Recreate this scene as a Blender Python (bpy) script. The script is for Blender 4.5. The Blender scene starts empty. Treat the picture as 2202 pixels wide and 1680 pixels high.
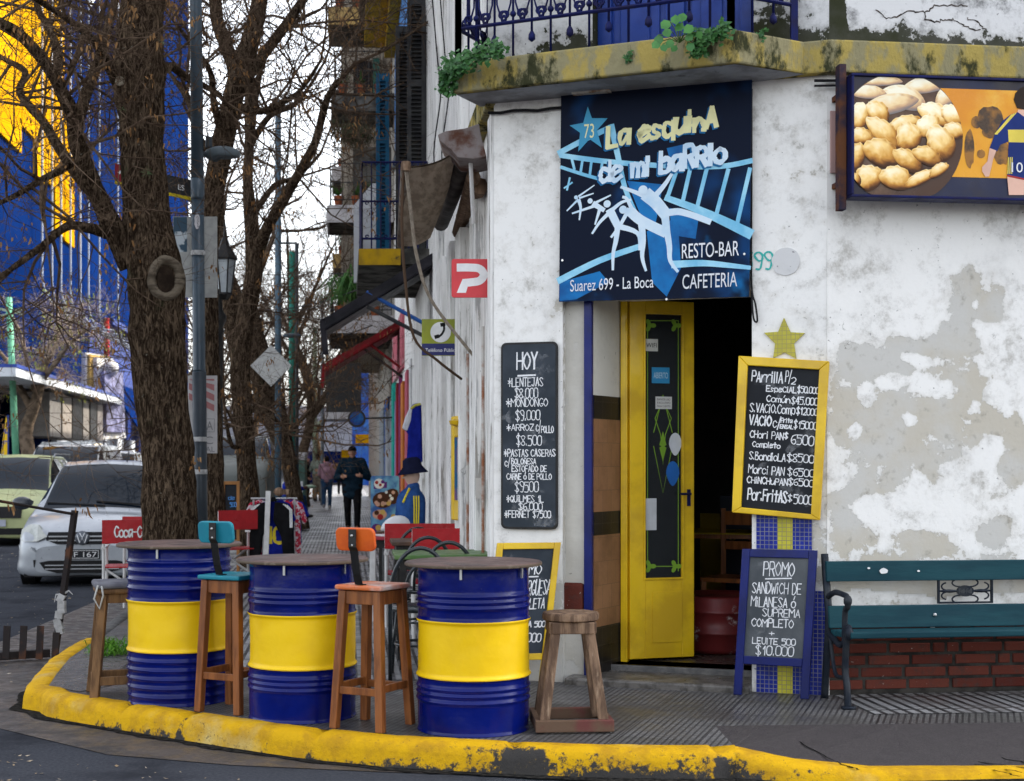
import bpy, math, random
from mathutils import Vector, Matrix, noise
S = bpy.context.scene
COL = S.collection
# ---- camera, sky, sun, exposure -------------------------------------------------
H, F, HX, HY = 1.36, 3058.0, 1101.0, 1000.0
cd = bpy.data.cameras.new('camera'); cam = bpy.data.objects.new('camera', cd); COL.objects.link(cam)
cam.location = (0, 0, H); cam.rotation_euler = (math.pi / 2, 0, 0)
cd.sensor_width = 36; cd.lens = F / 2202 * 36; cd.shift_y = (HY - 840) / 2202
cd.clip_end = 3000; cd.clip_start = .05
cd.dof.use_dof = True; cd.dof.focus_distance = 8.0; cd.dof.aperture_fstop = 5.0
S.camera = cam
SE, SA = math.radians(42), math.radians(30)          # sun height; azimuth from +x towards +y
w = bpy.data.worlds.new('World'); S.world = w; w.use_nodes = True
nt = w.node_tree; bg = nt.nodes['Background']
sk = nt.nodes.new('ShaderNodeTexSky'); sk.sky_type = 'NISHITA'; sk.sun_disc = False
sk.sun_elevation = SE; sk.sun_rotation = math.pi / 2 - SA; sk.dust_density = 3; sk.ozone_density = .6; sk.air_density = 1
hs = nt.nodes.new('ShaderNodeHueSaturation'); hs.inputs['Saturation'].default_value = .3
nt.links.new(sk.outputs[0], hs.inputs['Color']); nt.links.new(hs.outputs[0], bg.inputs[0]); bg.inputs[1].default_value = .15
sd = bpy.data.lights.new('sun', 'SUN'); sd.energy = 2.2; sd.angle = math.radians(.5); sd.color = (1, .93, .82)
sun = bpy.data.objects.new('sun', sd); COL.objects.link(sun)
sdir = Vector((math.cos(SA) * math.cos(SE), math.sin(SA) * math.cos(SE), math.sin(SE)))
sun.rotation_euler = sdir.to_track_quat('Z', 'Y').to_euler(); sun.location = (10, 5, 30)
S.view_settings.view_transform = 'Standard'; S.view_settings.look = 'None'
S.view_settings.exposure = 2.05; S.view_settings.gamma = 1
try: S.cycles.max_bounces = 8; S.cycles.use_denoising = True
except Exception: pass

# ---- helpers ----------------------------------------------------------------------
RR = random.Random(5)
def V(*a): return Vector(a)
def ray(x, y): return V((x - HX) / F, 1, (HY - y) / F)
def G(x, y, z=0.):
    r = ray(x, y); t = (z - H) / r.z; return V(0, 0, H) + r * t
def PT(x, y, d): return V(0, 0, H) + ray(x, y) * d
class Frame:
    def __init__(s, o, xd, zd=V(0, 0, 1), ortho=True):
        s.o = o.copy(); s.x = xd.normalized(); s.z = zd.normalized(); s.n = s.x.cross(s.z).normalized()
    def pt(s, u, z, w=0): return s.o + s.x * u + s.z * z + s.n * w
    def hit(s, x, y, w=0):
        r = ray(x, y); c = V(0, 0, H); t = (s.o + s.n * w - c).dot(s.n) / r.dot(s.n); return c + r * t
    def px(s, x, y, w=0):
        q = s.hit(x, y, w) - s.o - s.n * w; a, b, g = q.dot(s.x), q.dot(s.z), s.x.dot(s.z); k = 1 - g * g; return (a - b * g) / k, (b - a * g) / k
    def mat(s):
        return Matrix((s.x, s.n, s.z)).transposed()
BASE = {}
def tag(o, label=None, cat=None, group=None, kind=None):
    if label: o['label'] = label
    if cat: o['category'] = cat
    if group: o['group'] = group
    if kind: o['kind'] = kind
    return o
def thing(name, label, cat, loc, rz=0, group=None):
    o = bpy.data.objects.new(name, None); COL.objects.link(o); o.location = loc; o.rotation_euler = (0, 0, rz)
    o.empty_display_size = .1
    BASE[o.name] = (Matrix.Translation(loc) @ Matrix.Rotation(rz, 4, 'Z')).inverted()
    return tag(o, label, cat, group)
def dup(root, loc, rz, label, group=None):
    r = root.copy(); COL.objects.link(r); r.location = loc; r.rotation_euler = (0, 0, rz); r['label'] = label
    if group: r['group'] = group
    BASE[r.name] = (Matrix.Translation(loc) @ Matrix.Rotation(rz, 4, 'Z')).inverted()
    def rec(a, b):
        for ch in list(a.children):
            k = ch.copy(); COL.objects.link(k); k.parent = b; rec(ch, k)
    rec(root, r)
    return r
def orth(d):
    d = d.normalized(); a = V(0, 0, 1) if abs(d.z) < .9 else V(1, 0, 0)
    x = d.cross(a).normalized(); return x, x.cross(d).normalized()
class MB:
    def __init__(s): s.v = []; s.f = []; s.m = []; s.c = 0
    def add(s, vs, fs, m=0):
        k = len(s.v); s.v += [Vector(p) for p in vs]
        for f in fs: s.f.append([i + k for i in f]); s.m.append(m)
        return s
    def hexa(s, p, m=0):
        return s.add(p, [(3, 2, 1, 0), (4, 5, 6, 7), (0, 1, 5, 4), (1, 2, 6, 5), (2, 3, 7, 6), (3, 0, 4, 7)], m)
    def box(s, c, d, rz=0, m=0, rot=None):
        c = Vector(c); R = rot or Matrix.Rotation(rz, 3, 'Z'); x, y, z = d[0] / 2, d[1] / 2, d[2] / 2
        return s.hexa([c + R @ V(a, b, e) for e in (-z, z) for a, b in ((-x, -y), (x, -y), (x, y), (-x, y))], m)
    def bx(s, fr, u0, u1, z0, z1, w0, w1, m=0):
        lo, hi = min(w0, w1), max(w0, w1)
        return s.hexa([fr.pt(a, z, b) for z in (z0, z1) for a, b in ((u0, hi), (u1, hi), (u1, lo), (u0, lo))], m)
    def bar(s, p, q, a, b, up=V(0, 0, 1), m=0, a2=None, b2=None):
        p = Vector(p); q = Vector(q); d = (q - p).normalized(); x = d.cross(up)
        x = x.normalized() if x.length > 1e-4 else V(1, 0, 0)
        y = x.cross(d).normalized(); a2 = a2 or a; b2 = b2 or b
        vs = [p + x * i * a / 2 + y * j * b / 2 for i, j in ((-1, -1), (1, -1), (1, 1), (-1, 1))] + \
             [q + x * i * a2 / 2 + y * j * b2 / 2 for i, j in ((-1, -1), (1, -1), (1, 1), (-1, 1))]
        return s.hexa(vs, m)
    def tube(s, pts, r, n=8, cap=True, m=0):
        pts = [Vector(p) for p in pts]; k = len(s.v); L = len(pts)
        rs = r if isinstance(r, (list, tuple)) else [r] * L
        x = None
        for i, p in enumerate(pts):
            d = (pts[min(i + 1, L - 1)] - pts[max(i - 1, 0)])
            d = d.normalized() if d.length > 1e-9 else V(0, 0, 1)
            if x is None: x, y = orth(d)
            else:
                x = x - d * x.dot(d)
                x = x.normalized() if x.length > 1e-6 else orth(d)[0]
                y = x.cross(d)
            for j in range(n):
                a = 2 * math.pi * j / n; s.v.append(p + (x * math.cos(a) + y * math.sin(a)) * rs[i])
        for i in range(L - 1):
            for j in range(n):
                a = k + i * n + j; b = k + i * n + (j + 1) % n
                s.f.append([a, a + n, b + n, b]); s.m.append(m)
        if cap and n > 2:
            s.f.append([k + j for j in range(n)]); s.f.append([k + (L - 1) * n + n - 1 - j for j in range(n)]); s.m += [m, m]
        return s
    def lathe(s, prof, c=(0, 0, 0), n=24, R=None, m=0, sx=1, sy=1):
        c = Vector(c); k = len(s.v); L = len(prof)
        for r, z in prof:
            for j in range(n):
                a = 2 * math.pi * j / n; p = V(r * math.cos(a) * sx, r * math.sin(a) * sy, z)
                s.v.append(c + (R @ p if R else p))
        for i in range(L - 1):
            for j in range(n):
                a = k + i * n + j; b = k + i * n + (j + 1) % n
                s.f.append([a, b, b + n, a + n]); s.m.append(m)
        if prof[0][0] > 1e-4: s.f.append([k + n - 1 - j for j in range(n)]); s.m.append(m)
        if prof[-1][0] > 1e-4: s.f.append([k + (L - 1) * n + j for j in range(n)]); s.m.append(m)
        return s
    def ell(s, c, r, n=14, R=None, m=0):
        L = max(5, n // 2)
        pr = [(math.sin(math.pi * i / L), -math.cos(math.pi * i / L)) for i in range(L + 1)]
        pr = [(max(a, 1e-5), b) for a, b in pr]
        k = len(s.v); s.lathe(pr, (0, 0, 0), n, None, m)
        for i in range(k, len(s.v)):
            p = s.v[i]; p = V(p.x * r[0], p.y * r[1], p.z * r[2]); s.v[i] = Vector(c) + (R @ p if R else p)
        return s
    def cap2(s, p, q, r1, r2, n=12):     # tapered capsule
        p = Vector(p); q = Vector(q); d = (q - p).normalized(); P = []; Rr = []
        for i in range(5):
            a = math.pi / 2 * i / 4; P.append(p - d * r1 * math.cos(a)); Rr.append(max(r1 * math.sin(a), 1e-4))
        for i in range(5):
            a = math.pi / 2 * i / 4; P.append(q + d * r2 * math.sin(a)); Rr.append(max(r2 * math.cos(a), 1e-4))
        return s.tube(P, Rr, n)
    def prism(s, pts, fr, w0, w1, m=0):
        n = len(pts); lo, hi = min(w0, w1), max(w0, w1)
        vs = [fr.pt(a, b, hi) for a, b in pts] + [fr.pt(a, b, lo) for a, b in pts]
        ar = sum(pts[i][0] * pts[(i + 1) % n][1] - pts[(i + 1) % n][0] * pts[i][1] for i in range(n))
        ix = list(range(n)) if ar > 0 else list(range(n))[::-1]
        fs = [ix, [i + n for i in ix[::-1]]] + [[ix[i], ix[i] + n, ix[(i + 1) % n] + n, ix[(i + 1) % n]] for i in range(n)]
        return s.add(vs, fs, m)
    def flat(s, pts, fr, w, m=0):
        n = len(pts)
        ar = sum(pts[i][0] * pts[(i + 1) % n][1] - pts[(i + 1) % n][0] * pts[i][1] for i in range(n))
        return s.add([fr.pt(a, b, w) for a, b in (pts if ar > 0 else pts[::-1])], [list(range(n))], m)
    def ribbon(s, pts, wd, fr, w, m=0, ends=True):
        pts = [Vector(p) for p in pts]; n = len(pts); k = len(s.v); ws = wd if isinstance(wd, (list, tuple)) else [wd] * n
        for i, p in enumerate(pts):
            d = pts[min(i + 1, n - 1)] - pts[max(i - 1, 0)]; d = d.normalized() if d.length > 1e-9 else Vector((1, 0))
            q = Vector((-d.y, d.x)); e = 0
            if ends and i == 0: p = p - d * ws[i] * .35
            if ends and i == n - 1: p = p + d * ws[i] * .35
            for sg in (1, -1):
                t = p + q * sg * ws[i] / 2; s.v.append(fr.pt(t.x, t.y, w))
        for i in range(n - 1):
            a = k + 2 * i; s.f.append([a, a + 1, a + 3, a + 2]); s.m.append(m)
        return s
    def build(s, name, mat, parent=None, smooth=False, bevel=0, uv=None, attr=None, mods=None, label=None, center=True, seg=2):
        me = bpy.data.meshes.new(name)
        if parent is not None:
            q = parent
            while q.parent: q = q.parent
            M = BASE[q.name]; vs = [M @ p for p in s.v]; off = V(0, 0, 0)
        else:
            if center and s.v:
                xs = [p.x for p in s.v]; ys = [p.y for p in s.v]; zs = [p.z for p in s.v]
                off = V((min(xs) + max(xs)) / 2, (min(ys) + max(ys)) / 2, min(zs))
            else: off = V(0, 0, 0)
            vs = [p - off for p in s.v]
        me.from_pydata([tuple(p) for p in vs], [], s.f)
        mats = mat if isinstance(mat, (list, tuple)) else [mat]
        for x in mats: me.materials.append(x)
        if len(mats) > 1: me.polygons.foreach_set('material_index', s.m)
        if smooth: me.polygons.foreach_set('use_smooth', [True] * len(s.f))
        if uv is not None:
            ul = me.uv_layers.new(name='UVMap'); cc = [0.] * (2 * len(me.loops))
            for i, lp in enumerate(me.loops):
                p = s.v[lp.vertex_index]
                if isinstance(uv, Frame): q = p - uv.o; a, b = q.dot(uv.x) + q.dot(uv.n), q.dot(uv.z)
                else: a, b = uv(p)
                cc[2 * i] = a; cc[2 * i + 1] = b
            ul.data.foreach_set('uv', cc)
        if attr:
            for k, fn in attr.items():
                at = me.attributes.new(k, 'FLOAT', 'POINT'); at.data.foreach_set('value', [float(fn(p)) for p in s.v])
        o = bpy.data.objects.new(name, me); COL.objects.link(o); o.location = off
        if parent is not None: o.parent = parent
        BASE[o.name] = Matrix.Translation(off).inverted()
        if bevel:
            b = o.modifiers.new('b', 'BEVEL'); b.width = bevel; b.segments = seg; b.limit_method = 'ANGLE'; b.angle_limit = .7
            if not smooth: me.polygons.foreach_set('use_smooth', [False] * len(s.f))
        if label: o['label'] = label
        return o
def remesh(o, vox, it=6):
    r = o.modifiers.new('r', 'REMESH'); r.mode = 'VOXEL'; r.voxel_size = vox; r.use_smooth_shade = True
    m = o.modifiers.new('s', 'SMOOTH'); m.factor = .5; m.iterations = it
    return o
def smooth_pts(pts, k=4):      # Catmull-Rom through points
    pts = [Vector(p) for p in pts]; out = []
    for i in range(len(pts) - 1):
        a, b, c, d = pts[max(i - 1, 0)], pts[i], pts[i + 1], pts[min(i + 2, len(pts) - 1)]
        for j in range(k):
            t = j / k; out.append(.5 * ((2 * b) + (c - a) * t + (2 * a - 5 * b + 4 * c - d) * t * t + (3 * b - a - 3 * c + d) * t ** 3))
    out.append(pts[-1]); return out

# ---- single-stroke lettering -------------------------------------------------------
GL = {
'A': '00 26 40/12 32', 'B': '00 06/~06 26 35 24 03/~03 33 42 30 20 00', 'C': '~45 26 04 02 20 41', 'D': '00 06/~06 26 44 42 20 00',
'E': '46 06 00 40/03 33', 'F': '46 06 00/03 33', 'G': '~45 26 04 02 20 41 42/42 22', 'H': '00 06/40 46/03 43', 'I': '00 06',
'J': '06 46/~36 32 20 01', 'K': '00 06/46 02/13 40', 'L': '06 00 40', 'M': '00 06 23 46 40', 'N': '00 06 40 46', 'O': '~26 04 02 20 42 44 26',
'P': '00 06/~06 36 44 33 03', 'Q': '~26 04 02 20 42 44 26/22 40', 'R': '00 06/~06 36 44 33 03/23 40', 'S': '~45 26 05 14 32 41 20 01',
'T': '06 46/26 20', 'U': '~06 02 10 30 42 46', 'V': '06 20 46', 'W': '06 10 24 30 46', 'X': '00 46/06 40', 'Y': '06 23 46/23 20', 'Z': '06 46 00 40',
'0': '~26 05 01 20 41 45 26', '1': '04 26 20', '2': '~05 26 45 43 00/00 40', '3': '~06 36 44 23 42 30 00', '4': '30 36 02 42', '5': '46 06 04/~04 34 42 30 00',
'6': '~46 15 02 20 41 33 02', '7': '06 46 10', '8': '~23 05 26 45 23 01 20 41 23', '9': '~43 23 05 26 45 43 30 10',
'$': '~45 26 05 14 32 41 20 01/27 2-', '*': '26 20/04 42/02 44', '/': '0- 47', '.': '00 01', '+': '24 20/02 42', '-': '03 43', 'Ñ': '00 05 40 45/07 26 37', ' ': '', ':': '01 02/04 05',
'a': '~44 14 02 10 32/44 40', 'b': '06 00/~03 34 42 30 00', 'c': '~43 24 03 01 20 41', 'd': '46 40/~43 14 02 10 41', 'e': '~02 43 34 14 02 10 41', 'h': '06 00/~02 24 42 40',
'i': '04 00/06 05', 'l': '06 00', 'm': '00 04/~03 14 23 20/~23 34 43 40', 'n': '00 04/~02 24 42 40', 'o': '~24 03 01 20 41 43 24', 'p': '04 0-/~04 34 42 30 01',
'q': '~43 14 02 10 41/44 4-', 'r': '00 04/~02 24 44', 's': '~43 14 12 31 20 00', 't': '26 20/04 44', 'u': '~04 01 20 42/44 40', 'ú': '~04 01 20 42/44 40/25 37', 'ó': '~24 03 01 20 41 43 24/25 37', 'z': '04 44 00 40'}
NARROW = {'I': .35, 'i': .35, 'l': .35, '.': .3, ':': .3, '1': .7, ' ': .6, '/': .8, 'M': 1.25, 'W': 1.25, 'm': 1.25}
def gstrokes(ch):
    for st in GL.get(ch, '').split('/'):
        st = st.strip()
        if not st: continue
        cur = st[0] == '~'; st = st.lstrip('~')
        pts = [((int(c[0])) / 4, (-1 if c[1] == '-' else int(c[1])) / 6) for c in st.split()]
        yield cur, pts
def stext(mb, fr, s, u0, u1, z0, h, wd, w=.003, slope=0, jit=.03, rnd=None, rot=0, m=0):
    rnd = rnd or RR; tot = sum(NARROW.get(c, 1) + .28 for c in s) - .28; cw = (u1 - u0) / tot; u = u0
    for c in s:
        k = NARROW.get(c, 1); jz = rnd.uniform(-jit, jit) * h; sc = 1 + rnd.uniform(-jit, jit) * 1.5; sh = rnd.uniform(-.06, .12)
        for cur, pts in gstrokes(c):
            P = [Vector((u + (x * k + y * sh * .4) * cw, z0 + jz + slope * (u - u0 + x * cw) + y * h * sc)) for x, y in pts]
            if c in 'Iil.:1': P = [Vector((p.x + k * cw * .3, p.y)) for p in P]
            if cur: P = [Vector((p.x, p.y)) for p in smooth_pts([(q.x, q.y, 0) for q in P], 4)]
            elif len(P) >= 2: P = [P[0].lerp(P[1], t) if 0 else P[0]] + P[1:]
            n = len(P); w0_ = wd * rnd.uniform(.85, 1.15); ww = [w0_ * rnd.uniform(.7, 1.2) for _ in range(n)]
            if cur: mb.ribbon(P, ww, fr, w + mb.c * 2e-5, m)
            else:
                for i in range(n - 1): mb.ribbon([P[i], P[i + 1]], [ww[i], ww[i + 1]], fr, w + mb.c * 2e-5, m); mb.c += 1
            mb.c = (mb.c + 1) % 90
        u += (k + .28) * cw
def ftext(mb, fr, s, u0, z0, h, w, u1=None, m=0, slope=0):     # sans lettering, outline font
    cu = bpy.data.curves.new('lettering', 'FONT'); cu.body = s; cu.size = 1; o = bpy.data.objects.new('tmp_lettering', cu); COL.objects.link(o)
    dg = bpy.context.evaluated_depsgraph_get(); me = bpy.data.meshes.new_from_object(o.evaluated_get(dg))
    xs = [v.co.x for v in me.vertices]; ys = [v.co.y for v in me.vertices]
    x0, x1 = min(xs), max(xs); caph = .73
    sy = h / caph; sx = (u1 - u0) / (x1 - x0) if u1 is not None else sy
    mb.add([fr.pt(u0 + (v.co.x - x0) * sx, z0 + v.co.y * sy + slope * (v.co.x - x0) * sx, w) for v in me.vertices], [list(p.vertices) for p in me.polygons], m)
    bpy.data.objects.remove(o); bpy.data.meshes.remove(me); bpy.data.curves.remove(cu)

# ---- materials ----------------------------------------------------------------------
def node(nt, t, **k):
    n = nt.nodes.new(t)
    for a, b in k.items(): setattr(n, a, b)
    return n
def nz(nt, sc, det=6, vec=None, rough=.6, dist=0):
    n = node(nt, 'ShaderNodeTexNoise'); n.inputs['Scale'].default_value = sc; n.inputs['Detail'].default_value = det; n.inputs['Roughness'].default_value = rough; n.inputs['Distortion'].default_value = dist
    if vec is not None: nt.links.new(vec, n.inputs['Vector'])
    return n.outputs['Fac']
def mr(nt, v, a, b, c=0., d=1., smooth=True):
    n = node(nt, 'ShaderNodeMapRange')
    if smooth: n.interpolation_type = 'SMOOTHSTEP'
    nt.links.new(v, n.inputs[0])
    for i, x in enumerate((a, b, c, d)): n.inputs[i + 1].default_value = x
    return n.outputs[0]
def mx(nt, f, a, b):
    n = node(nt, 'ShaderNodeMix', data_type='RGBA')
    if isinstance(f, (int, float)): n.inputs[0].default_value = f
    else: nt.links.new(f, n.inputs[0])
    for i, c in ((6, a), (7, b)):
        if isinstance(c, tuple): n.inputs[i].default_value = (*c, 1)
        else: nt.links.new(c, n.inputs[i])
    return n.outputs[2]
def mt(nt, op, a, b=None):
    n = node(nt, 'ShaderNodeMath', operation=op)
    for i, x in enumerate((a, b)):
        if x is None: continue
        if isinstance(x, (int, float)): n.inputs[i].default_value = x
        else: nt.links.new(x, n.inputs[i])
    return n.outputs[0]
def vec(nt, coord='Object', stretch=(1, 1, 1)):
    t = node(nt, 'ShaderNodeTexCoord')
    if tuple(stretch) == (1, 1, 1): return t.outputs[coord]
    m = node(nt, 'ShaderNodeMapping'); m.inputs['Scale'].default_value = stretch; nt.links.new(t.outputs[coord], m.inputs[0]); return m.outputs[0]
def newmat(name):
    m = bpy.data.materials.new(name); m.use_nodes = True; p = m.node_tree.nodes['Principled BSDF']; p.inputs['Specular IOR Level'].default_value = .08; return m, m.node_tree, p
def bumpn(nt, p, h, st, dist=.01):
    b = node(nt, 'ShaderNodeBump'); b.inputs['Strength'].default_value = st; b.inputs['Distance'].default_value = dist; nt.links.new(h, b.inputs['Height']); nt.links.new(b.outputs[0], p.inputs['Normal'])
MC = {}
def M(name, c, c2=None, sc=6, lo=.4, hi=.62, rough=.6, metal=0, bump=0, bsc=60, bd=.01, coat=0, det=7, coord='Object', st=(1, 1, 1), c3=None, sc3=2.2, lo3=.5, hi3=.7, rv=.1, spec=None):
    m, t, p = newmat(name); v = vec(t, coord, st)
    p.inputs['Roughness'].default_value = rough; p.inputs['Metallic'].default_value = metal
    col = c
    if c2: col = mx(t, mr(t, nz(t, sc, det, v), lo, hi), c, c2)
    if c3: col = mx(t, mr(t, nz(t, sc3, 8, v, .7), lo3, hi3), col, c3)
    if isinstance(col, tuple): p.inputs['Base Color'].default_value = (*col, 1)
    else: t.links.new(col, p.inputs['Base Color'])
    p.inputs['Specular IOR Level'].default_value = spec if spec is not None else 0 if rough >= .8 else .12 if rough >= .5 else .3
    if rv: t.links.new(mr(t, nz(t, 9, 5, v), .3, .7, max(rough - rv, .03), min(rough + rv, 1)), p.inputs['Roughness'])
    if bump: bumpn(t, p, nz(t, bsc, 6, v), bump, bd)
    if coat: p.inputs['Coat Weight'].default_value = coat; p.inputs['Coat Roughness'].default_value = .08
    return m
# ---- planes of the place --------------------------------------------------------------
A = V(-.106, 9.04, 0); B = V(1.871, 8.39, 0)
SD = V(-.1156, .9933, 0)                                   # along the street, away
Ch = Frame(A, B - A); Rw = Frame(B, V(.9925, .122, 0)); Lw = Frame(A, -SD); CL = (B - A).length
def st(d, u, z=0): return V(u - .1164 * d, d, z)            # street coordinates: d deep, u to the right of the axis
def cu(x, w=0): return Ch.px(x, 1000, w)[0]
def cz(x, y, w=0): return Ch.px(x, y, w)[1]
# ---- materials --------------------------------------------------------------------------
def plaster(name, white=(.80, .79, .765), under=(.50, .465, .395), under2=(.53, .52, .49), dirt=(.16, .15, .13), use_attr=True, streak=False, dl=.6, dh=.8, sc=3.2, lo=.5, hi=.56):
    m, t, p = newmat(name); v = vec(t, 'Object'); vs = vec(t, 'Object', (6, 6, .45)) if streak else v
    n1 = nz(t, 9, 10, v, .72)
    if use_attr:
        a = node(t, 'ShaderNodeAttribute', attribute_name='peel'); f = mt(t, 'ADD', a.outputs['Fac'], mt(t, 'MULTIPLY', mt(t, 'SUBTRACT', n1, .5), 2.4)); halo = mr(t, f, .12, .46); f = mr(t, f, .46, .56)
    else: f0 = nz(t, sc, 10, vs, .68); f = mr(t, f0, lo, hi); halo = mr(t, f0, lo - .12, lo)
    wcol = mx(t, mr(t, nz(t, 2.5, 8, v, .7), .45, .75), white, tuple(x * .8 for x in white))
    wcol = mx(t, mr(t, nz(t, 5, 10, vs if streak else v, .75), dl, dh), wcol, dirt)
    wcol = mx(t, mr(t, nz(t, 38, 3, v, .5), .70, .76), wcol, tuple(x * .4 for x in white))
    wcol = mx(t, mt(t, 'MULTIPLY', halo, .55), wcol, tuple((x * .62 + y * .3) for x, y in zip(white, under)))
    u = mx(t, mr(t, nz(t, 1.6, 6, v), .4, .6), under, under2); u = mx(t, mr(t, nz(t, 14, 8, v), .55, .8), u, tuple(x * .55 for x in under))
    ve = node(t, 'ShaderNodeTexVoronoi', feature='DISTANCE_TO_EDGE'); ve.inputs['Scale'].default_value = 1.15
    wob = node(t, 'ShaderNodeVectorMath', operation='ADD'); nn = node(t, 'ShaderNodeTexNoise'); nn.inputs['Scale'].default_value = 3; nn.inputs['Detail'].default_value = 8
    t.links.new(v, nn.inputs['Vector']); t.links.new(v, wob.inputs[0]); t.links.new(nn.outputs['Color'], wob.inputs[1]); t.links.new(wob.outputs[0], ve.inputs['Vector'])
    crack = mt(t, 'MULTIPLY', mr(t, ve.outputs['Distance'], .0, .005, 1, 0), mr(t, nz(t, 1.7, 3, v), .6, .68, 0, .8))
    c = mx(t, f, wcol, u); c = mx(t, crack, c, (.12, .11, .1))
    t.links.new(c, p.inputs['Base Color']); p.inputs['Roughness'].default_value = .85; p.inputs['Specular IOR Level'].default_value = 0
    h = mt(t, 'ADD', mt(t, 'MULTIPLY', f, -.6), mt(t, 'MULTIPLY', nz(t, 30, 8, v, .6), .7)); bumpn(t, p, mt(t, 'SUBTRACT', h, mt(t, 'MULTIPLY', crack, .8)), .55, .006)
    return m
def tiles(name, cols, bw, bh, mort=.003, mc=(.08, .08, .08), off=0., rough=.5, bump=.5, vary=.25, dirt=None, wet=False, mb=1):
    m, t, p = newmat(name); v = vec(t, 'UV')
    b = node(t, 'ShaderNodeTexBrick'); b.offset = off; b.squash = 1; t.links.new(v, b.inputs['Vector'])
    for k, x in (('Scale', 1), ('Mortar Size', mort), ('Mortar Smooth', .3), ('Brick Width', bw), ('Row Height', bh), ('Bias', 0)): b.inputs[k].default_value = x
    b.inputs['Color1'].default_value = (*cols[0], 1); b.inputs['Color2'].default_value = (*cols[-1], 1); b.inputs['Mortar'].default_value = (*mc, 1)
    o = vec(t, 'Object'); c = mx(t, mt(t, 'MULTIPLY', mr(t, nz(t, 3, 8, o, .7), .4, .7), .7), b.outputs['Color'], dirt or tuple(x * .45 for x in cols[0]))
    b2 = node(t, 'ShaderNodeTexBrick'); b2.offset = 0; t.links.new(v, b2.inputs['Vector'])
    for k, x in (('Scale', 1), ('Mortar Size', .003), ('Mortar Smooth', .2), ('Brick Width', .402), ('Row Height', .402), ('Bias', 0)): b2.inputs[k].default_value = x
    b2.inputs['Color1'].default_value = (1, 1, 1, 1); b2.inputs['Color2'].default_value = (.62, .62, .60, 1); b2.inputs['Mortar'].default_value = (.2, .2, .2, 1)
    if wet: ml = node(t, 'ShaderNodeMix', data_type='RGBA', blend_type='MULTIPLY'); ml.inputs[0].default_value = 1; t.links.new(c, ml.inputs[6]); t.links.new(b2.outputs['Color'], ml.inputs[7]); c = mx(t, mt(t, 'MULTIPLY', mr(t, nz(t, 1.1, 8, o, .7), .5, .62), .6), ml.outputs[2], (.06, .056, .052))
    t.links.new(c, p.inputs['Base Color'])
    if wet: t.links.new(mr(t, nz(t, 1.7, 6, o), .35, .65, rough - .25, rough + .15), p.inputs['Roughness'])
    else: p.inputs['Roughness'].default_value = rough
    p.inputs['Specular IOR Level'].default_value = .2
    bumpn(t, p, mt(t, 'SUBTRACT', mt(t, 'MULTIPLY', nz(t, 50, 4, o), .3), b.outputs['Fac']), bump, .004)
    return m
m_white = plaster('white_plaster', use_attr=False, lo=.66, hi=.7)
m_peel = plaster('peeling_plaster', dirt=(.34, .32, .28), dl=.5, dh=.76)
m_upper = plaster('stained_plaster', (.62, .62, .62), dirt=(.10, .10, .10), dl=.5, dh=.72, under=(.035, .038, .022), under2=(.07, .07, .06))
m_weather = plaster('weathered_boards', (.80, .79, .77), use_attr=False, streak=True, lo=.545, hi=.6, dl=.58, dh=.75, under=(.32, .3, .27), under2=(.42, .42, .42))
m_ledge = M('mossy_yellow_cement', (.36, .28, .085), (.25, .225, .13), 8, .42, .56, .9, bump=.7, bsc=30, bd=.02, c3=(.04, .042, .022), sc3=5.5, lo3=.5, hi3=.62, st=(1, 1, .55))
m_soffit = M('grey_cement', (.33, .34, .36), (.22, .22, .23), 5, rough=.9, bump=.4, c3=(.06, .05, .05), sc3=3, lo3=.6, hi3=.7)
m_blue = M('blue_gloss_paint', (.003, .010, .12), (.002, .007, .08), 4, rough=.4)
m_bluedoor = M('blue_door_paint', (.01, .045, .28), (.008, .03, .2), 3, rough=.4)
m_yel = M('yellow_gloss_paint', (.72, .47, .008), (.55, .34, .008), 3, rough=.38, coat=.25, bump=.1, bsc=30, c3=(.3, .2, .02), sc3=6, lo3=.66, hi3=.75)
m_iron = M('blue_black_iron', (.008, .012, .075), (.014, .014, .05), 9, rough=.5, metal=.3)
m_black = M('black_paint', (.007, .007, .008), (.016, .015, .014), 8, rough=.45)
m_brick = None
def brickmat():
    m, t, p = newmat('old_red_brick'); v = vec(t); g = node(t, 'ShaderNodeNewGeometry')
    c = mx(t, g.outputs['Random Per Island'], (.085, .021, .016), (.14, .040, .028)); c = mx(t, mr(t, nz(t, 12, 8, v, .7), .5, .75), c, (.06, .04, .035))
    c = mx(t, mr(t, nz(t, 40, 4, v), .68, .74), c, (.4, .36, .33)); t.links.new(c, p.inputs['Base Color']); p.inputs['Roughness'].default_value = .85; bumpn(t, p, nz(t, 60, 6, v), .6, .006); return m
m_brick = brickmat()
m_mortar = M('dark_mortar', (.03, .028, .026), (.06, .055, .05), 8, rough=.95, bump=.5)
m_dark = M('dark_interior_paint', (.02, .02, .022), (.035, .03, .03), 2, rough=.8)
m_ochre = M('brown_wall_tile', (.36, .19, .10), (.28, .14, .07), 3, rough=.5)
m_wood = M('varnished_wood', (.25, .085, .022), (.15, .048, .013), 3, rough=.4, st=(9, 9, 1.1), coat=.1, bump=.15, bsc=20)
m_oldwood = M('worn_raw_wood', (.24, .155, .10), (.10, .062, .042), 4, .35, .6, .75, st=(7, 7, 1), bump=.4, bsc=22, c3=(.35, .25, .17), sc3=3, lo3=.55, hi3=.7)
m_chrome = M('dull_steel', (.5, .5, .5), rough=.3, metal=1)
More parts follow.
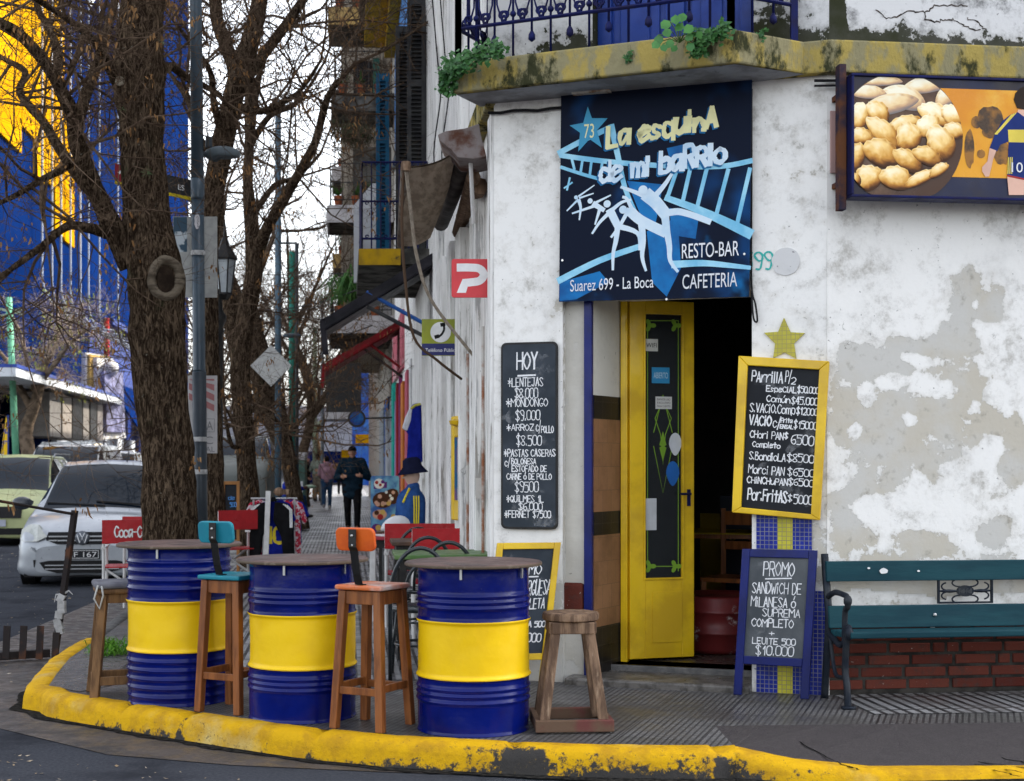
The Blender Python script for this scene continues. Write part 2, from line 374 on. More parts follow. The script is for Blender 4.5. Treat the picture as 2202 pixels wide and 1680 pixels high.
m_chalkboard = M('dusty_slate', (.028, .036, .046), (.05, .06, .075), 2.2, .4, .65, .7, c3=(.10, .115, .13), sc3=1.6, lo3=.55, hi3=.9)
m_slateclean = M('black_slate', (.014, .016, .02), (.022, .025, .03), 2.2, .4, .7, .55, c3=(.05, .055, .065), sc3=1.4, lo3=.58, hi3=.9)
m_slatedust = M('smeared_grey_slate', (.06, .068, .076), (.12, .13, .14), 3, .35, .7, .75, c3=(.2, .21, .22), sc3=2.6, lo3=.52, hi3=.85)
def chalkmat(nm, c, lo=.28, hi=.42):
    m, t, p = newmat(nm); v = vec(t); p.inputs['Base Color'].default_value = (*c, 1); p.inputs['Roughness'].default_value = .9
    t.links.new(mr(t, nz(t, 130, 3, v, .6), lo, hi, .35, 1), p.inputs['Alpha']); return m
m_chalk = chalkmat('white_chalk', (.72, .73, .75)); m_chalkb = chalkmat('blue_chalk', (.1, .3, .7))
def flatm(nm, c, rough=.5): return M(nm, c, tuple(x * .85 for x in c), 5, rough=rough, rv=.05)
# ---- ground ---------------------------------------------------------------------------------
RZ = -.13
m_asph = M('asphalt', (.042, .046, .056), (.065, .068, .078), 60, .35, .7, .8, bump=.8, bsc=220, bd=.006, c3=(.028, .030, .036), sc3=1.2, lo3=.45, hi3=.7)
m_asph2 = M('worn_asphalt_patch', (.045, .040, .042), (.07, .062, .062), 90, .3, .7, .75, bump=.9, bsc=260, bd=.006, c3=(.09, .075, .07), sc3=40, lo3=.66, hi3=.75)
m_gut = M('stained_concrete', (.085, .072, .066), (.05, .046, .046), 3, rough=.55, bump=.4, bsc=80, c3=(.13, .115, .10), sc3=7, lo3=.55, hi3=.75, rv=.25)
m_grey = M('granite', (.16, .155, .15), (.10, .10, .10), 12, rough=.8, bump=.4)
m_kerb = M('worn_yellow_kerb_paint', (.66, .385, .008), (.50, .27, .012), 7, .4, .6, .6, bump=.6, bsc=35, bd=.012, c3=(.06, .05, .045), sc3=9, lo3=.575, hi3=.64, st=(.6, .6, 1.6))
MB().add([(-900, -900, RZ - .02), (900, -900, RZ - .02), (900, 900, RZ - .02), (-900, 900, RZ - .02)], [(0, 1, 2, 3)]).build('ground', m_gut)['kind'] = 'structure'
MB().add([(-40, -12, RZ), (40, -12, RZ), (40, 14, RZ), (-40, 14, RZ)], [(0, 1, 2, 3)]).add([st(14, -12, RZ), st(14, -1.9, RZ), st(110, -1.9, RZ), st(110, -12, RZ)], [(0, 1, 2, 3)]).build('road', m_asph)['kind'] = 'structure'
Kp = [(104, 1476), (122, 1449), (150, 1415), (194, 1385), (216, 1374)]
Kf = [(104, 1476), (139, 1481), (155, 1491), (288, 1512), (432, 1533), (601, 1557), (689, 1568), (860, 1584), (1112, 1597), (1292, 1603), (1419, 1605), (1540, 1605)]
kin = [st(d, -1.95) for d in (95, 60, 40, 28, 20, 16, 13.5)]
k_in = [G(*p) for p in Kp[::-1]] + [G(*p) for p in Kf[1:]]
ramp = [V(1.08, 6.88, -.005), V(1.35, 6.80, -.05), V(1.7, 6.80, -.085), V(2.43, 6.86, -.095), V(4, 7.0, -.095), V(12, 7.98, -.095)]
patch_back = [G(1538, 1561), G(2202, 1554), V(12, 8.9, 0)]
side = kin + k_in + [G(1578, 1604), patch_back[0], patch_back[1], patch_back[2], V(12, 13, 0), V(3, 13, 0), st(16, 1.4), st(95, 1.4)]
m_check = tiles('small_pane_paving', ((.26, .255, .25), (.19, .187, .185)), .033, .024, .007, (.045, .043, .045), rough=.55, bump=.9, wet=True, dirt=(.08, .075, .072))
m_strip = tiles('grooved_paving', ((.36, .36, .37), (.29, .29, .295)), .42, .060, .014, (.022, .022, .025), rough=.55, bump=.8, wet=True, dirt=(.14, .135, .135))
uvc = lambda p: ((p - A).dot(Ch.x), (p - A).dot(Ch.n)); uvs = lambda p: (p.dot(SD), p.dot(V(.9933, .1156, 0)))
sw = MB(); n = len(side); sw.add(side, [list(range(n))[::1]]); sw.build('sidewalk', m_check, uv=uvc)['kind'] = 'structure'
MB().add([st(8.98, -1.5, .004), st(8.98, .95, .004), st(94, .95, .004), st(94, -1.6, .004)], [(0, 1, 2, 3)]).build('striped_sidewalk', m_strip, uv=uvs)['kind'] = 'structure'
q = [G(1800, 1498), G(1878, 1537), G(2202, 1533), V(12, 8.85, 0), V(12, 9.7, 0), Rw.pt(.02, 0, .01)]
MB().add([p + V(0, 0, .004) for p in q], [list(range(6))]).build('bench_sidewalk', m_strip, uv=lambda p: (p.dot(Rw.n), p.dot(Rw.x) * .83))['kind'] = 'structure'
pb = [patch_back[0], G(1578, 1604), *ramp, patch_back[2], patch_back[1]]
pm = MB(); 
pl = [G(1578, 1604)] + ramp; bk = [patch_back[0], patch_back[0].lerp(patch_back[1], .15), patch_back[0].lerp(patch_back[1], .35), patch_back[0].lerp(patch_back[1], .6), patch_back[1], patch_back[1].lerp(patch_back[2], .2), patch_back[2]]
pm.add(pl + bk, [(i, i + 1, i + 8, i + 7) for i in range(6)]); pm.build('asphalt_patch', m_asph2)['kind'] = 'structure'
def kerbmat():
    m, t, p = newmat('scuffed_yellow_kerb_paint'); v = vec(t); a = node(t, 'ShaderNodeAttribute', attribute_name='wear')
    c = mx(t, mr(t, nz(t, 6, 8, v, .7), .4, .65), (.62, .355, .008), (.44, .24, .014)); c = mx(t, mr(t, nz(t, 2, 6, v), .55, .75), c, (.55, .42, .16))
    f = mt(t, 'ADD', a.outputs['Fac'], mt(t, 'MULTIPLY', mt(t, 'SUBTRACT', nz(t, 22, 9, v, .75), .5), 2.2)); c = mx(t, mr(t, f, .45, .7), c, (.045, .042, .04))
    c = mx(t, mr(t, nz(t, 70, 4, v), .66, .72), c, (.10, .08, .04)); t.links.new(c, p.inputs['Base Color']); p.inputs['Roughness'].default_value = .75; bumpn(t, p, nz(t, 35, 8, v, .7), .8, .012); return m
def kerb(name, path, mat, wd=.15, hgt=.14, jit=.006, step=.08, joints=()):
    P = []
    for a, b in zip(path, path[1:]):
        k = max(1, int((b - a).length / step))
        P += [a.lerp(b, i / k) for i in range(k)]
    P.append(path[-1]); m = MB(); prof = [(-.02, -.1), (0, .0), (.03, .012), (wd * .7, .008), (wd * .93, -.015), (wd, -.05), (wd + .012, -hgt)]
    vs = []; wr = []; arc = 0
    for i, p in enumerate(P):
        arc += (p - P[i - 1]).length if i else 0
        d = (P[min(i + 3, len(P) - 1)] - P[max(i - 3, 0)]); d.z = 0; d.normalize(); o = V(d.y, -d.x, 0)
        zc = p.z
        for r, z in prof:
            j = noise.noise(V(p.x * 9, p.y * 9, r * 20)) * jit + noise.noise(V(p.x * 40, p.y * 40, z * 60)) * jit * .7
            g = min([abs((p - q).length) for q in joints] + [1])
            z2 = z - (.03 if g < .03 and r > .02 else 0)
            q2 = p + o * (r + j); q2.z = max(zc + z2 + j * .6, RZ - .015); vs.append(q2)
            wr.append(((.14 if -2.3 < p.x < .2 else -.16) + .75 * noise.noise(V(arc * .9, r * 3, z * 2)) + .5 * noise.noise(V(arc * 4, r * 9, z * 5))) * (1.0 if r > wd * .8 else .6) + (.55 if z < -.1 else 0) + (.5 if g < .03 else 0))
    L = len(prof); m.add(vs, [(i * L + k, (i + 1) * L + k, (i + 1) * L + k + 1, i * L + k + 1) for i in range(len(P) - 1) for k in range(L - 1)])
    m.f.append([k for k in range(L)][::-1]); m.m.append(0); m.f.append([(len(P) - 1) * L + k for k in range(L)]); m.m.append(0)
    it = {tuple(q): x for q, x in zip(vs, wr)}; o = m.build(name, mat, smooth=True, attr={'wear': lambda q: it[tuple(q)]}); o['kind'] = 'structure'; return o
kerb('yellow_kerb', k_in + [G(1578, 1604)] + ramp, kerbmat(), jit=.006, step=.045, joints=[G(139, 1479), G(300, 1514), G(705, 1570), G(1112, 1597), G(1545, 1605), G(430, 1532)])
kerb('grey_kerb', kin + [k_in[0]], m_grey, jit=.004, step=.5)
gp = [st(60, -2.0), st(30, -2), st(16, -2)] + [p.copy() for p in k_in[1:]] + [V(2.4, 6.95, 0), V(12, 8.1, 0), V(12, 7.6, 0), V(3.5, 6.62, 0), G(2202, 1690, RZ), G(1462, 1683, RZ), G(1148, 1673, RZ), G(833, 1662, RZ), G(500, 1647, RZ), G(230, 1624, RZ), G(0, 1568, RZ), V(-6, 8.3, 0), V(-6, 10.4, 0), V(-4.4, 10.6, 0), st(12, -2.9), st(16.6, -2.67), st(60, -2.7)]
for p in gp: p.z = RZ + .004
MB().add(gp, [list(range(len(gp)))]).build('gutter', m_gut)['kind'] = 'structure'
fp_ = [p.copy() for p in k_in] + [G(1578, 1604)] + ramp; ed = MB(); Pn = []
for a, b in zip(fp_, fp_[1:]):
    k = max(1, int((b - a).length / .06)); Pn += [a.lerp(b, i / k) for i in range(k)]
vs = []
for i, p in enumerate(Pn):
    d = Pn[min(i + 3, len(Pn) - 1)] - Pn[max(i - 3, 0)]; d.z = 0; d.normalize(); o = V(d.y, -d.x, 0); e = .045 + .04 * noise.noise(p * 3) + .03 * noise.noise(p * 14)
    for r in (.12, .175 + max(e, .01)): q = p + o * r; q.z = RZ + .009; vs.append(q)
ed.add(vs, [(2 * i, 2 * i + 1, 2 * i + 3, 2 * i + 2) for i in range(len(Pn) - 1)]); ed.build('kerb_foot_strip', M('black_strip', (.012, .012, .012), (.035, .033, .03), 30, rough=.8))['kind'] = 'structure'  # irregular black strip along the kerb foot
cq = [G(*p) + V(0, 0, .004) for p in ((112, 1476), (126, 1452), (154, 1418), (197, 1388), (218, 1377), (300, 1390), (262, 1470), (170, 1489))]
MB().add(cq, [list(range(8))]).build('corner_patch', M('wet_dark_asphalt', (.035, .034, .036), (.06, .055, .055), 5, rough=.35, bump=.6, bsc=90, rv=.25, spec=.4))['kind'] = 'structure'
ac = MB(); rnd = random.Random(15)
for (x0, y0), (x1, y1) in (((1660, 1576), (1790, 1620)), ((1800, 1622), (1850, 1636)), ((2080, 1607), (2202, 1622)), ((2100, 1600), (2215, 1612)), ((2095, 1614), (2200, 1632)), ((2120, 1622), (2190, 1640))):
    Q_ = [G(x0 + (x1 - x0) * k / 10, y0 + (y1 - y0) * k / 10, -.02) + V(rnd.gauss(0, .008), rnd.gauss(0, .008), 0) for k in range(11)]
    def zp(p): # on the sloped patch
        f_ = max(0, min(1, (7.42 + (p.x - 1.1) * .12 - p.y) / .66)); return -.09 * f_ * min(1, max(0, (p.x - 1.0) / .8)) + .006
    for i in range(10): d_ = (Q_[i + 1] - Q_[i]).normalized() * .005; o_ = V(-d_.y, d_.x, 0); ac.add([V(p.x, p.y, zp(p)) for p in (Q_[i] - o_, Q_[i + 1] - o_, Q_[i + 1] + o_, Q_[i] + o_)], [(0, 1, 2, 3)])
ac.build('asphalt_crack', M('crack_tar', (.01, .01, .01), rough=.9))['kind'] = 'structure'
# left pavement across the street
MB().add([st(4, -30, -.02), st(4, -10.6, -.02), st(70, -10.6, -.02), st(70, -30, -.02)], [(0, 1, 2, 3)]).build('far_sidewalk', m_grey)['kind'] = 'structure'
# ---- the corner building ------------------------------------------------------------------
cb = thing('corner_building', 'white corner building with peeling plaster, open yellow door and blue balcony railing', 'building', A.copy())
uP, uS, uT, uJ, uD, uE = cu(1210), cu(1258, -.06), cu(1275, -.06), cu(1335, -.45), cu(1352, -.45), cu(1617)
ZT = 3.66
def wallgrid(name, fr, u0, u1, z0, z1, th, mat, step=.02, peel=None, zf=None):
    m = MB(); nu = max(1, int((u1 - u0) / step)); nz_ = max(1, int((z1 - z0) / step))
    m.add([fr.pt(u0 + (u1 - u0) * i / nu, z0 + (z1 - z0) * j / nz_, 0) for j in range(nz_ + 1) for i in range(nu + 1)],
          [(j * (nu + 1) + i, j * (nu + 1) + i + 1, (j + 1) * (nu + 1) + i + 1, (j + 1) * (nu + 1) + i) for j in range(nz_) for i in range(nu) if zf is None or zf(u0 + (u1 - u0) * (i + .5) / nu, z0 + (z1 - z0) * (j + .5) / nz_)])
    m.bx(fr, u0, u1, z0, z1, -.004, -th)
    return m.build(name, mat, cb, uv=fr, attr={'peel': peel} if peel else None)
def blobfield(fr, blobs, whites, fx, fy):
    bl = []
    for lst, sg in ((blobs, 1), (whites, -1)):
        for x, y, rx, ry in lst:
            u, z = fr.px(fx(x), fy(y)); u2 = fr.px(fx(x + rx), fy(y))[0] - u; z2 = z - fr.px(fx(x), fy(y + ry))[1]; bl.append((u, z, u2, z2, sg))
    def f(p):
        q = p - fr.o; u, z = q.dot(fr.x), q.z; a = 0.; b = 0.
        nn = noise.noise(V(u * 4, z * 4, 3)) * .5 + noise.noise(V(u * 11, z * 11, 7)) * .3
        for cu_, cz_, ru, rz, sg in bl:
            e = math.hypot((u - cu_) / ru, (z - cz_) / rz); val = max(0., min(1., 1.5 - e + nn))
            if sg > 0: a = max(a, val)
            else: b = max(b, val)
        return max(0., min(a, 1.) * .95 - b * .8)
    return f
c8x = lambda x: 1505.3 + x * .3584
c8y = lambda y: 602.1 + y * .3584
grey = [(1230, 800, 470, 270), (1640, 130, 170, 150), (1080, 520, 250, 170), (1500, 640, 210, 170), (1230, 860, 360, 190), (1180, 1010, 380, 190), (1140, 1190, 90, 130), (1720, 880, 130, 130), (1430, 1150, 170, 110), (870, 1360, 110, 150), (900, 1560, 150, 150), (1350, 1590, 220, 110), (1750, 1500, 110, 110), (1890, 950, 90, 190), (1870, 1130, 90, 110), (1450, 1860, 900, 190), (1000, 1800, 300, 180), (1300, 420, 300, 90), (1560, 330, 120, 120), (1000, 1200, 90, 120), (1730, 1290, 100, 40)]
whit = [(1400, 650, 150, 85), (1300, 470, 80, 30), (1150, 610, 100, 50), (1010, 680, 50, 70), (930, 905, 35, 40), (1260, 830, 50, 45), (1325, 1215, 45, 50), (1490, 1140, 70, 40), (1740, 1000, 60, 70), (1610, 1230, 170, 90), (1650, 160, 25, 40), (1100, 1370, 160, 70), (1450, 1430, 260, 70), (1600, 1560, 40, 50)]
rf = blobfield(Rw, grey, whit, c8x, c8y)
edge = lambda u: .60 + .05 * noise.noise(V(u * 2.2, 0, 0)) + .035 * noise.noise(V(u * 8, 2, 0)) + .015 * noise.noise(V(u * 30, 2, 0))
wallgrid('street_wall', Rw, -.012, 2.6, .45, ZT, .3, m_peel, .018, rf, lambda u, z: z > edge(u))
MB().bx(Rw, 2.6, 13, .6, ZT, 0, -.3).build('plain_wall', m_white, cb, uv=Rw)
b = MB(); z = .03; r = 0
while z < .60:
    u = -.02 - (r % 2) * .13 - RR.uniform(0, .03)
    while u < 2.7:
        L = .25 if RR.random() > .1 else .07
        b.bx(Rw, max(u, -.02), u + L, z, z + .054, -.016 + RR.uniform(-.004, .004), -.1); u += L + .02
    z += .0715; r += 1
b.build('brick_course', m_brick, cb, bevel=.004, seg=1)
MB().bx(Rw, -.02, 13, 0, .62, -.024, -.28).build('mortar_bed', m_mortar, cb)
b = MB(); pts = smooth_pts([(0, .0, 0), (.3, .012, 0), (1, .01, 0), (2.7, .012, 0)], 6)
b.add([Rw.pt(p.x, .008, -.01) for p in pts], [])
# left pier, chamfer
pf = lambda p: max(0, min(1, .75 - (p.z - .35) * .9 + noise.noise(p * 3) * .5)) * .9 if p.z < 1.1 else 0.16 + .3 * max(0, noise.noise(p * 2.4))
wallgrid('corner_pier', Ch, -.01, uP, 0, ZT, .5, m_peel, .03, pf)
MB().bx(Ch, uP, uS, 0, ZT, -.06, -.5).build('recessed_pier', plaster('shaded_cream_plaster', (.55, .53, .48), use_attr=False, lo=.58, hi=.63), cb, uv=Ch)  # darker cream, the side face's shade put into its colour
b = MB(); z = .02
b.bx(Ch, uP - .06, uS - .004, .44, .62, -.03, -.1); b.build('pier_brick', m_brick, cb, bevel=.02)
MB().bx(Ch, uS, uT, 0, ZT, -.03, -.1).build('blue_post', m_blue, cb, bevel=.004)
# splayed jamb
p0 = Ch.pt(uT, 0, -.07); p1 = Ch.pt(uJ, 0, -.46); Jb = Frame(p0, p1 - p0); JL = (p1 - p0).length
jz = lambda y: Jb.px(1300, y)[1]
MB().bx(Jb, 0, JL, jz(852), ZT, 0, -.15).build('jamb_plaster', plaster('jamb_cream', (.58, .56, .5), use_attr=False, lo=.68, hi=.72), cb, uv=Jb)
mt_br = tiles('brown_wall_tiles', ((.30, .155, .08), (.25, .125, .062)), JL / 3.2, .15, .002, (.16, .09, .05), off=.5, rough=.45, bump=.25)
mt_bk = tiles('black_wall_tiles', ((.018, .016, .015), (.026, .022, .02)), JL / 3.2, .11, .002, (.05, .045, .04), rough=.35, bump=.25)
for a, c, mm in ((0, 1345, 'k'), (1345, 1150, 'b'), (1150, 1100, 'k'), (1100, 902, 'b'), (902, 852, 'k')):
    z0 = 0 if a == 0 else jz(a)
    MB().bx(Jb, 0, JL, z0, jz(c), .006, -.15).build('jamb_tiles', mt_br if mm == 'b' else mt_bk, cb, uv=Jb)
# right pier with mosaic
rp = lambda p: .15 + .32 * max(0, noise.noise(p * 2.2)) + (max(0, .62 - abs(p.z - .75)) * .7 if (p - A).dot(Ch.x) > CL - .13 else 0)
wallgrid('door_pier', Ch, uE, CL, 0, ZT, .45, m_peel, .03, rp)
mm_b = tiles('blue_mosaic', ((.012, .022, .22), (.018, .035, .30)), .026, .026, .0022, (.22, .22, .25), rough=.25, bump=.4, dirt=(.01, .015, .1))
mm_y = tiles('yellow_mosaic', ((.55, .50, .05), (.42, .40, .04)), .026, .026, .0022, (.25, .22, .12), rough=.25, bump=.4, dirt=(.35, .3, .05))
u0, u1, ua, ub, uz = cu(1627), cu(1746), cu(1672), cu(1705), cu(1784)
zt = cz(1690, 1105)
MB().bx(Ch, u0, ua, .0, zt, .012, -.01).bx(Ch, ub, u1, 0, zt, .012, -.01).bx(Ch, u1, min(uz, CL - .004), 0, cz(1765, 1271), .012, -.01).build('blue_mosaic', mm_b, cb, uv=Ch)
MB().bx(Ch, ua, ub, 0, zt, .0125, -.01).build('yellow_mosaic', mm_y, cb, uv=Ch)
sp = [(505, 228), (545, 315), (630, 320), (565, 383), (580, 475), (508, 436), (440, 470), (452, 383), (385, 318), (470, 312)]
MB().prism([Ch.px(c8x(x), c8y(y)) for x, y in sp], Ch, 0, .012).build('star_mosaic', mm_y, cb, uv=Ch)
b = MB(); cx, cy = cu(1690), cz(1690, 563)
b.prism([(cx + .083 * (1 + .08 * noise.noise(V(math.cos(a) * 2, math.sin(a) * 2, 1))) * math.cos(a), cy + .083 * (1 + .08 * noise.noise(V(math.cos(a) * 2, math.sin(a) * 2, 5))) * math.sin(a)) for a in [i * math.pi / 20 for i in range(40)]], Ch, 0, .006)
b.build('wall_patch', plaster('patch_plaster', (.6, .6, .6), use_attr=False, lo=.62, hi=.7), cb, uv=Ch)
b = MB(); stext(b, Ch, '599', cu(1601), cu(1660), cz(1640, 578), cz(1640, 541) - cz(1640, 578), .012, .004); b.build('painted_number', flatm('teal_spray_paint', (.05, .42, .38)), cb)
# lintel, cornice, balcony
MB().bx(Ch, uP, uE, 2.42, ZT, -.07, -.45).build('lintel', m_white, cb, uv=Ch)
led = MB(); led.bx(Rw, -.02, 13, ZT, 3.853, .07, -.3).bx(Lw, -1.5, -.0, ZT - .02, 3.835, .06, -.3).bx(Ch, -.01, CL, ZT, 3.848, .006, -.3).bx(Ch, 1.69, CL + .02, ZT - .002, 3.851, .075, 0); led.build('cornice', m_ledge, cb, bevel=.012)
FL = G(971, 200.6, 3.66); FR = G(1581.6, 134, 3.66); ER = V(1.72, 8.36, 3.66); EL = V(-.2, 9.12, 3.66)
FL, FR, ER, EL = [V(p.x, p.y, 3.66) for p in (FL, FR, ER, EL)]
sl = MB(); pts = [FL, FR, ER, Ch.pt(1.7, 3.66, -.2), Ch.pt(.2, 3.66, -.2), EL]
NS = 6
sl.add(pts + [p + V(0, 0, .012 + .178) for p in pts], [list(range(6))[::-1], list(range(6, 12))] + [(i, (i + 1) % 6, (i + 1) % 6 + 6, i + 6) for i in range(6)])
sl.build('balcony_slab', m_ledge, cb, bevel=.012)
MB().add([p + V(0, 0, -.003) for p in (FL + V(.03, .03, 0), FR + V(0, .03, 0), ER, Ch.pt(1.7, 3.66, .0), EL)], [(4, 3, 2, 1, 0)]).build('balcony_soffit', m_soffit, cb)
ZB = 3.85
# balcony railing
rl = thing  # (kept local names short)
def scroll(mb, fr, u, z, r, sg, n=14, wd=.007):
    P = []
    for i in range(n + 1):
        a = i / n * 2.6 * math.pi; rr = r * (1 - .8 * i / n); P.append(fr.pt(u + sg * (rr * math.sin(a)), z + r - rr * math.cos(a), 0))
    mb.tube(P, wd, 5)
rail = MB(); bars = MB(); scr = MB()
def railing(p, q, zb, ht=.95, step=.118):
    fr = Frame(V(p.x, p.y, 0), V(q.x - p.x, q.y - p.y, 0)); L = (V(q.x, q.y, 0) - V(p.x, p.y, 0)).length; z1 = zb + .215; z2 = zb + ht
    for z in (z1, z2): rail.tube([fr.pt(0, z), fr.pt(L, z)], .012, 6)
    rail.tube([fr.pt(0, z2 - .16), fr.pt(L, z2 - .16)], .009, 6)
    n = int(L / step); k = 0
    for i in range(1, n):
        u = L * i / n
        if i % 2: bars.tube([fr.pt(u, zb), fr.pt(u, z2)], .0085, 6); bars.ell(fr.pt(u, z1 + .05), (.02, .02, .02), 8)
        else:
            bars.tube([fr.pt(u, z1 - .09), fr.pt(u, z2)], .0085, 6); bars.lathe([(.009, 0), (.02, -.02), (.022, -.05), (.004, -.065)][::-1], fr.pt(u, z1 - .07), 8)
        for sg in (1, -1):
            scroll(scr, fr, u + sg * .05, z1 + .012, .036, sg); scroll(scr, fr, u + sg * .05, z2 - .155, .032, sg)
            scr.tube([fr.pt(u + sg * .05, z1 + .012), fr.pt(u + sg * .016, z1 + .12), fr.pt(u + sg * .01, z1 + .3), fr.pt(u + sg * .05, z1 + .42)], .006, 5)
    for u in (0, L): rail.bar(fr.pt(u, zb), fr.pt(u, z2 + .03), .04, .04, V(0, 1, 0))
a0 = V(FL.x + .04, FL.y + .03, 0); a1 = V(FR.x - .02, FR.y + .04, 0); a2 = V(1.66, 8.37, 0); a3 = V(a0.x + .24, a0.y + .48, 0)
railing(a0, a1, ZB); railing(a1, a2, ZB); railing(a3, a0, ZB)
rr_ = rail.build('balcony_railing', m_iron, cb)
bars.build('baluster', m_iron, rr_, smooth=True); scr.build('scrollwork', m_iron, rr_, smooth=True)
# upper storey
ZR = 9.0
um0, um1 = cu(1283, -.1), cu(1622, -.1)
mold = lambda p: max(0, 1.0 - (p.z - 3.86) * 2.6 + .8 * noise.noise(p * 2.5)) * .9
mold2 = lambda p: max(0, .9 - (p.z - 3.86) * 6.5 + .35 * noise.noise(p * 4)) + (1.1 if (p - B).dot(Rw.x) < .1 else 0) * max(0, 1 - (p.z - 4) * 1.5)
for u0, u1, z0 in ((-.05, um0, ZB - .05), (um1, CL, ZB - .05), (um0, um1, 6.3)):
    wallgrid('upper_wall', Ch, u0, u1, z0, ZR, .4, m_upper, .04 if z0 < 6 else .3, mold)
wallgrid('upper_street_wall', Rw, 0, 2.4, 3.85, 5.4, .4, m_upper, .03, mold2)
for a, c, z0, z1 in ((2.4, 13, 3.85, ZR), (0, 2.4, 5.4, ZR)): MB().bx(Rw, a, c, z0, z1, 0, -.4).build('upper_street_wall', m_upper, cb, uv=Rw)
ck = MB(); k4 = lambda x, y: Rw.px(1634.3 + x * .3584, y * .3584)
for P_ in ([(700, 60), (760, 110), (820, 100), (890, 70), (950, 70), (1000, 75), (1050, 35), (1150, 40), (1200, 30), (1260, 45)], [(990, 75), (988, 118), (1060, 130), (1110, 118), (1160, 115), (1200, 140), (1230, 160), (1290, 180), (1330, 175)], [(1240, 110), (1300, 130), (1340, 170), (1360, 178)]):
    pp_ = []
    for (xa, ya), (xb, yb) in zip(P_, P_[1:]):
        for k in range(4): pp_.append(k4(xa + (xb - xa) * k / 4 + RR.gauss(0, 4), ya + (yb - ya) * k / 4 + RR.gauss(0, 4)))
    ck.ribbon(pp_, [RR.uniform(.004, .011) for _ in pp_], Rw, .002 + ck.c * 1e-4); ck.c += 1
ck.build('wall_crack', M('dark_crack', (.03, .025, .022), (.08, .06, .05), 30, rough=.9), cb)  # cracks drawn as thin dark ribbons
bd = MB().bx(Ch, um0, um1, ZB - .04, 6.3, -.16, -.2); bd = bd.build('balcony_door', m_bluedoor, cb)
tr = MB(); mid = (um0 + um1) / 2
for a, c in ((um0, um0 + .09), (um1 - .09, um1), (mid - .06, mid + .06)): tr.bx(Ch, a, c, ZB - .03, 6.28, -.165, -.12)
for a, c in ((um0 + .14, mid - .1), (mid + .1, um1 - .14)):
    for z0, z1 in ((ZB + .08, ZB + .5), (ZB + .62, ZB + 1.8)):
        tr.bx(Ch, a, c, z0, z1, -.165, -.145).bx(Ch, a + .06, c - .06, z0 + .06, z1 - .06, -.15, -.13)
tr.build('door_panel', m_bluedoor, bd, bevel=.006)
# side wall along the street, and roof
dL = 14.6; LL = (st(dL, .946) - A).length
MB().bx(Lw, -LL, -.01, 0, ZR, -.02, -.4).build('side_wall', m_weather, cb, uv=Lw)
def lu(d): return -(st(d, .946) - A).length
sb = MB()
for d0, d1, z0, z1, ww in ((9.05, 9.25, 0, 3.6, .03), (9.9, 10.15, 0, 3.3, .05), (10.45, 10.62, 0, 3.2, .03), (11.0, 11.5, 0, 3.2, .07), (12.3, 12.75, 0, 3.3, .05), (13.2, 13.5, 0, 3.3, .07), (14.1, 14.6, 0, 9, .06), (11.2, 11.6, 3.9, 9, .05), (9.5, 9.9, 3.9, 9, .03)):
    sb.bx(Lw, lu(d1), lu(d0), z0, z1, -.02, ww)
sb.build('pilaster', m_weather, cb, uv=Lw, bevel=.006)
gb = MB()
for d0, d1, z0, z1 in ((10.15, 10.45, .1, 3.1), (11.55, 12.3, .1, 3.2), (12.8, 13.2, .1, 2.8)): gb.bx(Lw, lu(d1), lu(d0), z0, z1, -.02, .012)
gb.build('grey_panel', plaster('grey_render', (.34, .34, .35), use_attr=False, streak=True, lo=.5, hi=.6), cb, uv=Lw)
cn = MB().tube([Lw.pt(lu(10.75), .2, .03), Lw.pt(lu(10.75), 2.2, .03)], .012, 6).tube([Lw.pt(lu(9.65), .3, .02), Lw.pt(lu(9.65), 2.3, .02)], .012, 6).box(Lw.pt(lu(9.75), 1.2, .03), (.06, .05, .14))
cn.build('conduit', M('rusty_white_pipe', (.5, .48, .45), (.25, .10, .05), 6, rough=.7), cb)
RPt = [A + V(-.02, 0, 0), B, Rw.pt(13, 0, 0), Rw.pt(13, 0, -10), st(14.6, 8), st(14.6, .9)]
MB().add([V(p.x, p.y, ZR) for p in RPt] + [V(p.x, p.y, ZR + .2) for p in RPt], [list(range(6))[::-1], list(range(6, 12))] + [(i, (i + 1) % 6, (i + 1) % 6 + 6, i + 6) for i in range(6)]).build('roof', m_soffit, cb)
# interior seen through the door
ir = MB(); I0 = .095
ir.add([Ch.pt(uP - .3, I0 - .01, -.3), Ch.pt(CL - .05, I0 - .01, -.3), Ch.pt(CL + .8, I0 - .01, -5), Ch.pt(uP - .3, I0 - .01, -5)], [(0, 1, 2, 3)])
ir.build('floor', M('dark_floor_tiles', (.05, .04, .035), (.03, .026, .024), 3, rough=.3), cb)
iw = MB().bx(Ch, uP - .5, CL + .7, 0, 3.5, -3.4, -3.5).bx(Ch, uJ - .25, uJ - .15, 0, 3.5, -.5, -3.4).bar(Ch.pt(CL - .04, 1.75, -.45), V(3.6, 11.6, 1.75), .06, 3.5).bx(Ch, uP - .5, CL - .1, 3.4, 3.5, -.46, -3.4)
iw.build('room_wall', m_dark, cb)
MB().bx(Ch, CL - 1.4, CL + .6, 0, .95, -3.36, -3.39).build('ochre_dado', M('ochre_wall_paint', (.30, .20, .02), rough=.7), cb)
MB().bx(Ch, cu(1222), uE, -.05, .045, .10, -.46).build('threshold', M('worn_terrazzo', (.14, .13, .12), (.06, .055, .05), 14, rough=.35, bump=.3, c3=(.3, .29, .27), sc3=40, lo3=.62, hi3=.7), cb, bevel=.015)
MB().bx(Ch, uT, uE, .0, .085, -.3, -.52).build('door_sill', m_grey, cb, bevel=.01)
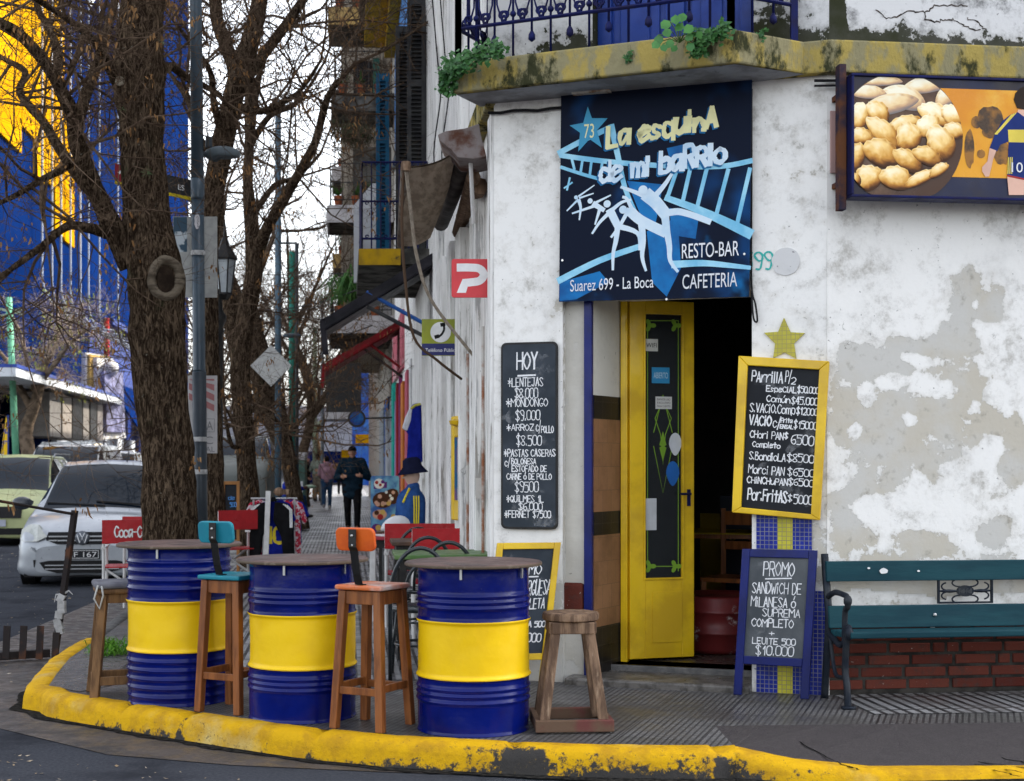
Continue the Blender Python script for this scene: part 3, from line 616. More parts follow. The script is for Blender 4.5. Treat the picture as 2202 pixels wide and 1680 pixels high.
# yellow door frame and leaf
hg = Ch.pt(uD, 0, -.45)
MB().bx(Ch, uJ + .005, uJ + .05, .0, 2.42, -.42, -.52).build('door_frame', m_yel, cb, bevel=.004)
le = V(1.192, 9.37, 0); Lf = Frame(V(hg.x, hg.y, 0), V(le.x - hg.x, le.y - hg.y, 0)); LW = (V(le.x - hg.x, le.y - hg.y, 0)).length
lz = lambda x, y: Lf.px(x, y)[1]
dl = MB(); g0, g1 = Lf.px(1385, 1000)[0], Lf.px(1464, 1000)[0]; gz0, gz1 = lz(1425, 1242), lz(1425, 677); t0, t1 = .02, -.025; zb0, zb1 = .10, 2.43
dl.bx(Lf, 0, g0, zb0, zb1, t0, t1).bx(Lf, g1, LW, zb0, zb1, t0, t1).bx(Lf, g0, g1, gz1, zb1, t0, t1).bx(Lf, g0, g1, zb0, gz0, t0, t1)
dl = dl.build('door_leaf', m_yel, cb, bevel=.004)
MB().bx(Lf, g0 + .05, g1 - .0, zb0 + .1, gz0 - .09, .02, .026).build('leaf_panel', m_yel, dl, bevel=.005)
ft = MB(); 
for a, c, z0, z1 in ((g0 - .012, g0, gz0 - .012, gz1 + .012), (g1, g1 + .012, gz0 - .012, gz1 + .012), (g0, g1, gz1, gz1 + .012), (g0, g1, gz0 - .012, gz0)): ft.bx(Lf, a, c, z0, z1, .02, .03)
ft.build('glazing_bead', m_yel, dl, bevel=.003)
gm, gt, gp_ = newmat('dark_glass'); gp_.inputs['Base Color'].default_value = (.03, .035, .04, 1); gp_.inputs['Roughness'].default_value = .06; gp_.inputs['Transmission Weight'].default_value = .5; gp_.inputs['IOR'].default_value = 1.3
MB().bx(Lf, g0, g1, gz0, gz1, .002, -.004).build('glass', gm, dl)
fil = MB(); q = lambda x, y: Lf.px(x, y)
for P in ([(1392, 690), (1392, 1228)], [(1458, 690), (1458, 1228)], [(1392, 690), (1458, 690)], [(1392, 1218), (1458, 1218)], [(1408, 900), (1425, 860), (1443, 900), (1430, 935), (1425, 1000), (1420, 935), (1408, 900)], [(1405, 960), (1425, 1060), (1445, 960)], [(1405, 930), (1425, 850)], [(1445, 930), (1425, 850)]):
    fil.ribbon([q(*p) for p in P], .006, Lf, .004 + fil.c * 1e-4); fil.c += 1
for x, y in ((1397, 1218), (1452, 1218), (1397, 700), (1452, 700)):
    c = q(x, y); fil.flat([(c[0] + .03 * math.cos(a) * (1 + .5 * math.cos(3 * a)), c[1] + .03 * math.sin(a) * (1 + .5 * math.cos(3 * a))) for a in [i * math.pi / 15 for i in range(30)]], Lf, .0036)
c = q(1425, 960); fil.flat([(c[0] + (.045 if i % 2 else .012) * math.sin(i * math.pi / 4) * .8, c[1] + (.1 if i % 4 == 0 else .04 if i % 2 == 0 else .012) * math.cos(i * math.pi / 4)) for i in range(8)], Lf, .0037)
fil.build('painted_ornament', flatm('green_glass_paint', (.16, .30, .03)), dl)
def sticker(name, x0, y0, x1, y1, col, parent=dl, text=None, tc=(.02, .02, .02), lines=1, rd=0):
    (a, z1), (c, z0) = q(x0, y0), q(x1, y1)
    m = MB(); 
    if rd:
        m.prism([((a + c) / 2 + (c - a) / 2 * math.cos(t) * (1 - .35 * (math.sin(t) < 0) * -math.sin(t)), (z0 + z1) / 2 + (z1 - z0) / 2 * math.sin(t)) for t in [i * math.pi / 12 for i in range(24)]], Lf, .003, .006)
    else: m.bx(Lf, a, c, z0, z1, .003, .006)
    o = m.build(name, flatm(name + '_paper', col), parent)
    if text:
        tm = MB(); n = len(text); hh = (z1 - z0) / (n + .6)
        for i, s in enumerate(text): ftext(tm, Lf, s, a + (c - a) * .1, z1 - hh * (i + 1.0) - hh * .1, hh * .62, .0075, c - (c - a) * .1)
        tm.build('lettering', flatm(name + '_ink', tc), o)
sticker('wifi_sticker', 1386, 729, 1414, 756, (.6, .6, .56), text=['WIFI'])
sticker('open_sign', 1401, 790, 1439, 825, (.03, .22, .42), text=['ABIERTO'], tc=(.45, .6, .7))
sticker('notice_sticker', 1409, 853, 1444, 880, (.55, .55, .53), text=['BAÑOS USO', 'EXCLUSIVO', 'PARA CLIENTES'])
sticker('oval_sticker', 1438, 931, 1465, 980, (.55, .58, .62), rd=1)
sticker('blue_sticker', 1432, 992, 1460, 1045, (.02, .12, .40), rd=1)
sticker('paper_sticker', 1388, 1072, 1411, 1140, (.5, .52, .54))
hn = MB(); 
for y in (700, 1180, 1400): 
    z = Ch.px(1348, y, -.44)[1]; hn.tube([Ch.pt(uD - .012, z - .04, -.425), Ch.pt(uD - .012, z + .04, -.425)], .009, 8).build('hinge', m_yel, dl); hn = MB()
hz = lz(1478, 1062); hu = q(1478, 1062)[0]
MB().bx(Lf, hu - .012, hu + .012, hz - .08, hz + .03, .02, .026).tube([Lf.pt(hu, hz, .02), Lf.pt(hu, hz, .055), Lf.pt(hu - .07, hz, .058)], .008, 8).build('door_handle', m_iron, dl)
# ---- writing on boards ---------------------------------------------------------------------
def quadframe(bl, br, tl):
    x = (br - bl); z = tl - bl; f = Frame(bl, x, z); 
    z = (z - f.x * z.dot(f.x)).normalized(); f.z = z; f.n = f.x.cross(z).normalized(); return f
def lines(mb, fr, fx, fy, data, wd, w=.003, slope=0, rnd=None):
    for s, x0, x1, yb, yt in data:
        u0, z0 = fr.px(fx(x0), fy(yb), w); u1, z1 = fr.px(fx(x1), fy(yb), w); _, z2 = fr.px(fx(x0), fy(yt), w)
        stext(mb, fr, s, u0, u1, z0, z2 - z0, wd if not isinstance(wd, tuple) else wd[0], w, slope, rnd=rnd)
def rrect(u0, u1, z0, z1, r, n=5):
    P = []
    for cx_, cy_, a0 in ((u1 - r, z1 - r, 0), (u0 + r, z1 - r, 90), (u0 + r, z0 + r, 180), (u1 - r, z0 + r, 270)):
        P += [(cx_ + r * math.cos(math.radians(a0 + 90 * i / n)), cy_ + r * math.sin(math.radians(a0 + 90 * i / n))) for i in range(n + 1)]
    return P
# HOY board
c7x = lambda x: 946.2 + x * .33275
c7y = lambda y: 645.1 + y * .33275
F1 = Frame(Ch.o + Ch.n * .012, Ch.x)
(a, z1), (c, z0) = F1.px(c7x(398), c7y(279)), F1.px(c7x(765), c7y(1484))
hb = thing('menu_chalkboard', 'tall black chalkboard headed HOY on the pier beside the open yellow door', 'chalkboard', F1.pt((a + c) / 2, z0))
MB().prism(rrect(a, c, z0, z1, .035), F1, 0, .016).build('frame', m_black, hb, bevel=.003)
MB().prism(rrect(a + .014, c - .014, z0 + .014, z1 - .014, .028), F1, .016, .0175).build('slate', m_chalkboard, hb)
t = MB()
lines(t, F1, c7x, c7y, [('HOY', 497, 627, 450, 345)], .0105, .0195)
lines(t, F1, c7x, c7y, [('*LENTEJAS', 440, 665, 560, 505), ('$8.000', 485, 632, 635, 572), ('*MONDONGO', 430, 695, 692, 640), ('$9.000', 490, 645, 778, 715), ('*ARROZ', 432, 605, 845, 805), ('c/', 622, 650, 850, 785), ('POLLO', 655, 733, 858, 815), ('$8.500', 495, 655, 940, 875),
  ('*PASTAS CASERAS', 415, 745, 1012, 968), ('c/', 420, 452, 1075, 1025), ('BOLOÑESA', 462, 620, 1062, 1025), ('ESTOFADO DE', 465, 690, 1110, 1072), ('CARNE ó DE POLLO', 432, 720, 1160, 1122), ('$9500', 485, 635, 1240, 1175), ('*QUiLMES 1L', 432, 668, 1305, 1264), ('$6.000', 510, 660, 1358, 1312), ('*FERNET $7500', 418, 715, 1405, 1362)], .0056, .0195)
t.ribbon([F1.px(c7x(510), c7y(492)), F1.px(c7x(622), c7y(487))], .011, F1, .0193)
t.build('chalk_writing', m_chalk, hb)
def smear(par, fr, w, boxes, seed):
    rnd = random.Random(seed); m = MB()
    for k, (u, z, L, wd) in enumerate(boxes):
        a = rnd.uniform(-.5, .9); P = [(u + L * (i / 10 - .5) * math.cos(a), z + L * (i / 10 - .5) * math.sin(a) + .25 * L * math.sin(i / 10 * math.pi) * rnd.uniform(-.5, 1)) for i in range(11)]
        m.ribbon([Vector(p) for p in P], [wd * (.4 + .6 * math.sin(math.pi * (i + .5) / 11)) for i in range(11)], fr, w + k * 4e-5)
    return m.build('chalk_smear', m_smear, par)
m_smear, t_, p_ = newmat('wiped_chalk_dust'); p_.inputs['Base Color'].default_value = (.55, .57, .6, 1); p_.inputs['Roughness'].default_value = 1; v_ = vec(t_); t_.links.new(mt(t_, 'MULTIPLY', mr(t_, nz(t_, 14, 8, v_, .7), .42, .75), .28), p_.inputs['Alpha'])
smear(hb, F1, .0178, [(a + (c - a) * RR.uniform(.25, .75), z0 + (z1 - z0) * (i + .7) / 13, (c - a) * RR.uniform(.3, .6), RR.uniform(.03, .08)) for i in range(12)], 3)
# yellow framed Parrilla board
F2b = Frame(Ch.o + Ch.n * .06, Ch.x, V(0, 0, 1) + Ch.n * -.02)
P = lambda x, y: F2b.hit(c8x(x), c8y(y))
F2 = quadframe(P(195, 1395), P(722, 1442), P(235, 458))
yb = thing('framed_chalkboard', 'black menu board in a thick yellow frame hung over the mosaic pillar', 'chalkboard', F2.o.lerp(P(722, 1442), .5))
def hull(x, y, w=0): return F2.px(c8x(x), c8y(y), w)
fm = MB(); o = [hull(*p) for p in ((235, 458), (778, 490), (722, 1442), (195, 1395))]; i_ = [hull(*p) for p in ((290, 515), (718, 541), (668, 1406), (250, 1364))]
for k in range(4):
    j = (k + 1) % 4; fm.prism([o[k], o[j], i_[j], i_[k]], F2, -.012, .028)
fm.build('frame', m_yel, yb, bevel=.005)
MB().prism([hull(*p) for p in ((286, 510), (724, 538), (672, 1410), (246, 1368))], F2, -.008, .004).build('slate', m_slateclean, yb)
t = MB(); sl_ = 0
lines(t, F2, c8x, c8y, [('PArrillA', 310, 495, 608, 545), ('VACiO', 295, 425, 868, 808), ('Por.FritAS', 285, 520, 1318, 1250)], .0085, .006)
lines(t, F2, c8x, c8y, [('P/', 512, 545, 612, 550), ('2', 548, 572, 625, 585), ('EspeCiAL', 398, 578, 668, 635), ('$50.000', 585, 712, 676, 638), ('Común', 400, 540, 730, 692), ('$45.000', 548, 708, 744, 702), ('S.VACiO.Comp', 298, 570, 790, 738), ('$12000', 578, 705, 806, 765), ('c/', 438, 480, 885, 825), ('Frita', 485, 552, 855, 828), ('ENSAL', 480, 558, 890, 868), ('$15000', 562, 702, 890, 845),
  ('CHori PAN', 300, 500, 945, 903), ('$', 506, 526, 950, 918), ('6500', 545, 680, 985, 928), ('Completo', 315, 480, 1000, 968), ('S.BondioLA', 295, 512, 1075, 1030), ('$8500', 522, 682, 1088, 1042), ('Morci PAN', 290, 505, 1158, 1108), ('$6500', 525, 685, 1172, 1128), ('CHiNCHuPAN', 282, 525, 1216, 1178), ('$6500', 530, 682, 1230, 1188), ('$', 526, 550, 1328, 1290), ('5000', 562, 675, 1340, 1288)], .0058, .006)
t.build('chalk_writing', m_chalk, yb)
smear(yb, F2, .0045, [(F2.px(c8x(x), c8y(y))[0], F2.px(c8x(x), c8y(y))[1], .22, .07) for x, y in ((560, 700), (600, 800), (620, 960), (600, 1080), (590, 1300), (450, 620), (420, 1180))], 4)
# A-boards
def aboard(name, label, mat, slate, bl, br, lean, ht, zb, fw, lns, fx, fy, wd, under=None, shear=0, legs=True):
    x = (br - bl).normalized(); back = V(-x.y, x.x, 0); up = V(0, 0, ht) + back * lean + x * shear * ht
    fr = Frame(bl, x, up); fr.z = up.normalized(); fr.n = fr.x.cross(fr.z).normalized(); W = (br - bl).length; L = up.length
    t_ = thing(name, label, 'chalkboard', (bl + br) / 2)
    f = MB(); f.bx(fr, 0, fw, 0, L, 0, .028).bx(fr, W - fw, W, 0, L, 0, .028).bx(fr, fw, W - fw, L - fw, L, 0.001, .027).bx(fr, fw, W - fw, zb - fw, zb, 0.001, .027)
    f.build('frame', mat, t_, bevel=.004)
    MB().bx(fr, fw - .004, W - fw + .004, zb - .004, L - fw + .004, .006, .014).build('slate', slate, t_)
    if legs:
        lg = MB(); e = back * (lean * 2 + .0)
        for u in (.02, W - .02): lg.bar(fr.pt(u, L - .03, -.015), V(fr.pt(u, 0).x, fr.pt(u, 0).y, .0) + e * .92, .03, .022, fr.x)
        lg.build('rear_leg', mat, t_)
    m = MB(); lines(m, fr, fx, fy, lns, wd, .0165)
    for (x0, y0), (x1, y1) in under or (): m.ribbon([fr.px(fx(x0), fy(y0), .0165), fr.px(fx(x1), fy(y1), .0165)], wd * 1.2, fr, .0162)
    m.build('chalk_writing', m_chalk, t_); smear(t_, fr, .0143, [(W * RR.uniform(.3, .7), zb + (L - fw - zb) * (i + .6) / 9, W * RR.uniform(.35, .6), RR.uniform(.03, .07)) for i in range(8)], 5); return t_
d4x = lambda x: 1419.3 + x * .3599
d4y = lambda y: 1075.2 + y * .3599
bl, br = G(1579, 1493), G(1740, 1503)
aboard('sandwich_board', 'blue framed sandwich board reading PROMO, standing on the pavement in front of the mosaic pillar', m_blue, m_slatedust, bl, br, .035, .862, .232, .048,
       [('PROMO', 617, 800, 452, 372), ('SANDWiCH DE', 550, 842, 556, 492), ('MiLANESA ó', 543, 808, 635, 578), ('SUPREMA', 612, 835, 695, 648), ('COMPLETO', 548, 795, 755, 708), ('+', 652, 682, 806, 778), ('LEUiTE 500', 552, 808, 858, 822), ('$10.000', 572, 795, 925, 868)], d4x, d4y, .0058, [((630, 472), (785, 469))], .052, legs=False)
c3x = lambda x: 860.2 + x * .3599
c3y = lambda y: 1075.2 + y * .3599
bl, br = PT(1062, 1452, 8.75), PT(1178, 1452, 8.62); bl.z = br.z = 0
ab2 = aboard('sandwich_board', 'yellow framed sandwich board half hidden behind the nearest barrel, advertising a hamburger promo', m_yel, m_chalkboard, G(1032, 1480), G(1170, 1476), .06, .88, .205, .04,
       [('PROMO', 655, 840, 446, 390), ('HAMBURGUESA', 640, 893, 570, 482), ('COMPLETA', 672, 860, 652, 592), ('+ COCA 500', 660, 865, 762, 728), ('$9000', 700, 838, 850, 800)], c3x, c3y, .007, [((680, 462), (825, 458))], .13, legs=False)
# ---- banner over the door ----------------------------------------------------------------------
b3x = lambda x: 1161.2 + x * .3891
b3y = lambda y: y * .3891
Fb0 = Frame(Ch.o + Ch.n * .05, Ch.x)
P = lambda x, y: Fb0.hit(b3x(x), b3y(y))
Fb = quadframe(P(105, 1668), P(1155, 1640), P(117, 520))
bn = thing('bar_banner', 'dark blue painted banner of the corner bar hung over the yellow door under the balcony', 'banner', Fb.pt((P(1155, 1640) - Fb.o).dot(Fb.x) / 2, 0))
Q = lambda x, y: Fb.px(b3x(x), b3y(y))
m, t_, p_ = newmat('night_blue_banner'); v = vec(t_)
c_ = mx(t_, mr(t_, nz(t_, 1.6, 3, v), .5, .72), (.004, .008, .022), (.006, .06, .20)); c_ = mx(t_, mr(t_, nz(t_, 2.6, 4, v), .6, .8), c_, (.01, .16, .42)); t_.links.new(c_, p_.inputs['Base Color']); p_.inputs['Roughness'].default_value = .55
MB().prism([Q(117, 480), Q(1172, 400), Q(1155, 1640), Q(105, 1668)], Fb, -.012, 0).build('canvas', m, bn)
lb = M('light_blue_brushwork', (.16, .46, .68), (.35, .66, .82), 5, .35, .65, .6); pw = M('pale_brushwork', (.62, .74, .84), (.45, .62, .78), 6, .4, .7, .6); mb_ = M('mid_blue_brushwork', (.012, .17, .45), (.01, .08, .26), 3, .4, .65, .6)
art = MB(); L = .0005
def rib(P, w, m, k=[0]):
    k[0] += 1; pts = [Q(*p) for p in P]
    if len(pts) > 2: pts = [Vector((a.x, a.y)) for a in smooth_pts([(x, y, 0) for x, y in pts], 4)]
    ws = w if not isinstance(w, tuple) else [w[0] + (w[1] - w[0]) * i / (len(pts) - 1) for i in range(len(pts))]
    art.ribbon(pts, [x * .00104 for x in ws] if isinstance(ws, list) else ws * .00104, Fb, .0006 + k[0] * 3e-5, m)
def pol(P, m, k=[0]):
    k[0] += 1; art.flat([Q(*p) for p in P], Fb, .0003 + k[0] * 2e-5, m)
pol([(590, 1280), (760, 1200), (780, 1480), (700, 1640), (620, 1560)], 2); pol([(700, 820), (830, 790), (790, 870), (720, 890)], 2); pol([(110, 1560), (330, 1500), (380, 1560), (200, 1655), (108, 1664)], 2); pol([(715, 1150), (880, 1180), (860, 1320), (730, 1300)], 2); pol([(480, 1000), (680, 1020), (640, 1230), (560, 1200)], 2)
rib([(108, 845), (250, 770), (390, 705)], 34, 0); rib([(395, 700), (430, 860), (470, 1040), (530, 1180)], (38, 24), 0)
rib([(118, 860), (300, 885), (500, 905), (760, 920), (1000, 920), (1165, 890)], 30, 0); rib([(118, 925), (240, 965), (400, 1010)], 20, 0)
for x0, y0, x1, y1 in ((175, 875, 190, 935), (235, 885, 225, 950), (285, 890, 275, 968), (345, 895, 330, 985)): rib([(x0, y0), (x1, y1)], 16, 0)
for x0, y0, x1, y1 in ((760, 930, 705, 1090), (830, 935, 790, 1110), (920, 940, 870, 1140), (1040, 940, 975, 1185), (1160, 935, 1090, 1235)): rib([(x0, y0), (x1, y1)], 24, 0)
rib([(700, 1095), (850, 1150), (1000, 1215), (1155, 1290)], (34, 60), 0); rib([(108, 1550), (330, 1440), (560, 1360)], (40, 34), 0); rib([(740, 1462), (900, 1455), (1050, 1468), (1158, 1480)], (44, 22), 0)
def fig(pts, hd, s=1, m=1):   # little running figures: limbs as brush strokes
    for P, w in pts: rib(P, (w[0] * s, w[1] * s) if isinstance(w, tuple) else w * s, m)
    x, y, r = hd; c = Q(x, y); art.flat([(c[0] + r * .00104 * math.cos(a), c[1] + r * .00104 * math.sin(a)) for a in [i * math.pi / 8 for i in range(16)]], Fb, .0042, m)
fig([([(600, 1085), (640, 1120), (690, 1180)], (80, 70)), ([(590, 1090), (520, 1060), (450, 1035)], (30, 16)), ([(640, 1080), (690, 1020), (730, 960)], (34, 18)), ([(690, 1180), (700, 1270), (715, 1360), (720, 1440), (760, 1500)], (50, 16)), ([(690, 1180), (760, 1170), (810, 1180), (870, 1200), (935, 1225)], (42, 34))], (570, 1052, 28))
fig([([(500, 1170), (560, 1220), (680, 1280)], (60, 60)), ([(490, 1160), (440, 1250), (395, 1310)], (26, 14)), ([(510, 1160), (480, 1100), (460, 1090)], (24, 16)), ([(560, 1230), (570, 1330), (565, 1420), (585, 1495)], (44, 14)), ([(430, 1250), (420, 1330), (405, 1400), (403, 1490)], (36, 14))], (460, 1160, 24))
fig([([(390, 1170), (430, 1250)], (50, 44)), ([(380, 1180), (330, 1230), (290, 1290)], (24, 12)), ([(400, 1160), (450, 1120), (500, 1105)], (24, 12)), ([(430, 1250), (540, 1290), (550, 1380)], (36, 14))], (372, 1128, 22))
fig([([(300, 1130), (350, 1160)], (34, 26)), ([(300, 1140), (240, 1160), (180, 1180)], (18, 10)), ([(310, 1120), (390, 1080)], (16, 8)), ([(330, 1160), (305, 1240)], (22, 9))], (278, 1112, 16))
fig([([(215, 1110), (225, 1150), (218, 1215)], (24, 8)), ([(210, 1105), (150, 1165)], (14, 8)), ([(220, 1095), (295, 1070)], (12, 7)), ([(215, 1085), (300, 1025)], (12, 6))], (200, 1092, 12))
rib([(165, 985), (150, 1050)], 12, 0); rib([(135, 1040), (178, 1010)], 10, 0)
art.build('painted_scene', [lb, pw, mb_], bn)
# star and lettering
stp = [(265, 590), (288, 655), (375, 655), (315, 722), (343, 818), (275, 770), (212, 840), (222, 735), (165, 695), (240, 680)]
MB().flat([Q(*p) for p in stp], Fb, .0046).build('star', flatm('sky_blue_star', (.055, .30, .50)), bn)
t = MB(); (u0, z0), (u1, z1) = Q(245, 765), Q(300, 680); ftext(t, Fb, '73', u0, z0, z1 - z0, .0052, u1)
ye = flatm('pale_yellow_lettering', (.80, .77, .42)); t.build('star_number', ye, bn)
RR2 = random.Random(3)
for txt, mm, off in ((('La esquinA', 375, 815, 975, 700, 112), ye, 0), (('de mi baRRio', 335, 1008, 1022, 893, 110), pw, 1)):
    s, x0, y0, x1, y1, h = txt; u0, z0 = Q(x0, y0); u1, z1 = Q(x1, y1); hh = h * .00104 * 1.02
    for mat_, dx, w, wd in ((flatm('blue_letter_shadow', (.01, .13, .32)), -.009, .0047, .034), (mm, 0, .0062, .031)):
        t = MB(); rnd = random.Random(11 + off); stext(t, Fb, s, u0 + dx, u1 + dx, z0 + dx, hh, wd, w, (z1 - z0) / (u1 - u0), .06, rnd)
        t.build('brush_lettering', mat_, bn)
wl_ = flatm('white_lettering', (.75, .77, .82))
for s, x0, y0, x1, y1 in (('RESTO-BAR', 785, 1430, 1100, 1345), ('CAFETERIA', 788, 1598, 1090, 1515), ('Suarez 699 - La Boca', 168, 1612, 628, 1545)):
    (u0, z0), (u1, _) = Q(x0, y0), Q(x1, y0 - 8); _, z1 = Q(x0, y1); t = MB(); ftext(t, Fb, s, u0, z0, z1 - z0, .0052, u1, slope=.02); t.build('sans_lettering', wl_, bn)
sc_ = MB()
for x, y in ((125, 1440), (1130, 1405), (700, 1655)): MB().lathe([(.009, 0), (.007, .006)], Fb.pt(*Q(x, y), .001), 8, Fb.mat() @ Matrix.Rotation(-math.pi / 2, 3, 'X')).build('screw', m_chrome, bn)
# ---- big food sign on the street wall -----------------------------------------------------------
e4x = lambda x: 1634.3 + x * .3584
e4y = lambda y: y * .3584
Fs = Frame(Rw.o + Rw.n * .22, Rw.x); SQ = lambda x, y: Fs.px(e4x(x), e4y(y))
(u0, z1), (_, z0) = SQ(545, 440), SQ(530, 1183); u1 = u0 + 2.35
sg = thing('food_sign', 'large wall sign picturing golden pastries and a footballer on orange', 'sign', Fs.pt((u0 + u1) / 2, z0))
f = MB(); fw = .016
f.bx(Fs, u0, u1, z0, z0 + fw, -.11, .015).bx(Fs, u0, u1, z1 - fw, z1, -.11, .015).bx(Fs, u0, u0 + fw, z0 + fw, z1 - fw, -.11, .015).bx(Fs, u1 - fw, u1, z0 + fw, z1 - fw, -.11, .015)
f.build('frame', m_iron, sg, bevel=.004)
bk = MB().bx(Fs, u0 - .045, u0 - .005, z0 - .06, z1 + .07, -.13, -.06); bk.bar(Fs.pt(u0 - .02, z0 + .1, -.1), Fs.pt(u0 - .02, z0 + .1, -.22), .03, .03); bk.bar(Fs.pt(u0 - .02, z1 - .1, -.1), Fs.pt(u0 - .02, z1 - .1, -.22), .03, .03)
bk.build('bracket', M('rusty_dark_bracket', (.03, .03, .05), (.14, .06, .03), 5, rough=.8), sg)
MB().bx(Fs, u0 + fw, u1 - fw, z0 + fw, z1 - fw, -.1, 0).build('panel', M('navy_print', (.008, .012, .045), (.02, .015, .02), 3, rough=.35), sg)
(oa, oz1), (ob, oz0) = SQ(1080, 530), SQ(2600, 1100)
MB().bx(Fs, oa, u1 - fw, oz0, oz1, .0, .002).build('orange_field', M('orange_print', (.75, .34, .015), (.66, .24, .01), 2, rough=.35, c3=(.8, .5, .08), sc3=1.3), sg)
cc = SQ(845, 830); rad = SQ(1215, 830)[0] - cc[0]
disc = [(cc[0] + rad * math.cos(a), cc[1] + rad * 1.02 * math.sin(a)) for a in [i * math.pi / 32 for i in range(64)]]
ulo = u0 + fw + .001; zlo = z0 + fw + .001; zhi = z1 - fw - .001
disc = [(max(ulo, x), min(zhi, max(zlo, y))) for x, y in disc]
MB().prism(disc, Fs, .002, .004).build('picture_ground', M('brown_bowl_print', (.06, .025, .012), (.20, .12, .07), 2.4, .5, .75, rough=.3), sg)
e1 = M('baked_crust', (.80, .48, .13), (.95, .74, .36), 11, .38, .62, rough=.3); e2 = M('browned_crust', (.40, .16, .025), (.68, .36, .08), 11, .38, .62, rough=.3); e3 = M('pale_crust', (.98, .86, .58), (.84, .58, .24), 10, .4, .66, rough=.3); e4 = flatm('crust_highlight', (.92, .84, .62), .3)
em = MB(); rnd = random.Random(4)
EL_ = [(1000, 520, 130, 60, 10, 2), (860, 600, 120, 80, -20, 2), (640, 560, 100, 50, 0, 2), (700, 490, 130, 40, 0, 2), (1120, 590, 70, 60, 30, 2), (780, 640, 150, 70, 15, 0), (1050, 700, 110, 70, -25, 2), (1165, 700, 60, 80, 60, 2), (1160, 800, 75, 55, 0, 0), (600, 700, 70, 75, 80, 2), (700, 690, 75, 70, -40, 0), (860, 760, 100, 60, 20, 0), (600, 830, 70, 60, -10, 0), (1000, 770, 60, 90, -30, 2), (735, 810, 115, 75, -42, 0), (895, 840, 75, 95, 25, 0), (580, 950, 85, 60, 75, 1), (1090, 880, 80, 120, 30, 0), (720, 935, 115, 85, -25, 1), (880, 975, 90, 70, -35, 1), (1000, 950, 85, 65, -20, 1), (660, 1080, 80, 85, 45, 0), (560, 1090, 45, 60, 70, 1), (810, 1085, 100, 75, -15, 0), (960, 1080, 100, 40, 25, 0), (1070, 1030, 60, 40, 30, 0)]
vc = []
for k, (x, y, rx, ry, an, mi) in enumerate(EL_):
    c = SQ(x, y); s = .00099 * 1.02; a0 = math.radians(an); w0 = .0045 + k * .0003; NR, NSG = 9, 34; n0 = len(em.v); ph = rnd.uniform(0, 6); soft = 1 if y < 660 else 0
    for i in range(NR + 1):
        for j in range(NSG):
            a = 2 * math.pi * j / NSG; rr = i / NR; sg_n = math.sin(a)
            cr = 1 + (.055 * math.sin(a * 13 + ph) if sg_n > .1 and rr > .8 and not soft else 0) + .06 * math.sin(2 * a + ph)
            px_ = rx * 1.12 * s * math.cos(a) * rr * cr; py_ = ry * 1.08 * s * (1 if sg_n > 0 else -.62) * abs(sg_n) ** 1.3 * rr * cr
            X, Y = c[0] + px_ * math.cos(a0) - py_ * math.sin(a0), c[1] + px_ * math.sin(a0) + py_ * math.cos(a0)
            nx = math.cos(a) * math.cos(a0) - sg_n * math.sin(a0); ny = math.cos(a) * math.sin(a0) + sg_n * math.cos(a0); h = math.sqrt(max(0, 1 - (rr * .97) ** 2))
            lam = .45 * h + .62 * rr * (-.55 * nx * .6 + .83 * ny) + .12
            if sg_n > .1 and .78 < rr < .93: lam -= .26 * (.5 + .5 * math.sin(a * 13 + ph))
            nn = noise.noise(V(X * 26, Y * 26, k)) * .5 + noise.noise(V(X * 70, Y * 70, k)) * .28
            t = max(0, min(1, lam * 1.05 + .02 + nn * .36 + (.16 if mi == 2 else -.10 if mi == 1 else 0)))
            st_ = [(0, (.06, .02, .005)), (.22, (.30, .11, .015)), (.45, (.66, .33, .06)), (.7, (.92, .64, .24)), (1, (1, .93, .68))]
            for (ta, ca), (tb, cb_) in zip(st_, st_[1:]):
                if ta <= t <= tb: f_ = (t - ta) / (tb - ta); cc_ = [p + (q - p) * f_ for p, q in zip(ca, cb_)]; break
            if soft: cc_ = [q * .75 + .17 for q in cc_]
            dd = math.hypot(X - cc[0], Y - cc[1])
            if dd > rad: X, Y = cc[0] + (X - cc[0]) * rad / dd, cc[1] + (Y - cc[1]) * rad / dd
            em.v.append(Fs.pt(max(ulo, X), min(zhi, max(zlo, Y)), w0)); vc.append((*cc_, 1))
    for i in range(NR):
        for j in range(NSG):
            A_, B_ = n0 + i * NSG + j, n0 + i * NSG + (j + 1) % NSG; em.f.append([A_, A_ + NSG, B_ + NSG, B_] if i else [A_, A_ + NSG, B_ + NSG]); em.m.append(0)
mp_, t_, p_ = newmat('printed_pastry_photo'); at_ = node(t_, 'ShaderNodeAttribute', attribute_name='print'); t_.links.new(at_.outputs['Color'], p_.inputs['Base Color']); p_.inputs['Roughness'].default_value = .35; p_.inputs['Specular IOR Level'].default_value = .2
eo = em.build('pastry_picture', mp_, sg); ca_ = eo.data.color_attributes.new('print', 'FLOAT_COLOR', 'POINT'); ca_.data.foreach_set('color', [q for c_ in vc for q in c_])
stn = MB(); dkb = M('dark_sepia_print', (.05, .025, .01), (.30, .13, .02), 9, .4, .6, rough=.35)
for x0, y0, x1, y1 in ((1225, 780, 1285, 1010), (1300, 640, 1460, 800), (1330, 760, 1440, 830), (1400, 850, 1500, 990), (1265, 700, 1330, 770), (1300, 900, 1350, 950)):
    a = SQ(x0, y1); c = SQ(x1, y0); n = 18; stn.flat([((a[0] + c[0]) / 2 + (c[0] - a[0]) / 2 * math.cos(i * 2 * math.pi / n) * (1 + .2 * noise.noise(V(i * .9, x0, 0))), (a[1] + c[1]) / 2 + (c[1] - a[1]) / 2 * math.sin(i * 2 * math.pi / n) * (1 + .2 * noise.noise(V(i * .9, y0, 3)))) for i in range(n)], Fs, .003 + len(stn.f) * .0001)
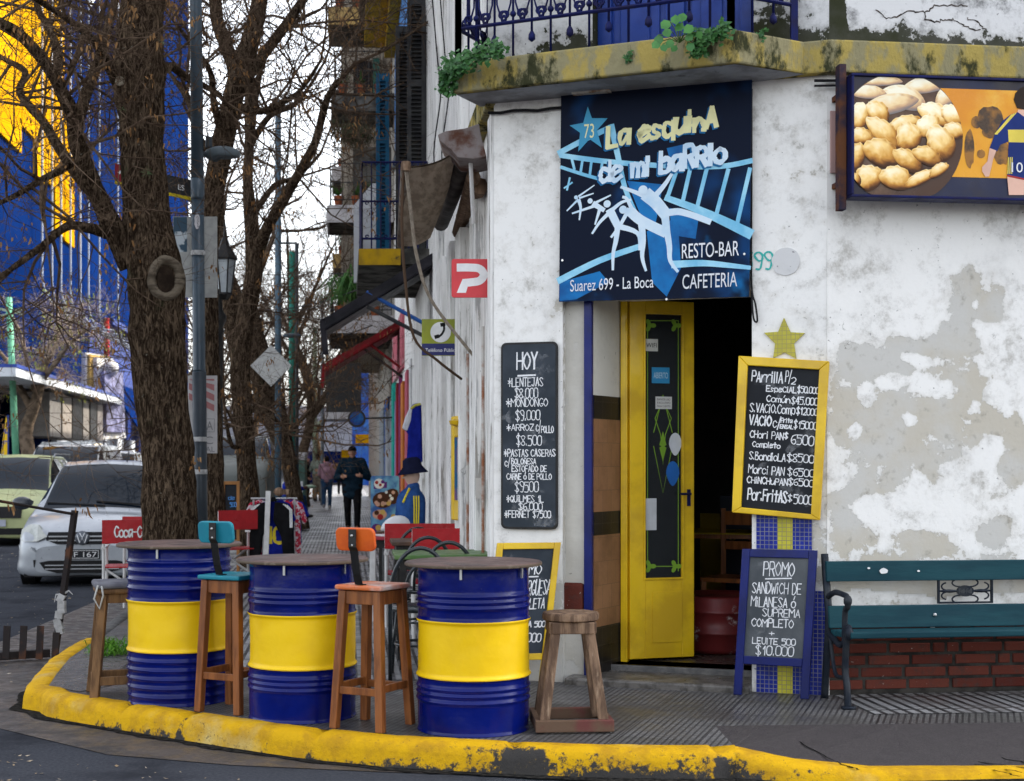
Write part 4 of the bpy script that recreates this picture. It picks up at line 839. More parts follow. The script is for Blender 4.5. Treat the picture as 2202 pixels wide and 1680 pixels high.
stn.build('stadium_picture', dkb, sg)
fb = MB(); k_ = [0]
skin_p = flatm('printed_skin', (.72, .45, .35)); nav = flatm('printed_blue_shirt', (.012, .03, .16)); yel_p = flatm('printed_yellow', (.75, .60, .10)); hair_p = flatm('printed_dark_hair', (.03, .02, .015)); wht_p = flatm('printed_white', (.8, .8, .8)); red_p = flatm('printed_red', (.35, .03, .03))
def fp(P, m): k_[0] += 1; fb.flat([SQ(*p) for p in P], Fs, .0045 + k_[0] * .00015, m)
fp([(1545, 660), (1660, 660), (1660, 740), (1540, 700)], 0); fp([(1580, 560), (1640, 540), (1690, 560), (1690, 680), (1620, 700), (1578, 650)], 0)
fp([(1530, 560), (1560, 530), (1640, 500), (1720, 530), (1730, 600), (1620, 590), (1585, 660), (1540, 650), (1520, 600)], 3)
fp([(1500, 690), (1545, 675), (1620, 730), (1750, 690), (1780, 760), (1770, 1050), (1480, 1050), (1490, 850), (1440, 870), (1420, 910), (1375, 890), (1410, 800), (1450, 730)], 1)
fp([(1485, 780), (1775, 780), (1775, 860), (1490, 855)], 2)
for dx in (0, 12, 24): fp([(1530 - dx, 678 + dx * .4), (1536 - dx, 680 + dx * .4), (1420 - dx * .4, 810), (1413 - dx * .4, 806)], 2)
fp([(1375, 890), (1415, 905), (1395, 960), (1385, 1010), (1372, 1060), (1350, 1062), (1330, 1030), (1330, 1005), (1362, 970)], 0)
fp([(1500, 945), (1780, 945), (1790, 1080), (1640, 1090), (1480, 1060)], 1)
for dx in (0, 11, 22): fp([(1485 + dx, 945), (1491 + dx, 945), (1488 + dx, 1045), (1481 + dx, 1045)], 2)
fp([(1480, 1060), (1600, 1085), (1580, 1172), (1490, 1172)], 0); fp([(1480, 1050), (1600, 1075), (1598, 1086), (1479, 1062)], 5)
fp([(1640, 1085), (1770, 1080), (1760, 1172), (1650, 1172)], 0)
fb.build('footballer_picture', [skin_p, nav, yel_p, hair_p, wht_p, red_p], sg)
t = MB(); (a, z0), (c, z1) = SQ(1505, 1035), SQ(1572, 975); ftext(t, Fs, '10', a, z0, z1 - z0, .0095, c); t.build('shirt_number', wht_p, sg)
# pale board fragment behind the sign
MB().bx(Rw, Rw.px(e4x(418), 300)[0] - .0, Rw.px(e4x(500), 300)[0], Rw.px(1790, e4y(1042))[1], Rw.px(1790, e4y(668))[1], .002, .014).build('wall_plate', M('faded_pink_plate', (.42, .27, .25), (.36, .24, .23), 4, rough=.7), cb, bevel=.004)
# ---- projecting signs -----------------------------------------------------------------------------
Fp = Frame(V(0, 9.3, 0), V(1, 0, 0)); pp = lambda x, y: Fp.px(x, y)
m_red = flatm('sign_red', (.62, .045, .055), .4); m_wh = flatm('sign_white', (.8, .8, .8), .4)
(a, z1), (c, z0) = pp(971, 557), pp(1052, 640)
ps = thing('parking_sign', 'red square sign with a white letter P, projecting from the side wall', 'sign', Fp.pt((a + c) / 2, z0))
MB().prism(rrect(a, c, z0, z1, .016), Fp, -.02, .0).bx(Fp, c - .005, pp(1066, 600)[0], z0 + .035, z1 - .04, -.016, -.004).build('panel', m_red, ps, bevel=.002)
t = MB(); pj = lambda x, y: pp((780 + x / 3.054) * .86016, (350 + y / 3.054) * .86016)
t.ribbon([Vector(v_) for v_ in smooth_pts([(*pj(1105, 972), 0), (*pj(1200, 972), 0), (*pj(1275, 985), 0), (*pj(1310, 1030), 0), (*pj(1275, 1080), 0), (*pj(1200, 1095), 0), (*pj(1165, 1100), 0)], 5)] and [Vector((q_.x, q_.y)) for q_ in smooth_pts([(*pj(1105, 975), 0), (*pj(1210, 975), 0), (*pj(1280, 985), 0), (*pj(1312, 1030), 0), (*pj(1280, 1075), 0), (*pj(1210, 1088), 0), (*pj(1165, 1092), 0)], 5)], .052, Fp, .001, 0, False)
t.flat([pj(1150, 1062), pj(1205, 1062), pj(1175, 1168), pj(1105, 1168)], Fp, .0014); t.build('letter', m_wh, ps)
Ft = Frame(V(0, 11.7, 0), V(1, 0, 0)); tp = lambda x, y: Ft.px((780 + x / 3.054) * .86016, (350 + y / 3.054) * .86016)
(a, z1), (c, z0) = tp(838, 1368), tp(1125, 1648)
ts = thing('telephone_sign', 'green and blue telephone sign with a handset in a white circle', 'sign', Ft.pt((a + c) / 2, z0))
zm = tp(838, 1555)[1]
MB().bx(Ft, a, c, z0, z1, -.02, 0).build('panel', M('lime_enamel', (.30, .33, .02), (.22, .25, .02), 3, rough=.4), ts, bevel=.002)
MB().bx(Ft, a, c, z0 + .004, zm, 0, .002).build('blue_strip', M('navy_enamel', (.01, .015, .12), (.02, .02, .15), 4, rough=.4), ts)
k = tp(982, 1468); r = tp(1060, 1468)[0] - k[0]
MB().flat([(k[0] + r * math.cos(i * math.pi / 20), k[1] + r * math.sin(i * math.pi / 20)) for i in range(40)], Ft, .002).build('white_disc', m_wh, ts)
t = MB(); t.ribbon([Vector((q_.x, q_.y)) for q_ in smooth_pts([(*tp(1005, 1412), 0), (*tp(1008, 1450), 0), (*tp(985, 1490), 0), (*tp(950, 1508), 0)], 5)], .018, Ft, .003)
t.ribbon([tp(990, 1412), tp(1008, 1408)], .03, Ft, .0034); t.ribbon([tp(945, 1505), tp(962, 1500)], .03, Ft, .0036); t.build('handset', flatm('sign_black', (.01, .01, .01)), ts)
t = MB(); (u0, zz), (u1, _) = tp(866, 1618), tp(1112, 1618); ftext(t, Ft, 'Teléfono Público', u0, zz, .03, .003, u1); t.build('lettering', m_wh, ts)
# ---- barrels, stools, tables, chairs, bench -----------------------------------------------------
m_drumb = M('blue_barrel_enamel', (.001, .007, .125), (.001, .0045, .088), 3, rough=.2, coat=0, c3=(.30, .30, .34), sc3=34, lo3=.70, hi3=.715, bump=.2, bsc=4, bd=.03, spec=.24, rv=.05)
m_drumy = M('yellow_barrel_enamel', (.84, .54, .004), (.76, .47, .004), 2.5, rough=.4, coat=0, bump=.2, bsc=4, bd=.03, c3=(.35, .2, .02), sc3=26, lo3=.70, hi3=.76)
m_top = M('worn_brown_tabletop', (.13, .085, .075), (.075, .055, .052), 5, rough=.5, bump=.2, bsc=30, c3=(.2, .15, .13), sc3=7, lo3=.55, hi3=.75)
m_trim = M('worn_edge_strip', (.10, .075, .055), (.3, .25, .2), 14, .55, .75, rough=.6)
def drum(x, fy, rad, zy0, zy1, ribs_up, ribs_dn, ht, label):
    d = (H * F / (fy - HY)); cxp = (x - HX) / F * (d + rad); c = V(cxp, d + rad, 0)
    t = thing('barrel_table', label, 'barrel table', c, RR.uniform(0, 3), 'painted barrel tables along the kerb')
    def prof(z0, z1, ribs, lo_rim=False, hi_rim=False):
        P = []; n = int((z1 - z0) / .0045)
        for i in range(n + 1):
            z = z0 + (z1 - z0) * i / n; r = rad * .965
            for q_, a in ribs: r += a * math.exp(-((z - q_) / .010) ** 2)
            P.append((r, z))
        return P
    hoops = [(zy0, rad * .035), (zy1, rad * .035)]
    ru = [(z, .008) for z in ribs_up]; rd_ = [(z, .008) for z in ribs_dn]
    bot = prof(.0, zy0 - .006, rd_ + hoops + [(.0, rad * .02)]); mid = prof(zy0 - .0055, zy1 + .004, hoops); top = prof(zy1 + .0045, ht, ru + hoops + [(ht, rad * .025)])
    dn = V(RR.uniform(0, 9), RR.uniform(0, 9), 0)
    def dent(b):
        b.v = [p + V(p.x - c.x, p.y - c.y, 0) * (.016 * noise.noise((p - c) * 4 + dn) + .007 * noise.noise((p - c) * 11 + dn)) for p in b.v]; return b
    b = dent(MB().lathe([(rad * .9, .004)] + bot, c, 56)); b.f = [f for f in b.f if len(f) == 4]
    b.m = b.m[:len(b.f)]; b.build('lower_drum', m_drumb, t, smooth=True)
    b = dent(MB().lathe(mid, c, 56)); b.f = [f for f in b.f if len(f) == 4]; b.m = b.m[:len(b.f)]; b.build('yellow_band', m_drumy, t, smooth=True)
    b = dent(MB().lathe(top + [(rad * .93, ht - .002), (rad * .9, ht - .015)], c, 56)); b.f = [f for f in b.f if len(f) == 4]; b.m = b.m[:len(b.f)]; b.build('upper_drum', m_drumb, t, smooth=True)
    R_ = .352; tp_ = [(0.001, ht + .004), (R_ - .012, ht + .004), (R_, ht + .008), (R_ + .002, ht + .018), (R_ - .004, ht + .025), (.001, ht + .026)]
    k = MB().lathe(tp_, c, 64); tt = k.build('tabletop', m_top, t, smooth=True); m = tt.modifiers.new('e', 'EDGE_SPLIT'); m.split_angle = .6
    MB().lathe([(R_ + .0025, ht + .006), (R_ + .004, ht + .008), (R_ + .004, ht + .018), (R_ + .0025, ht + .02)], c, 64).build('edge_band', m_trim, tt, smooth=True)
    cl = MB(); 
    for a in (-1.75, -.6, 2.2):
        q_ = c + V(math.cos(a), math.sin(a), 0) * (rad * 1.0 + .004); f_ = Frame(q_, V(-math.sin(a), math.cos(a), 0)); cl.bx(f_, -.006, .006, ht - .05, ht + .004, -.004, .006)
        cl.build('clip', m_chrome, t); cl = MB()
    return t
drum(386, 1522.6, .299, .306, .587, [.66, .71, .76, .81], [.05, .10, .15, .20, .25], .885, 'ribbed blue and yellow barrel table farthest back, by the tree')
drum(651, 1559, .295, .285, .564, [.63, .66, .69], [.17, .20, .23], .832, 'blue and yellow barrel table standing between the teal and orange stools')
drum(1018, 1588, .297, .285, .569, [.64, .67, .70], [.165, .20, .23], .838, 'blue and yellow barrel table beside the plain raw wooden stool')
m_teal = M('teal_paint', (.012, .22, .28), (.01, .17, .24), 5, rough=.4); m_oran = M('orange_paint', (.62, .11, .012), (.50, .075, .01), 6, rough=.4, c3=(.2, .08, .03), sc3=14, lo3=.68, hi3=.78)
def stool(name, label, c, rz, hs, seat_w, foot_w, mat, back, lw=.042):
    t = thing(name, label, 'stool', c, rz, 'bar stools with painted backrests'); Rm = Matrix.Rotation(rz, 3, 'Z'); W = lambda x, y, z: c + Rm @ V(x, y, z)
    for sx in (-1, 1):
        for sy in (-1, 1):
            MB().bar(W(sx * foot_w, sy * foot_w, 0), W(sx * seat_w * .74, sy * seat_w * .74, hs - .03), lw, lw, Rm @ V(0, 1, 0), 0, lw * 1.05, lw * 1.05).build('leg', m_wood, t, bevel=.004)
    k = seat_w * .74 + .0; ap = MB(); st_ = MB()
    for a in range(4):
        r2 = Matrix.Rotation(a * math.pi / 2, 3, 'Z'); p = lambda x, y, z: W(*(r2 @ V(x, y, z)))
        ap.bar(p(-k + .02, -k - .005, hs - .065), p(k - .02, -k - .005, hs - .065), .02, .068)
        z = .2 if a % 2 == 0 else .215; f_ = foot_w + (k - foot_w) * z / hs
        st_.bar(p(-f_, -f_, z), p(f_, -f_, z), .022, .038)
    ap.build('apron', m_wood, t, bevel=.003); st_.build('stretcher', m_wood, t, bevel=.003)
    s = seat_w; MB().box(W(0, 0, hs - .0125), (2 * s, 2 * s, .025), rz).build('seat', M('worn_orange_sky_sheen', (.55, .13, .03), (.50, .42, .39), 4, .42, .6, rough=.35, spec=.5) if mat is m_oran else mat, t, bevel=.008)  # pale grey patches on orange: wear, plus sky sheen put into the colour
    if back:
        bs = MB(); q_ = [(-.0, -s + .05, hs + .002), (0, -s + .015, hs + .006), (0, -s - .005, hs + .06), (0, -s - .03, hs + .18), (0, -s - .045, hs + .2), (0, -s - .045, hs + .29)]
        for a, b in zip(q_, q_[1:]): bs.bar(W(*a), W(*b), .045, .006, Rm @ V(0, 1, .2))
        sp_ = bs.build('back_strap', m_black, t)
        bo = MB(); fr = Frame(W(0, -s - .035, hs + .235), Rm @ V(1, 0, 0), Rm @ V(0, -.13, 1)); n = 9
        P = rrect(-.118, .118, -.06, .06, .03); vs = []
        for w_ in (0, .022):
            for u, z in P: vs.append(fr.pt(u, z, -.012 - w_ + .0 - (u / .105) ** 2 * .0))
        L = len(P); bo.add(vs, [list(range(L)), list(range(L, 2 * L))[::-1]] + [(i, i + L, (i + 1) % L + L, (i + 1) % L) for i in range(L)])
        b_ = bo.build('backrest', mat, t, bevel=.006)
        for z in (-.025, .025): MB().ell(fr.pt(0, z, .012), (.009, .009, .007), 8).build('bolt', m_chrome, sp_)
    return t
# orange stool: feet around G
c1 = V(-.725, 7.405, 0)
stool('bar_stool', 'wooden bar stool with orange seat and orange backrest on a black strap', c1, math.radians(-28), .742, .143, .142, m_oran, True)
c2 = V(-1.545, 7.906, 0)
stool('bar_stool', 'wooden bar stool with teal seat and teal backrest on a black strap', c2, math.radians(-27), .755, .143, .135, m_teal, True)
# raw wooden stool
c3 = V((1227 - HX) / F * 7.38, 7.38, 0)
t = thing('wooden_stool', 'raw worn wooden stool with round seat, right of the barrels', 'stool', c3, math.radians(4)); Rm = Matrix.Rotation(math.radians(4), 3, 'Z'); W = lambda x, y, z: c3 + Rm @ V(x, y, z)
k = MB().lathe([(.001, .555), (.135, .555), (.146, .562), (.148, .585), (.142, .597), (.001, .60)], W(0, 0, 0), 32); k.build('seat', m_oldwood, t, smooth=True).modifiers.new('e', 'EDGE_SPLIT').split_angle = .7
for sx in (-1, 1):
    for sy in (-1, 1): MB().bar(W(sx * .155, sy * .155, .03), W(sx * .085, sy * .085, .53), .052, .052, V(0, 1, 0)).build('leg', m_oldwood, t, bevel=.006)
ap = MB()
for a in range(4):
    r2 = Matrix.Rotation(a * math.pi / 2, 3, 'Z'); ap.bar(W(*(r2 @ V(-.11, -.11, .525))), W(*(r2 @ V(.11, -.11, .525))), .024, .06)
ap.build('apron', m_oldwood, t, bevel=.005)
b1 = MB(); b1.bar(W(-.2, -.19, .04), W(.2, -.19, .04), .03, .06).bar(W(-.2, .19, .04), W(.2, .19, .04), .03, .06); b1.bar(W(-.185, -.172, .042), W(-.185, .172, .042), .03, .055).bar(W(.185, -.172, .042), W(.185, .172, .042), .03, .055)
b1.build('base_frame', M('red_brown_worn_wood', (.12, .075, .05), (.13, .045, .04), 3.5, .5, .65, .7, bump=.3, bsc=30), t, bevel=.005)
b1 = MB(); 
# left rustic stool with cushion
c4 = V((256 - HX) / F * 8.45, 8.45, 0)
t = thing('wooden_stool', 'rustic wooden stool with a tied grey cushion behind the left barrel', 'stool', c4, math.radians(20)); Rm = Matrix.Rotation(math.radians(20), 3, 'Z'); W4 = lambda x, y, z: c4 + Rm @ V(x, y, z)
m_rw = M('brown_raw_wood', (.20, .11, .05), (.11, .06, .03), 4, rough=.65, st=(8, 8, 1), bump=.3, bsc=20)
for sx in (-1, 1):
    for sy in (-1, 1): MB().bar(W4(sx * .15, sy * .15, 0), W4(sx * .095, sy * .095, .6), .05, .05, V(0, 1, 0)).build('leg', m_rw, t, bevel=.005)
ap = MB()
for a in range(4):
    r2 = Matrix.Rotation(a * math.pi / 2, 3, 'Z'); ap.bar(W4(*(r2 @ V(-.1, -.1, .58))), W4(*(r2 @ V(.1, -.1, .58))), .03, .06); MB().bar(W4(*(r2 @ V(-.14, -.14, .1))), W4(*(r2 @ V(.14, -.14, .1))), .03, .05).build('stretcher', m_rw, t, bevel=.004)
ap.build('apron', m_rw, t, bevel=.004)
MB().box(W4(0, 0, .62), (.28, .28, .03), math.radians(20)).build('seat', m_rw, t, bevel=.01)
MB().box(W4(0, 0, .655), (.3, .3, .04), math.radians(20)).build('cushion', M('grey_canvas', (.13, .13, .15), (.2, .2, .22), 8, rough=.9, bump=.3), t, bevel=.018, seg=3)
MB().tube([W4(-.13, -.15, .66), W4(-.15, -.12, .58), W4(-.12, -.13, .52), W4(-.1, -.14, .6), W4(-.11, -.155, .655)], .006, 6).build('cord', flatm('white_cord', (.5, .5, .48)), t, smooth=True)
# folding director chairs, red canvas
m_redc = M('red_vinyl', (.42, .012, .018), (.34, .01, .014), 5, rough=.35, bump=.25, bsc=8, bd=.03); m_whp = M('white_tube_paint', (.62, .61, .6), (.5, .49, .48), 6, rough=.4)
def dchair(label, c, rz, script=False, w=.52):
    t = thing('folding_chair', label, 'chair', c, rz, 'red canvas folding chairs'); Rm = Matrix.Rotation(rz, 3, 'Z'); W = lambda x, y, z: c + Rm @ V(x, y, z)
    fr = Frame(W(0, -.2, 0), Rm @ V(1, 0, 0)); h = w / 2
    f = MB()
    for s in (-1, 1):
        f.tube([W(s * h, -.2, 0), W(s * h, -.2, .86)], .014, 8); f.tube([W(s * h, .2, 0), W(s * h, .2, .62)], .014, 8); f.bar(W(s * h, -.22, .62), W(s * h, .24, .62), .04, .02)
        f.tube([W(s * h, -.2, .08), W(s * h, .2, .08)], .011, 6)
    f.tube([W(-h, .18, .08), W(h, .18, .44)], .011, 6).tube([W(h, -.18, .08), W(-h, -.18, .44)], .011, 6)
    f.build('frame', m_whp, t, smooth=False)
    m = MB(); n = 12
    for i in range(n):
        a, b = -h - .012 + (w + .024) * i / n, -h - .012 + (w + .024) * (i + 1) / n; sg = lambda u: -.008 * (1 - (u / h) ** 2)
        p = [fr.pt(u, z, w_ + (sg(u) if True else 0)) for z in (.66, .87) for u, w_ in ((a, .018), (b, .018), (b, .008), (a, .008))]; m.hexa(p)
    bb = m.build('backrest', m_redc, t)
    m = MB(); m.hexa([W(x, y, z + .0) for z in (.44, .452) for x, y in ((-h, -.19), (h, -.19), (h, .2), (-h, .2))]); m.build('seat', m_redc, t)
    if script:
        tm = MB(); stext(tm, fr, 'Coca-CoLa', -h * .62, h * .72,   .715, .095, .014, .0195, 0, .02, random.Random(2)); tm.build('script_lettering', m_wh, bb)
    return t
dchair('red canvas folding chair with white script lettering, left of the big tree trunk', V((290 - HX) / F * 12.9, 12.9, 0), math.radians(12), True)
dchair('red canvas folding chair half hidden behind the trunk and lettered chair', V((340 - HX) / F * 13.7, 13.7, 0), math.radians(-6))
dchair('red canvas folding chair on the sidewalk between trees, by the framed chalkboard', V((503 - HX) / F * 15.6, 15.6, 0), math.radians(35))
dchair('red canvas folding chair nearest the side wall, against the brown table', V((968 - HX) / F * 11.2, 11.2, 0), math.radians(5), False, .58)
dchair('red canvas folding chair behind the brown table, farther along the side wall', V((905 - HX) / F * 12.1, 12.1, 0), math.radians(4), False, .58)
# tables
m_gtop = M('green_painted_tabletop', (.06, .13, .035), (.10, .17, .06), 5, rough=.4, c3=(.2, .2, .25), sc3=3, lo3=.6, hi3=.75); m_btop = M('brown_tabletop', (.12, .07, .045), (.07, .045, .035), 5, rough=.5); m_rtop = M('red_tabletop', (.35, .04, .06), (.28, .03, .05), 5, rough=.3)
def table(label, x, d, w, dp, z, mat, rz=math.radians(6.6)):
    c = V((x - HX) / F * d, d, 0); t = thing('table', label, 'table', c, rz); Rm = Matrix.Rotation(rz, 3, 'Z'); W = lambda a, b, e: c + Rm @ V(a, b, e)
    MB().box(W(0, 0, z - .015), (w, dp, .03), rz).build('tabletop', mat, t, bevel=.006)
    a = MB()
    for s in (-1, 1): a.box(W(0, s * (dp / 2 - .05), z - .065), (w - .1, .02, .07), rz).box(W(s * (w / 2 - .05), 0, z - .065), (.02, dp - .122, .07), rz)
    a.build('apron', m_black, t)
    for sx in (-1, 1):
        for sy in (-1, 1): MB().bar(W(sx * (w / 2 - .06), sy * (dp / 2 - .06), 0), W(sx * (w / 2 - .06), sy * (dp / 2 - .06), z - .03), .045, .045, V(0, 1, 0)).build('leg', m_black if mat is not m_rtop else m_whp, t, bevel=.004)
    return t
table('green topped table nearest the corner, behind the black bentwood chairs', 950, 9.7, .66, .6, .765, m_gtop)
table('brown topped table behind the green table by the side wall', 938, 11.3, .72, .6, .765, m_btop)
table('red topped table with a white paper on it by the side wall', 860, 12.6, .6, .6, .74, m_rtop)
MB().box(V((835 - HX) / F * 12.5, 12.5, .743), (.2, .28, .004), .4).build('menu_paper', m_wh)
tag(bpy.data.objects['menu_paper'], 'white sheet of paper lying on the red topped table', 'paper')
# bentwood chairs with hoop backs
m_bent = M('black_tubular_enamel', (.012, .016, .02), (.02, .025, .03), 5, rough=.3, coat=.3)
def bentchair():
    t = thing('bentwood_chair', 'x', 'chair', V(0, 0, 0), 0, 'black hoop backed chairs at the sidewalk tables')
    f = MB(); 
    MB().lathe([(.001, .43), (.19, .43), (.2, .44), (.2, .455), (.19, .462), (.001, .465)], (0, 0, 0), 28).build('seat', m_bent, t, smooth=True)
    hp = [V(.19 * math.cos(a), -.17 - .04 * math.sin(a), .46 + .38 * math.sin(a) ** .8) for a in [math.pi * i / 20 for i in range(21)]]
    MB().tube([V(.19, -.15, .0)] + hp + [V(-.19, -.15, .0)], .0135, 10).build('back_hoop', m_bent, t, smooth=True)
    hp = [V(.1 * math.cos(a), -.17 - .03 * math.sin(a), .46 + .27 * math.sin(a) ** .8) for a in [math.pi * i / 16 for i in range(17)]]
    MB().tube(hp, .011, 10).build('inner_hoop', m_bent, t, smooth=True)
    for s in (-1, 1): MB().tube([V(s * .15, .13, .44), V(s * .18, .17, .2), V(s * .19, .19, 0)], .012, 8).build('leg', m_bent, t, smooth=True)
    MB().tube([V(.165 * math.cos(a), .165 * math.sin(a), .22) for a in [2 * math.pi * i / 24 for i in range(25)]], .009, 6).build('ring', m_bent, t, smooth=True)
    return t
bc = bentchair()
pl_ = [(905, 9.1, .05, 'black hoop backed chair closest to the nearest barrel'), (975, 9.75, -.1, 'black hoop backed chair tucked against the green table, right side'), (918, 10.4, .1, 'black hoop backed chair between the green and brown tables'), (892, 11.9, .2, 'black hoop backed chair farthest back, behind the red topped table')]
for i, (x, d, rz, lab) in enumerate(pl_):
    lc = V((x - HX) / F * d, d, 0)
    if i == 0: bc.location = lc; bc.rotation_euler.z = rz; bc['label'] = lab; first = bc; BASE[bc.name] = (Matrix.Translation(lc) @ Matrix.Rotation(rz, 4, 'Z')).inverted()
    else: dup(first, lc, rz, lab)
# bench
m_slat = M('dark_teal_bench_paint', (.006, .036, .050), (.010, .052, .066), 4, rough=.5, bump=.2, bsc=25, c3=(.13, .15, .10), sc3=3, lo3=.66, hi3=.76, st=(.35, 1, 2))
m_cast = M('black_cast_iron', (.015, .02, .03), (.03, .034, .04), 10, rough=.5, metal=.4, bump=.2, bsc=50)
Bf = Frame(Rw.pt(0, 0, .05), Rw.x); bu = lambda x, w: Bf.px(x, 1200, w)[0]
be = thing('bench', 'dark teal slatted bench with cast iron ends against the street wall', 'bench', Bf.pt(.9, 0, .2))
ue = bu(1795, .2); uend = ue + 1.75
def bz(x, y, w): return Bf.px(x, y, w)[1]
for (y0, y1, w0, lean) in ((1207, 1250, .06, .012), (1303, 1350, .10, .02)):
    z1, z0 = bz(1850, y0, w0 + .03), bz(1850, y1, w0 + .03)
    m = MB(); m.hexa([Bf.pt(u, z, w_) for z, k in ((z0, lean), (z1, 0)) for u, w_ in ((ue - .01, w0 + .03 + k), (uend, w0 + .03 + k), (uend, w0 + k), (ue - .01, w0 + k))]); m.build('back_slat', m_slat, be, bevel=.005)
zs = bz(1900, 1357, .40)
for k in range(4): 
    w0 = .13 + k * .085; MB().bx(Bf, ue, uend, zs - .035 - .006 * (3 - k), zs - .006 * (3 - k), w0, w0 + .075).build('seat_slat', m_slat, be, bevel=.006)
for ub in (ue, uend - .05):
    m = MB(); q_ = lambda w_, z: Bf.pt(ub, z, w_)
    m.tube(smooth_pts([q_(.03, .0), q_(.06, .2), q_(.10, zs), q_(.09, .55), q_(.05, .72), q_(.03, .84)], 4), [.022] * 21, 8)
    m.tube(smooth_pts([q_(.41, .0), q_(.40, .12), q_(.37, .22), q_(.40, zs), q_(.43, zs + .02)], 4), [.02] * 17, 8)
    m.tube(smooth_pts([q_(.08, zs + .16), q_(.2, zs + .2), q_(.34, zs + .2), q_(.40, zs + .19), q_(.41, zs + .14), q_(.37, zs + .11), q_(.36, zs), q_(.36, zs - .06)], 4), .017, 8)
    m.tube(smooth_pts([q_(.10, zs - .04), q_(.2, zs - .07), q_(.3, zs - .09), q_(.38, zs - .05)], 4), .018, 8)
    m.tube(smooth_pts([q_(.12, zs - .05), q_(.2, .18), q_(.3, .16), q_(.38, .18)], 4), .012, 6)
    m.ell(q_(.41, zs + .17), (.025, .025, .035), 10).ell(q_(.43, zs - .01), (.025, .025, .04), 10); m.box(q_(.42, .008), (.07, .05, .016), Rw.x.angle(V(1, 0, 0)))
    m.build('cast_iron_end', m_cast, be, smooth=True)
(a, z1), (c, z0) = Bf.px(2017, 1245, .09), Bf.px(2135, 1297, .09)
m = MB(); 
for aa, cc2, b0, b1 in ((a, c, z0, z0 + .01), (a, c, z1 - .01, z1), (a, a + .01, z0 + .01, z1 - .01), (c - .01, c, z0 + .01, z1 - .01)): m.bx(Bf, aa, cc2, b0, b1, .075, .095)
mu, mz = (a + c) / 2, (z0 + z1) / 2
m.prism([(mu + .052 * math.cos(i * math.pi / 12), mz + .033 * math.sin(i * math.pi / 12)) for i in range(24)], Bf, .08, .092)
for sx in (-1, 1):
    m.tube([Bf.pt(mu + sx * .05, mz, .085), Bf.pt(mu + sx * .1, mz, .085), Bf.pt(mu + sx * .155, mz, .085)], [.007, .012, .006], 6)
    for sy in (-1, 1):
        m.tube([Bf.pt(mu + sx * (.03 + .05 * math.sin(k * .35)), mz + sy * (.025 + .035 * (1 - math.cos(k * .35)) / 1.5), .085) for k in range(9)], .005, 6)
        m.tube([Bf.pt(mu + sx * (.105 + .04 * math.sin(k * .4)), mz + sy * (.004 + .03 * (1 - math.cos(k * .4)) / 1.3), .085) for k in range(8)], .005, 6)
pq = m.build('cast_plaque', m_cast, be)
tm = MB(); stext(tm, Bf, 'Feli-Feli', mu - .038, mu + .038, mz - .012, .024, .005, .093); tm.build('raised_lettering', M('worn_iron_lettering', (.06, .065, .07), rough=.4, metal=.5), pq)
MB().ell(Bf.pt(bu(2008, .13), bz(2008, 1322, .13) + .0, .145), (.012, .008, .012), 10).bx(Bf, bu(2003, .12), bu(2012, .12), bz(2008, 1352, .12) - .03, bz(2008, 1349, .12), .1, .11).build('bolt', m_chrome, be)
for x, y, r in ((1900, 1228, .018), (1868, 1222, .006), (1975, 1228, .006)):
    u, z = Bf.px(x, y, .1); k = MB().prism([(u + r * 1.4 * math.cos(i * .5236), z + r * .9 * math.sin(i * .5236) + .1 * r * math.cos(i * 2)) for i in range(12)], Bf, .098, .1035)
    k.build('paint_splash', m_wh, be)
# things inside the bar
m = MB(); cI = V(.146 * 9.8, 9.8, .09)
ib = thing('red_barrel', 'scuffed dark red barrel standing just inside the open doorway', 'barrel', cI)
m.lathe([(.28, 0), (.3, .03), (.31, .13), (.325, .14), (.31, .15), (.31, .27), (.325, .28), (.31, .29), (.3, .37), (.28, .385), (.27, .375), (.001, .375)], cI, 36); m.build('drum', M('scuffed_red_enamel', (.14, .018, .018), (.10, .014, .014), 4, rough=.4, c3=(.5, .47, .47), sc3=3.5, lo3=.56, hi3=.66), ib, smooth=True)
tb = V(1.62, 10.9, .09); it = thing('dining_table', 'dining table with a yellow and blue cloth in the dark bar', 'table', tb, -.3)
R3 = Matrix.Rotation(-.3, 3, 'Z'); k = lambda x, y, z: tb + R3 @ V(x, y, z)
MB().box(k(0, 0, .74), (.8, .8, .03), -.3).build('tabletop', m_wood, it)
MB().box(k(0, 0, .762), (.86, .86, .008), -.3).build('tablecloth', M('mustard_cloth', (.35, .24, .02), rough=.8), it)
bb = MB()
for s in (-1, 1): bb.hexa([k(s * .435, y, z) for z, dy in ((.42, .1), (.757, .43)) for y in (0,)] * 1) if 0 else bb.box(k(s * .434, 0, .6), (.006, .7, .31), -.3)
bb.build('cloth_drop', M('navy_cloth', (.006, .008, .03), rough=.9), it)
for sx in (-1, 1):
    for sy in (-1, 1): MB().bar(k(sx * .34, sy * .34, 0), k(sx * .34, sy * .34, .73), .05, .05).build('leg', m_wood, it)
cw_ = V(1.62, 10.25, .09); ic = thing('dining_chair', 'brown wooden chair by the yellow clothed table inside the bar', 'chair', cw_, 2.6); R3 = Matrix.Rotation(2.6, 3, 'Z'); k = lambda x, y, z: cw_ + R3 @ V(x, y, z)
MB().box(k(0, 0, .45), (.4, .4, .03), 2.6).build('seat', m_wood, ic)
for sx in (-1, 1):
    MB().bar(k(sx * .18, -.18, 0), k(sx * .18, -.18, .95), .035, .035).build('leg', m_wood, ic); MB().bar(k(sx * .18, .18, 0), k(sx * .18, .18, .45), .035, .035).build('leg', m_wood, ic)
MB().bar(k(-.18, -.18, .88), k(.18, -.18, .88), .02, .1).bar(k(-.18, -.18, .68), k(.18, -.18, .68), .02, .06).build('backrest', m_wood, ic)
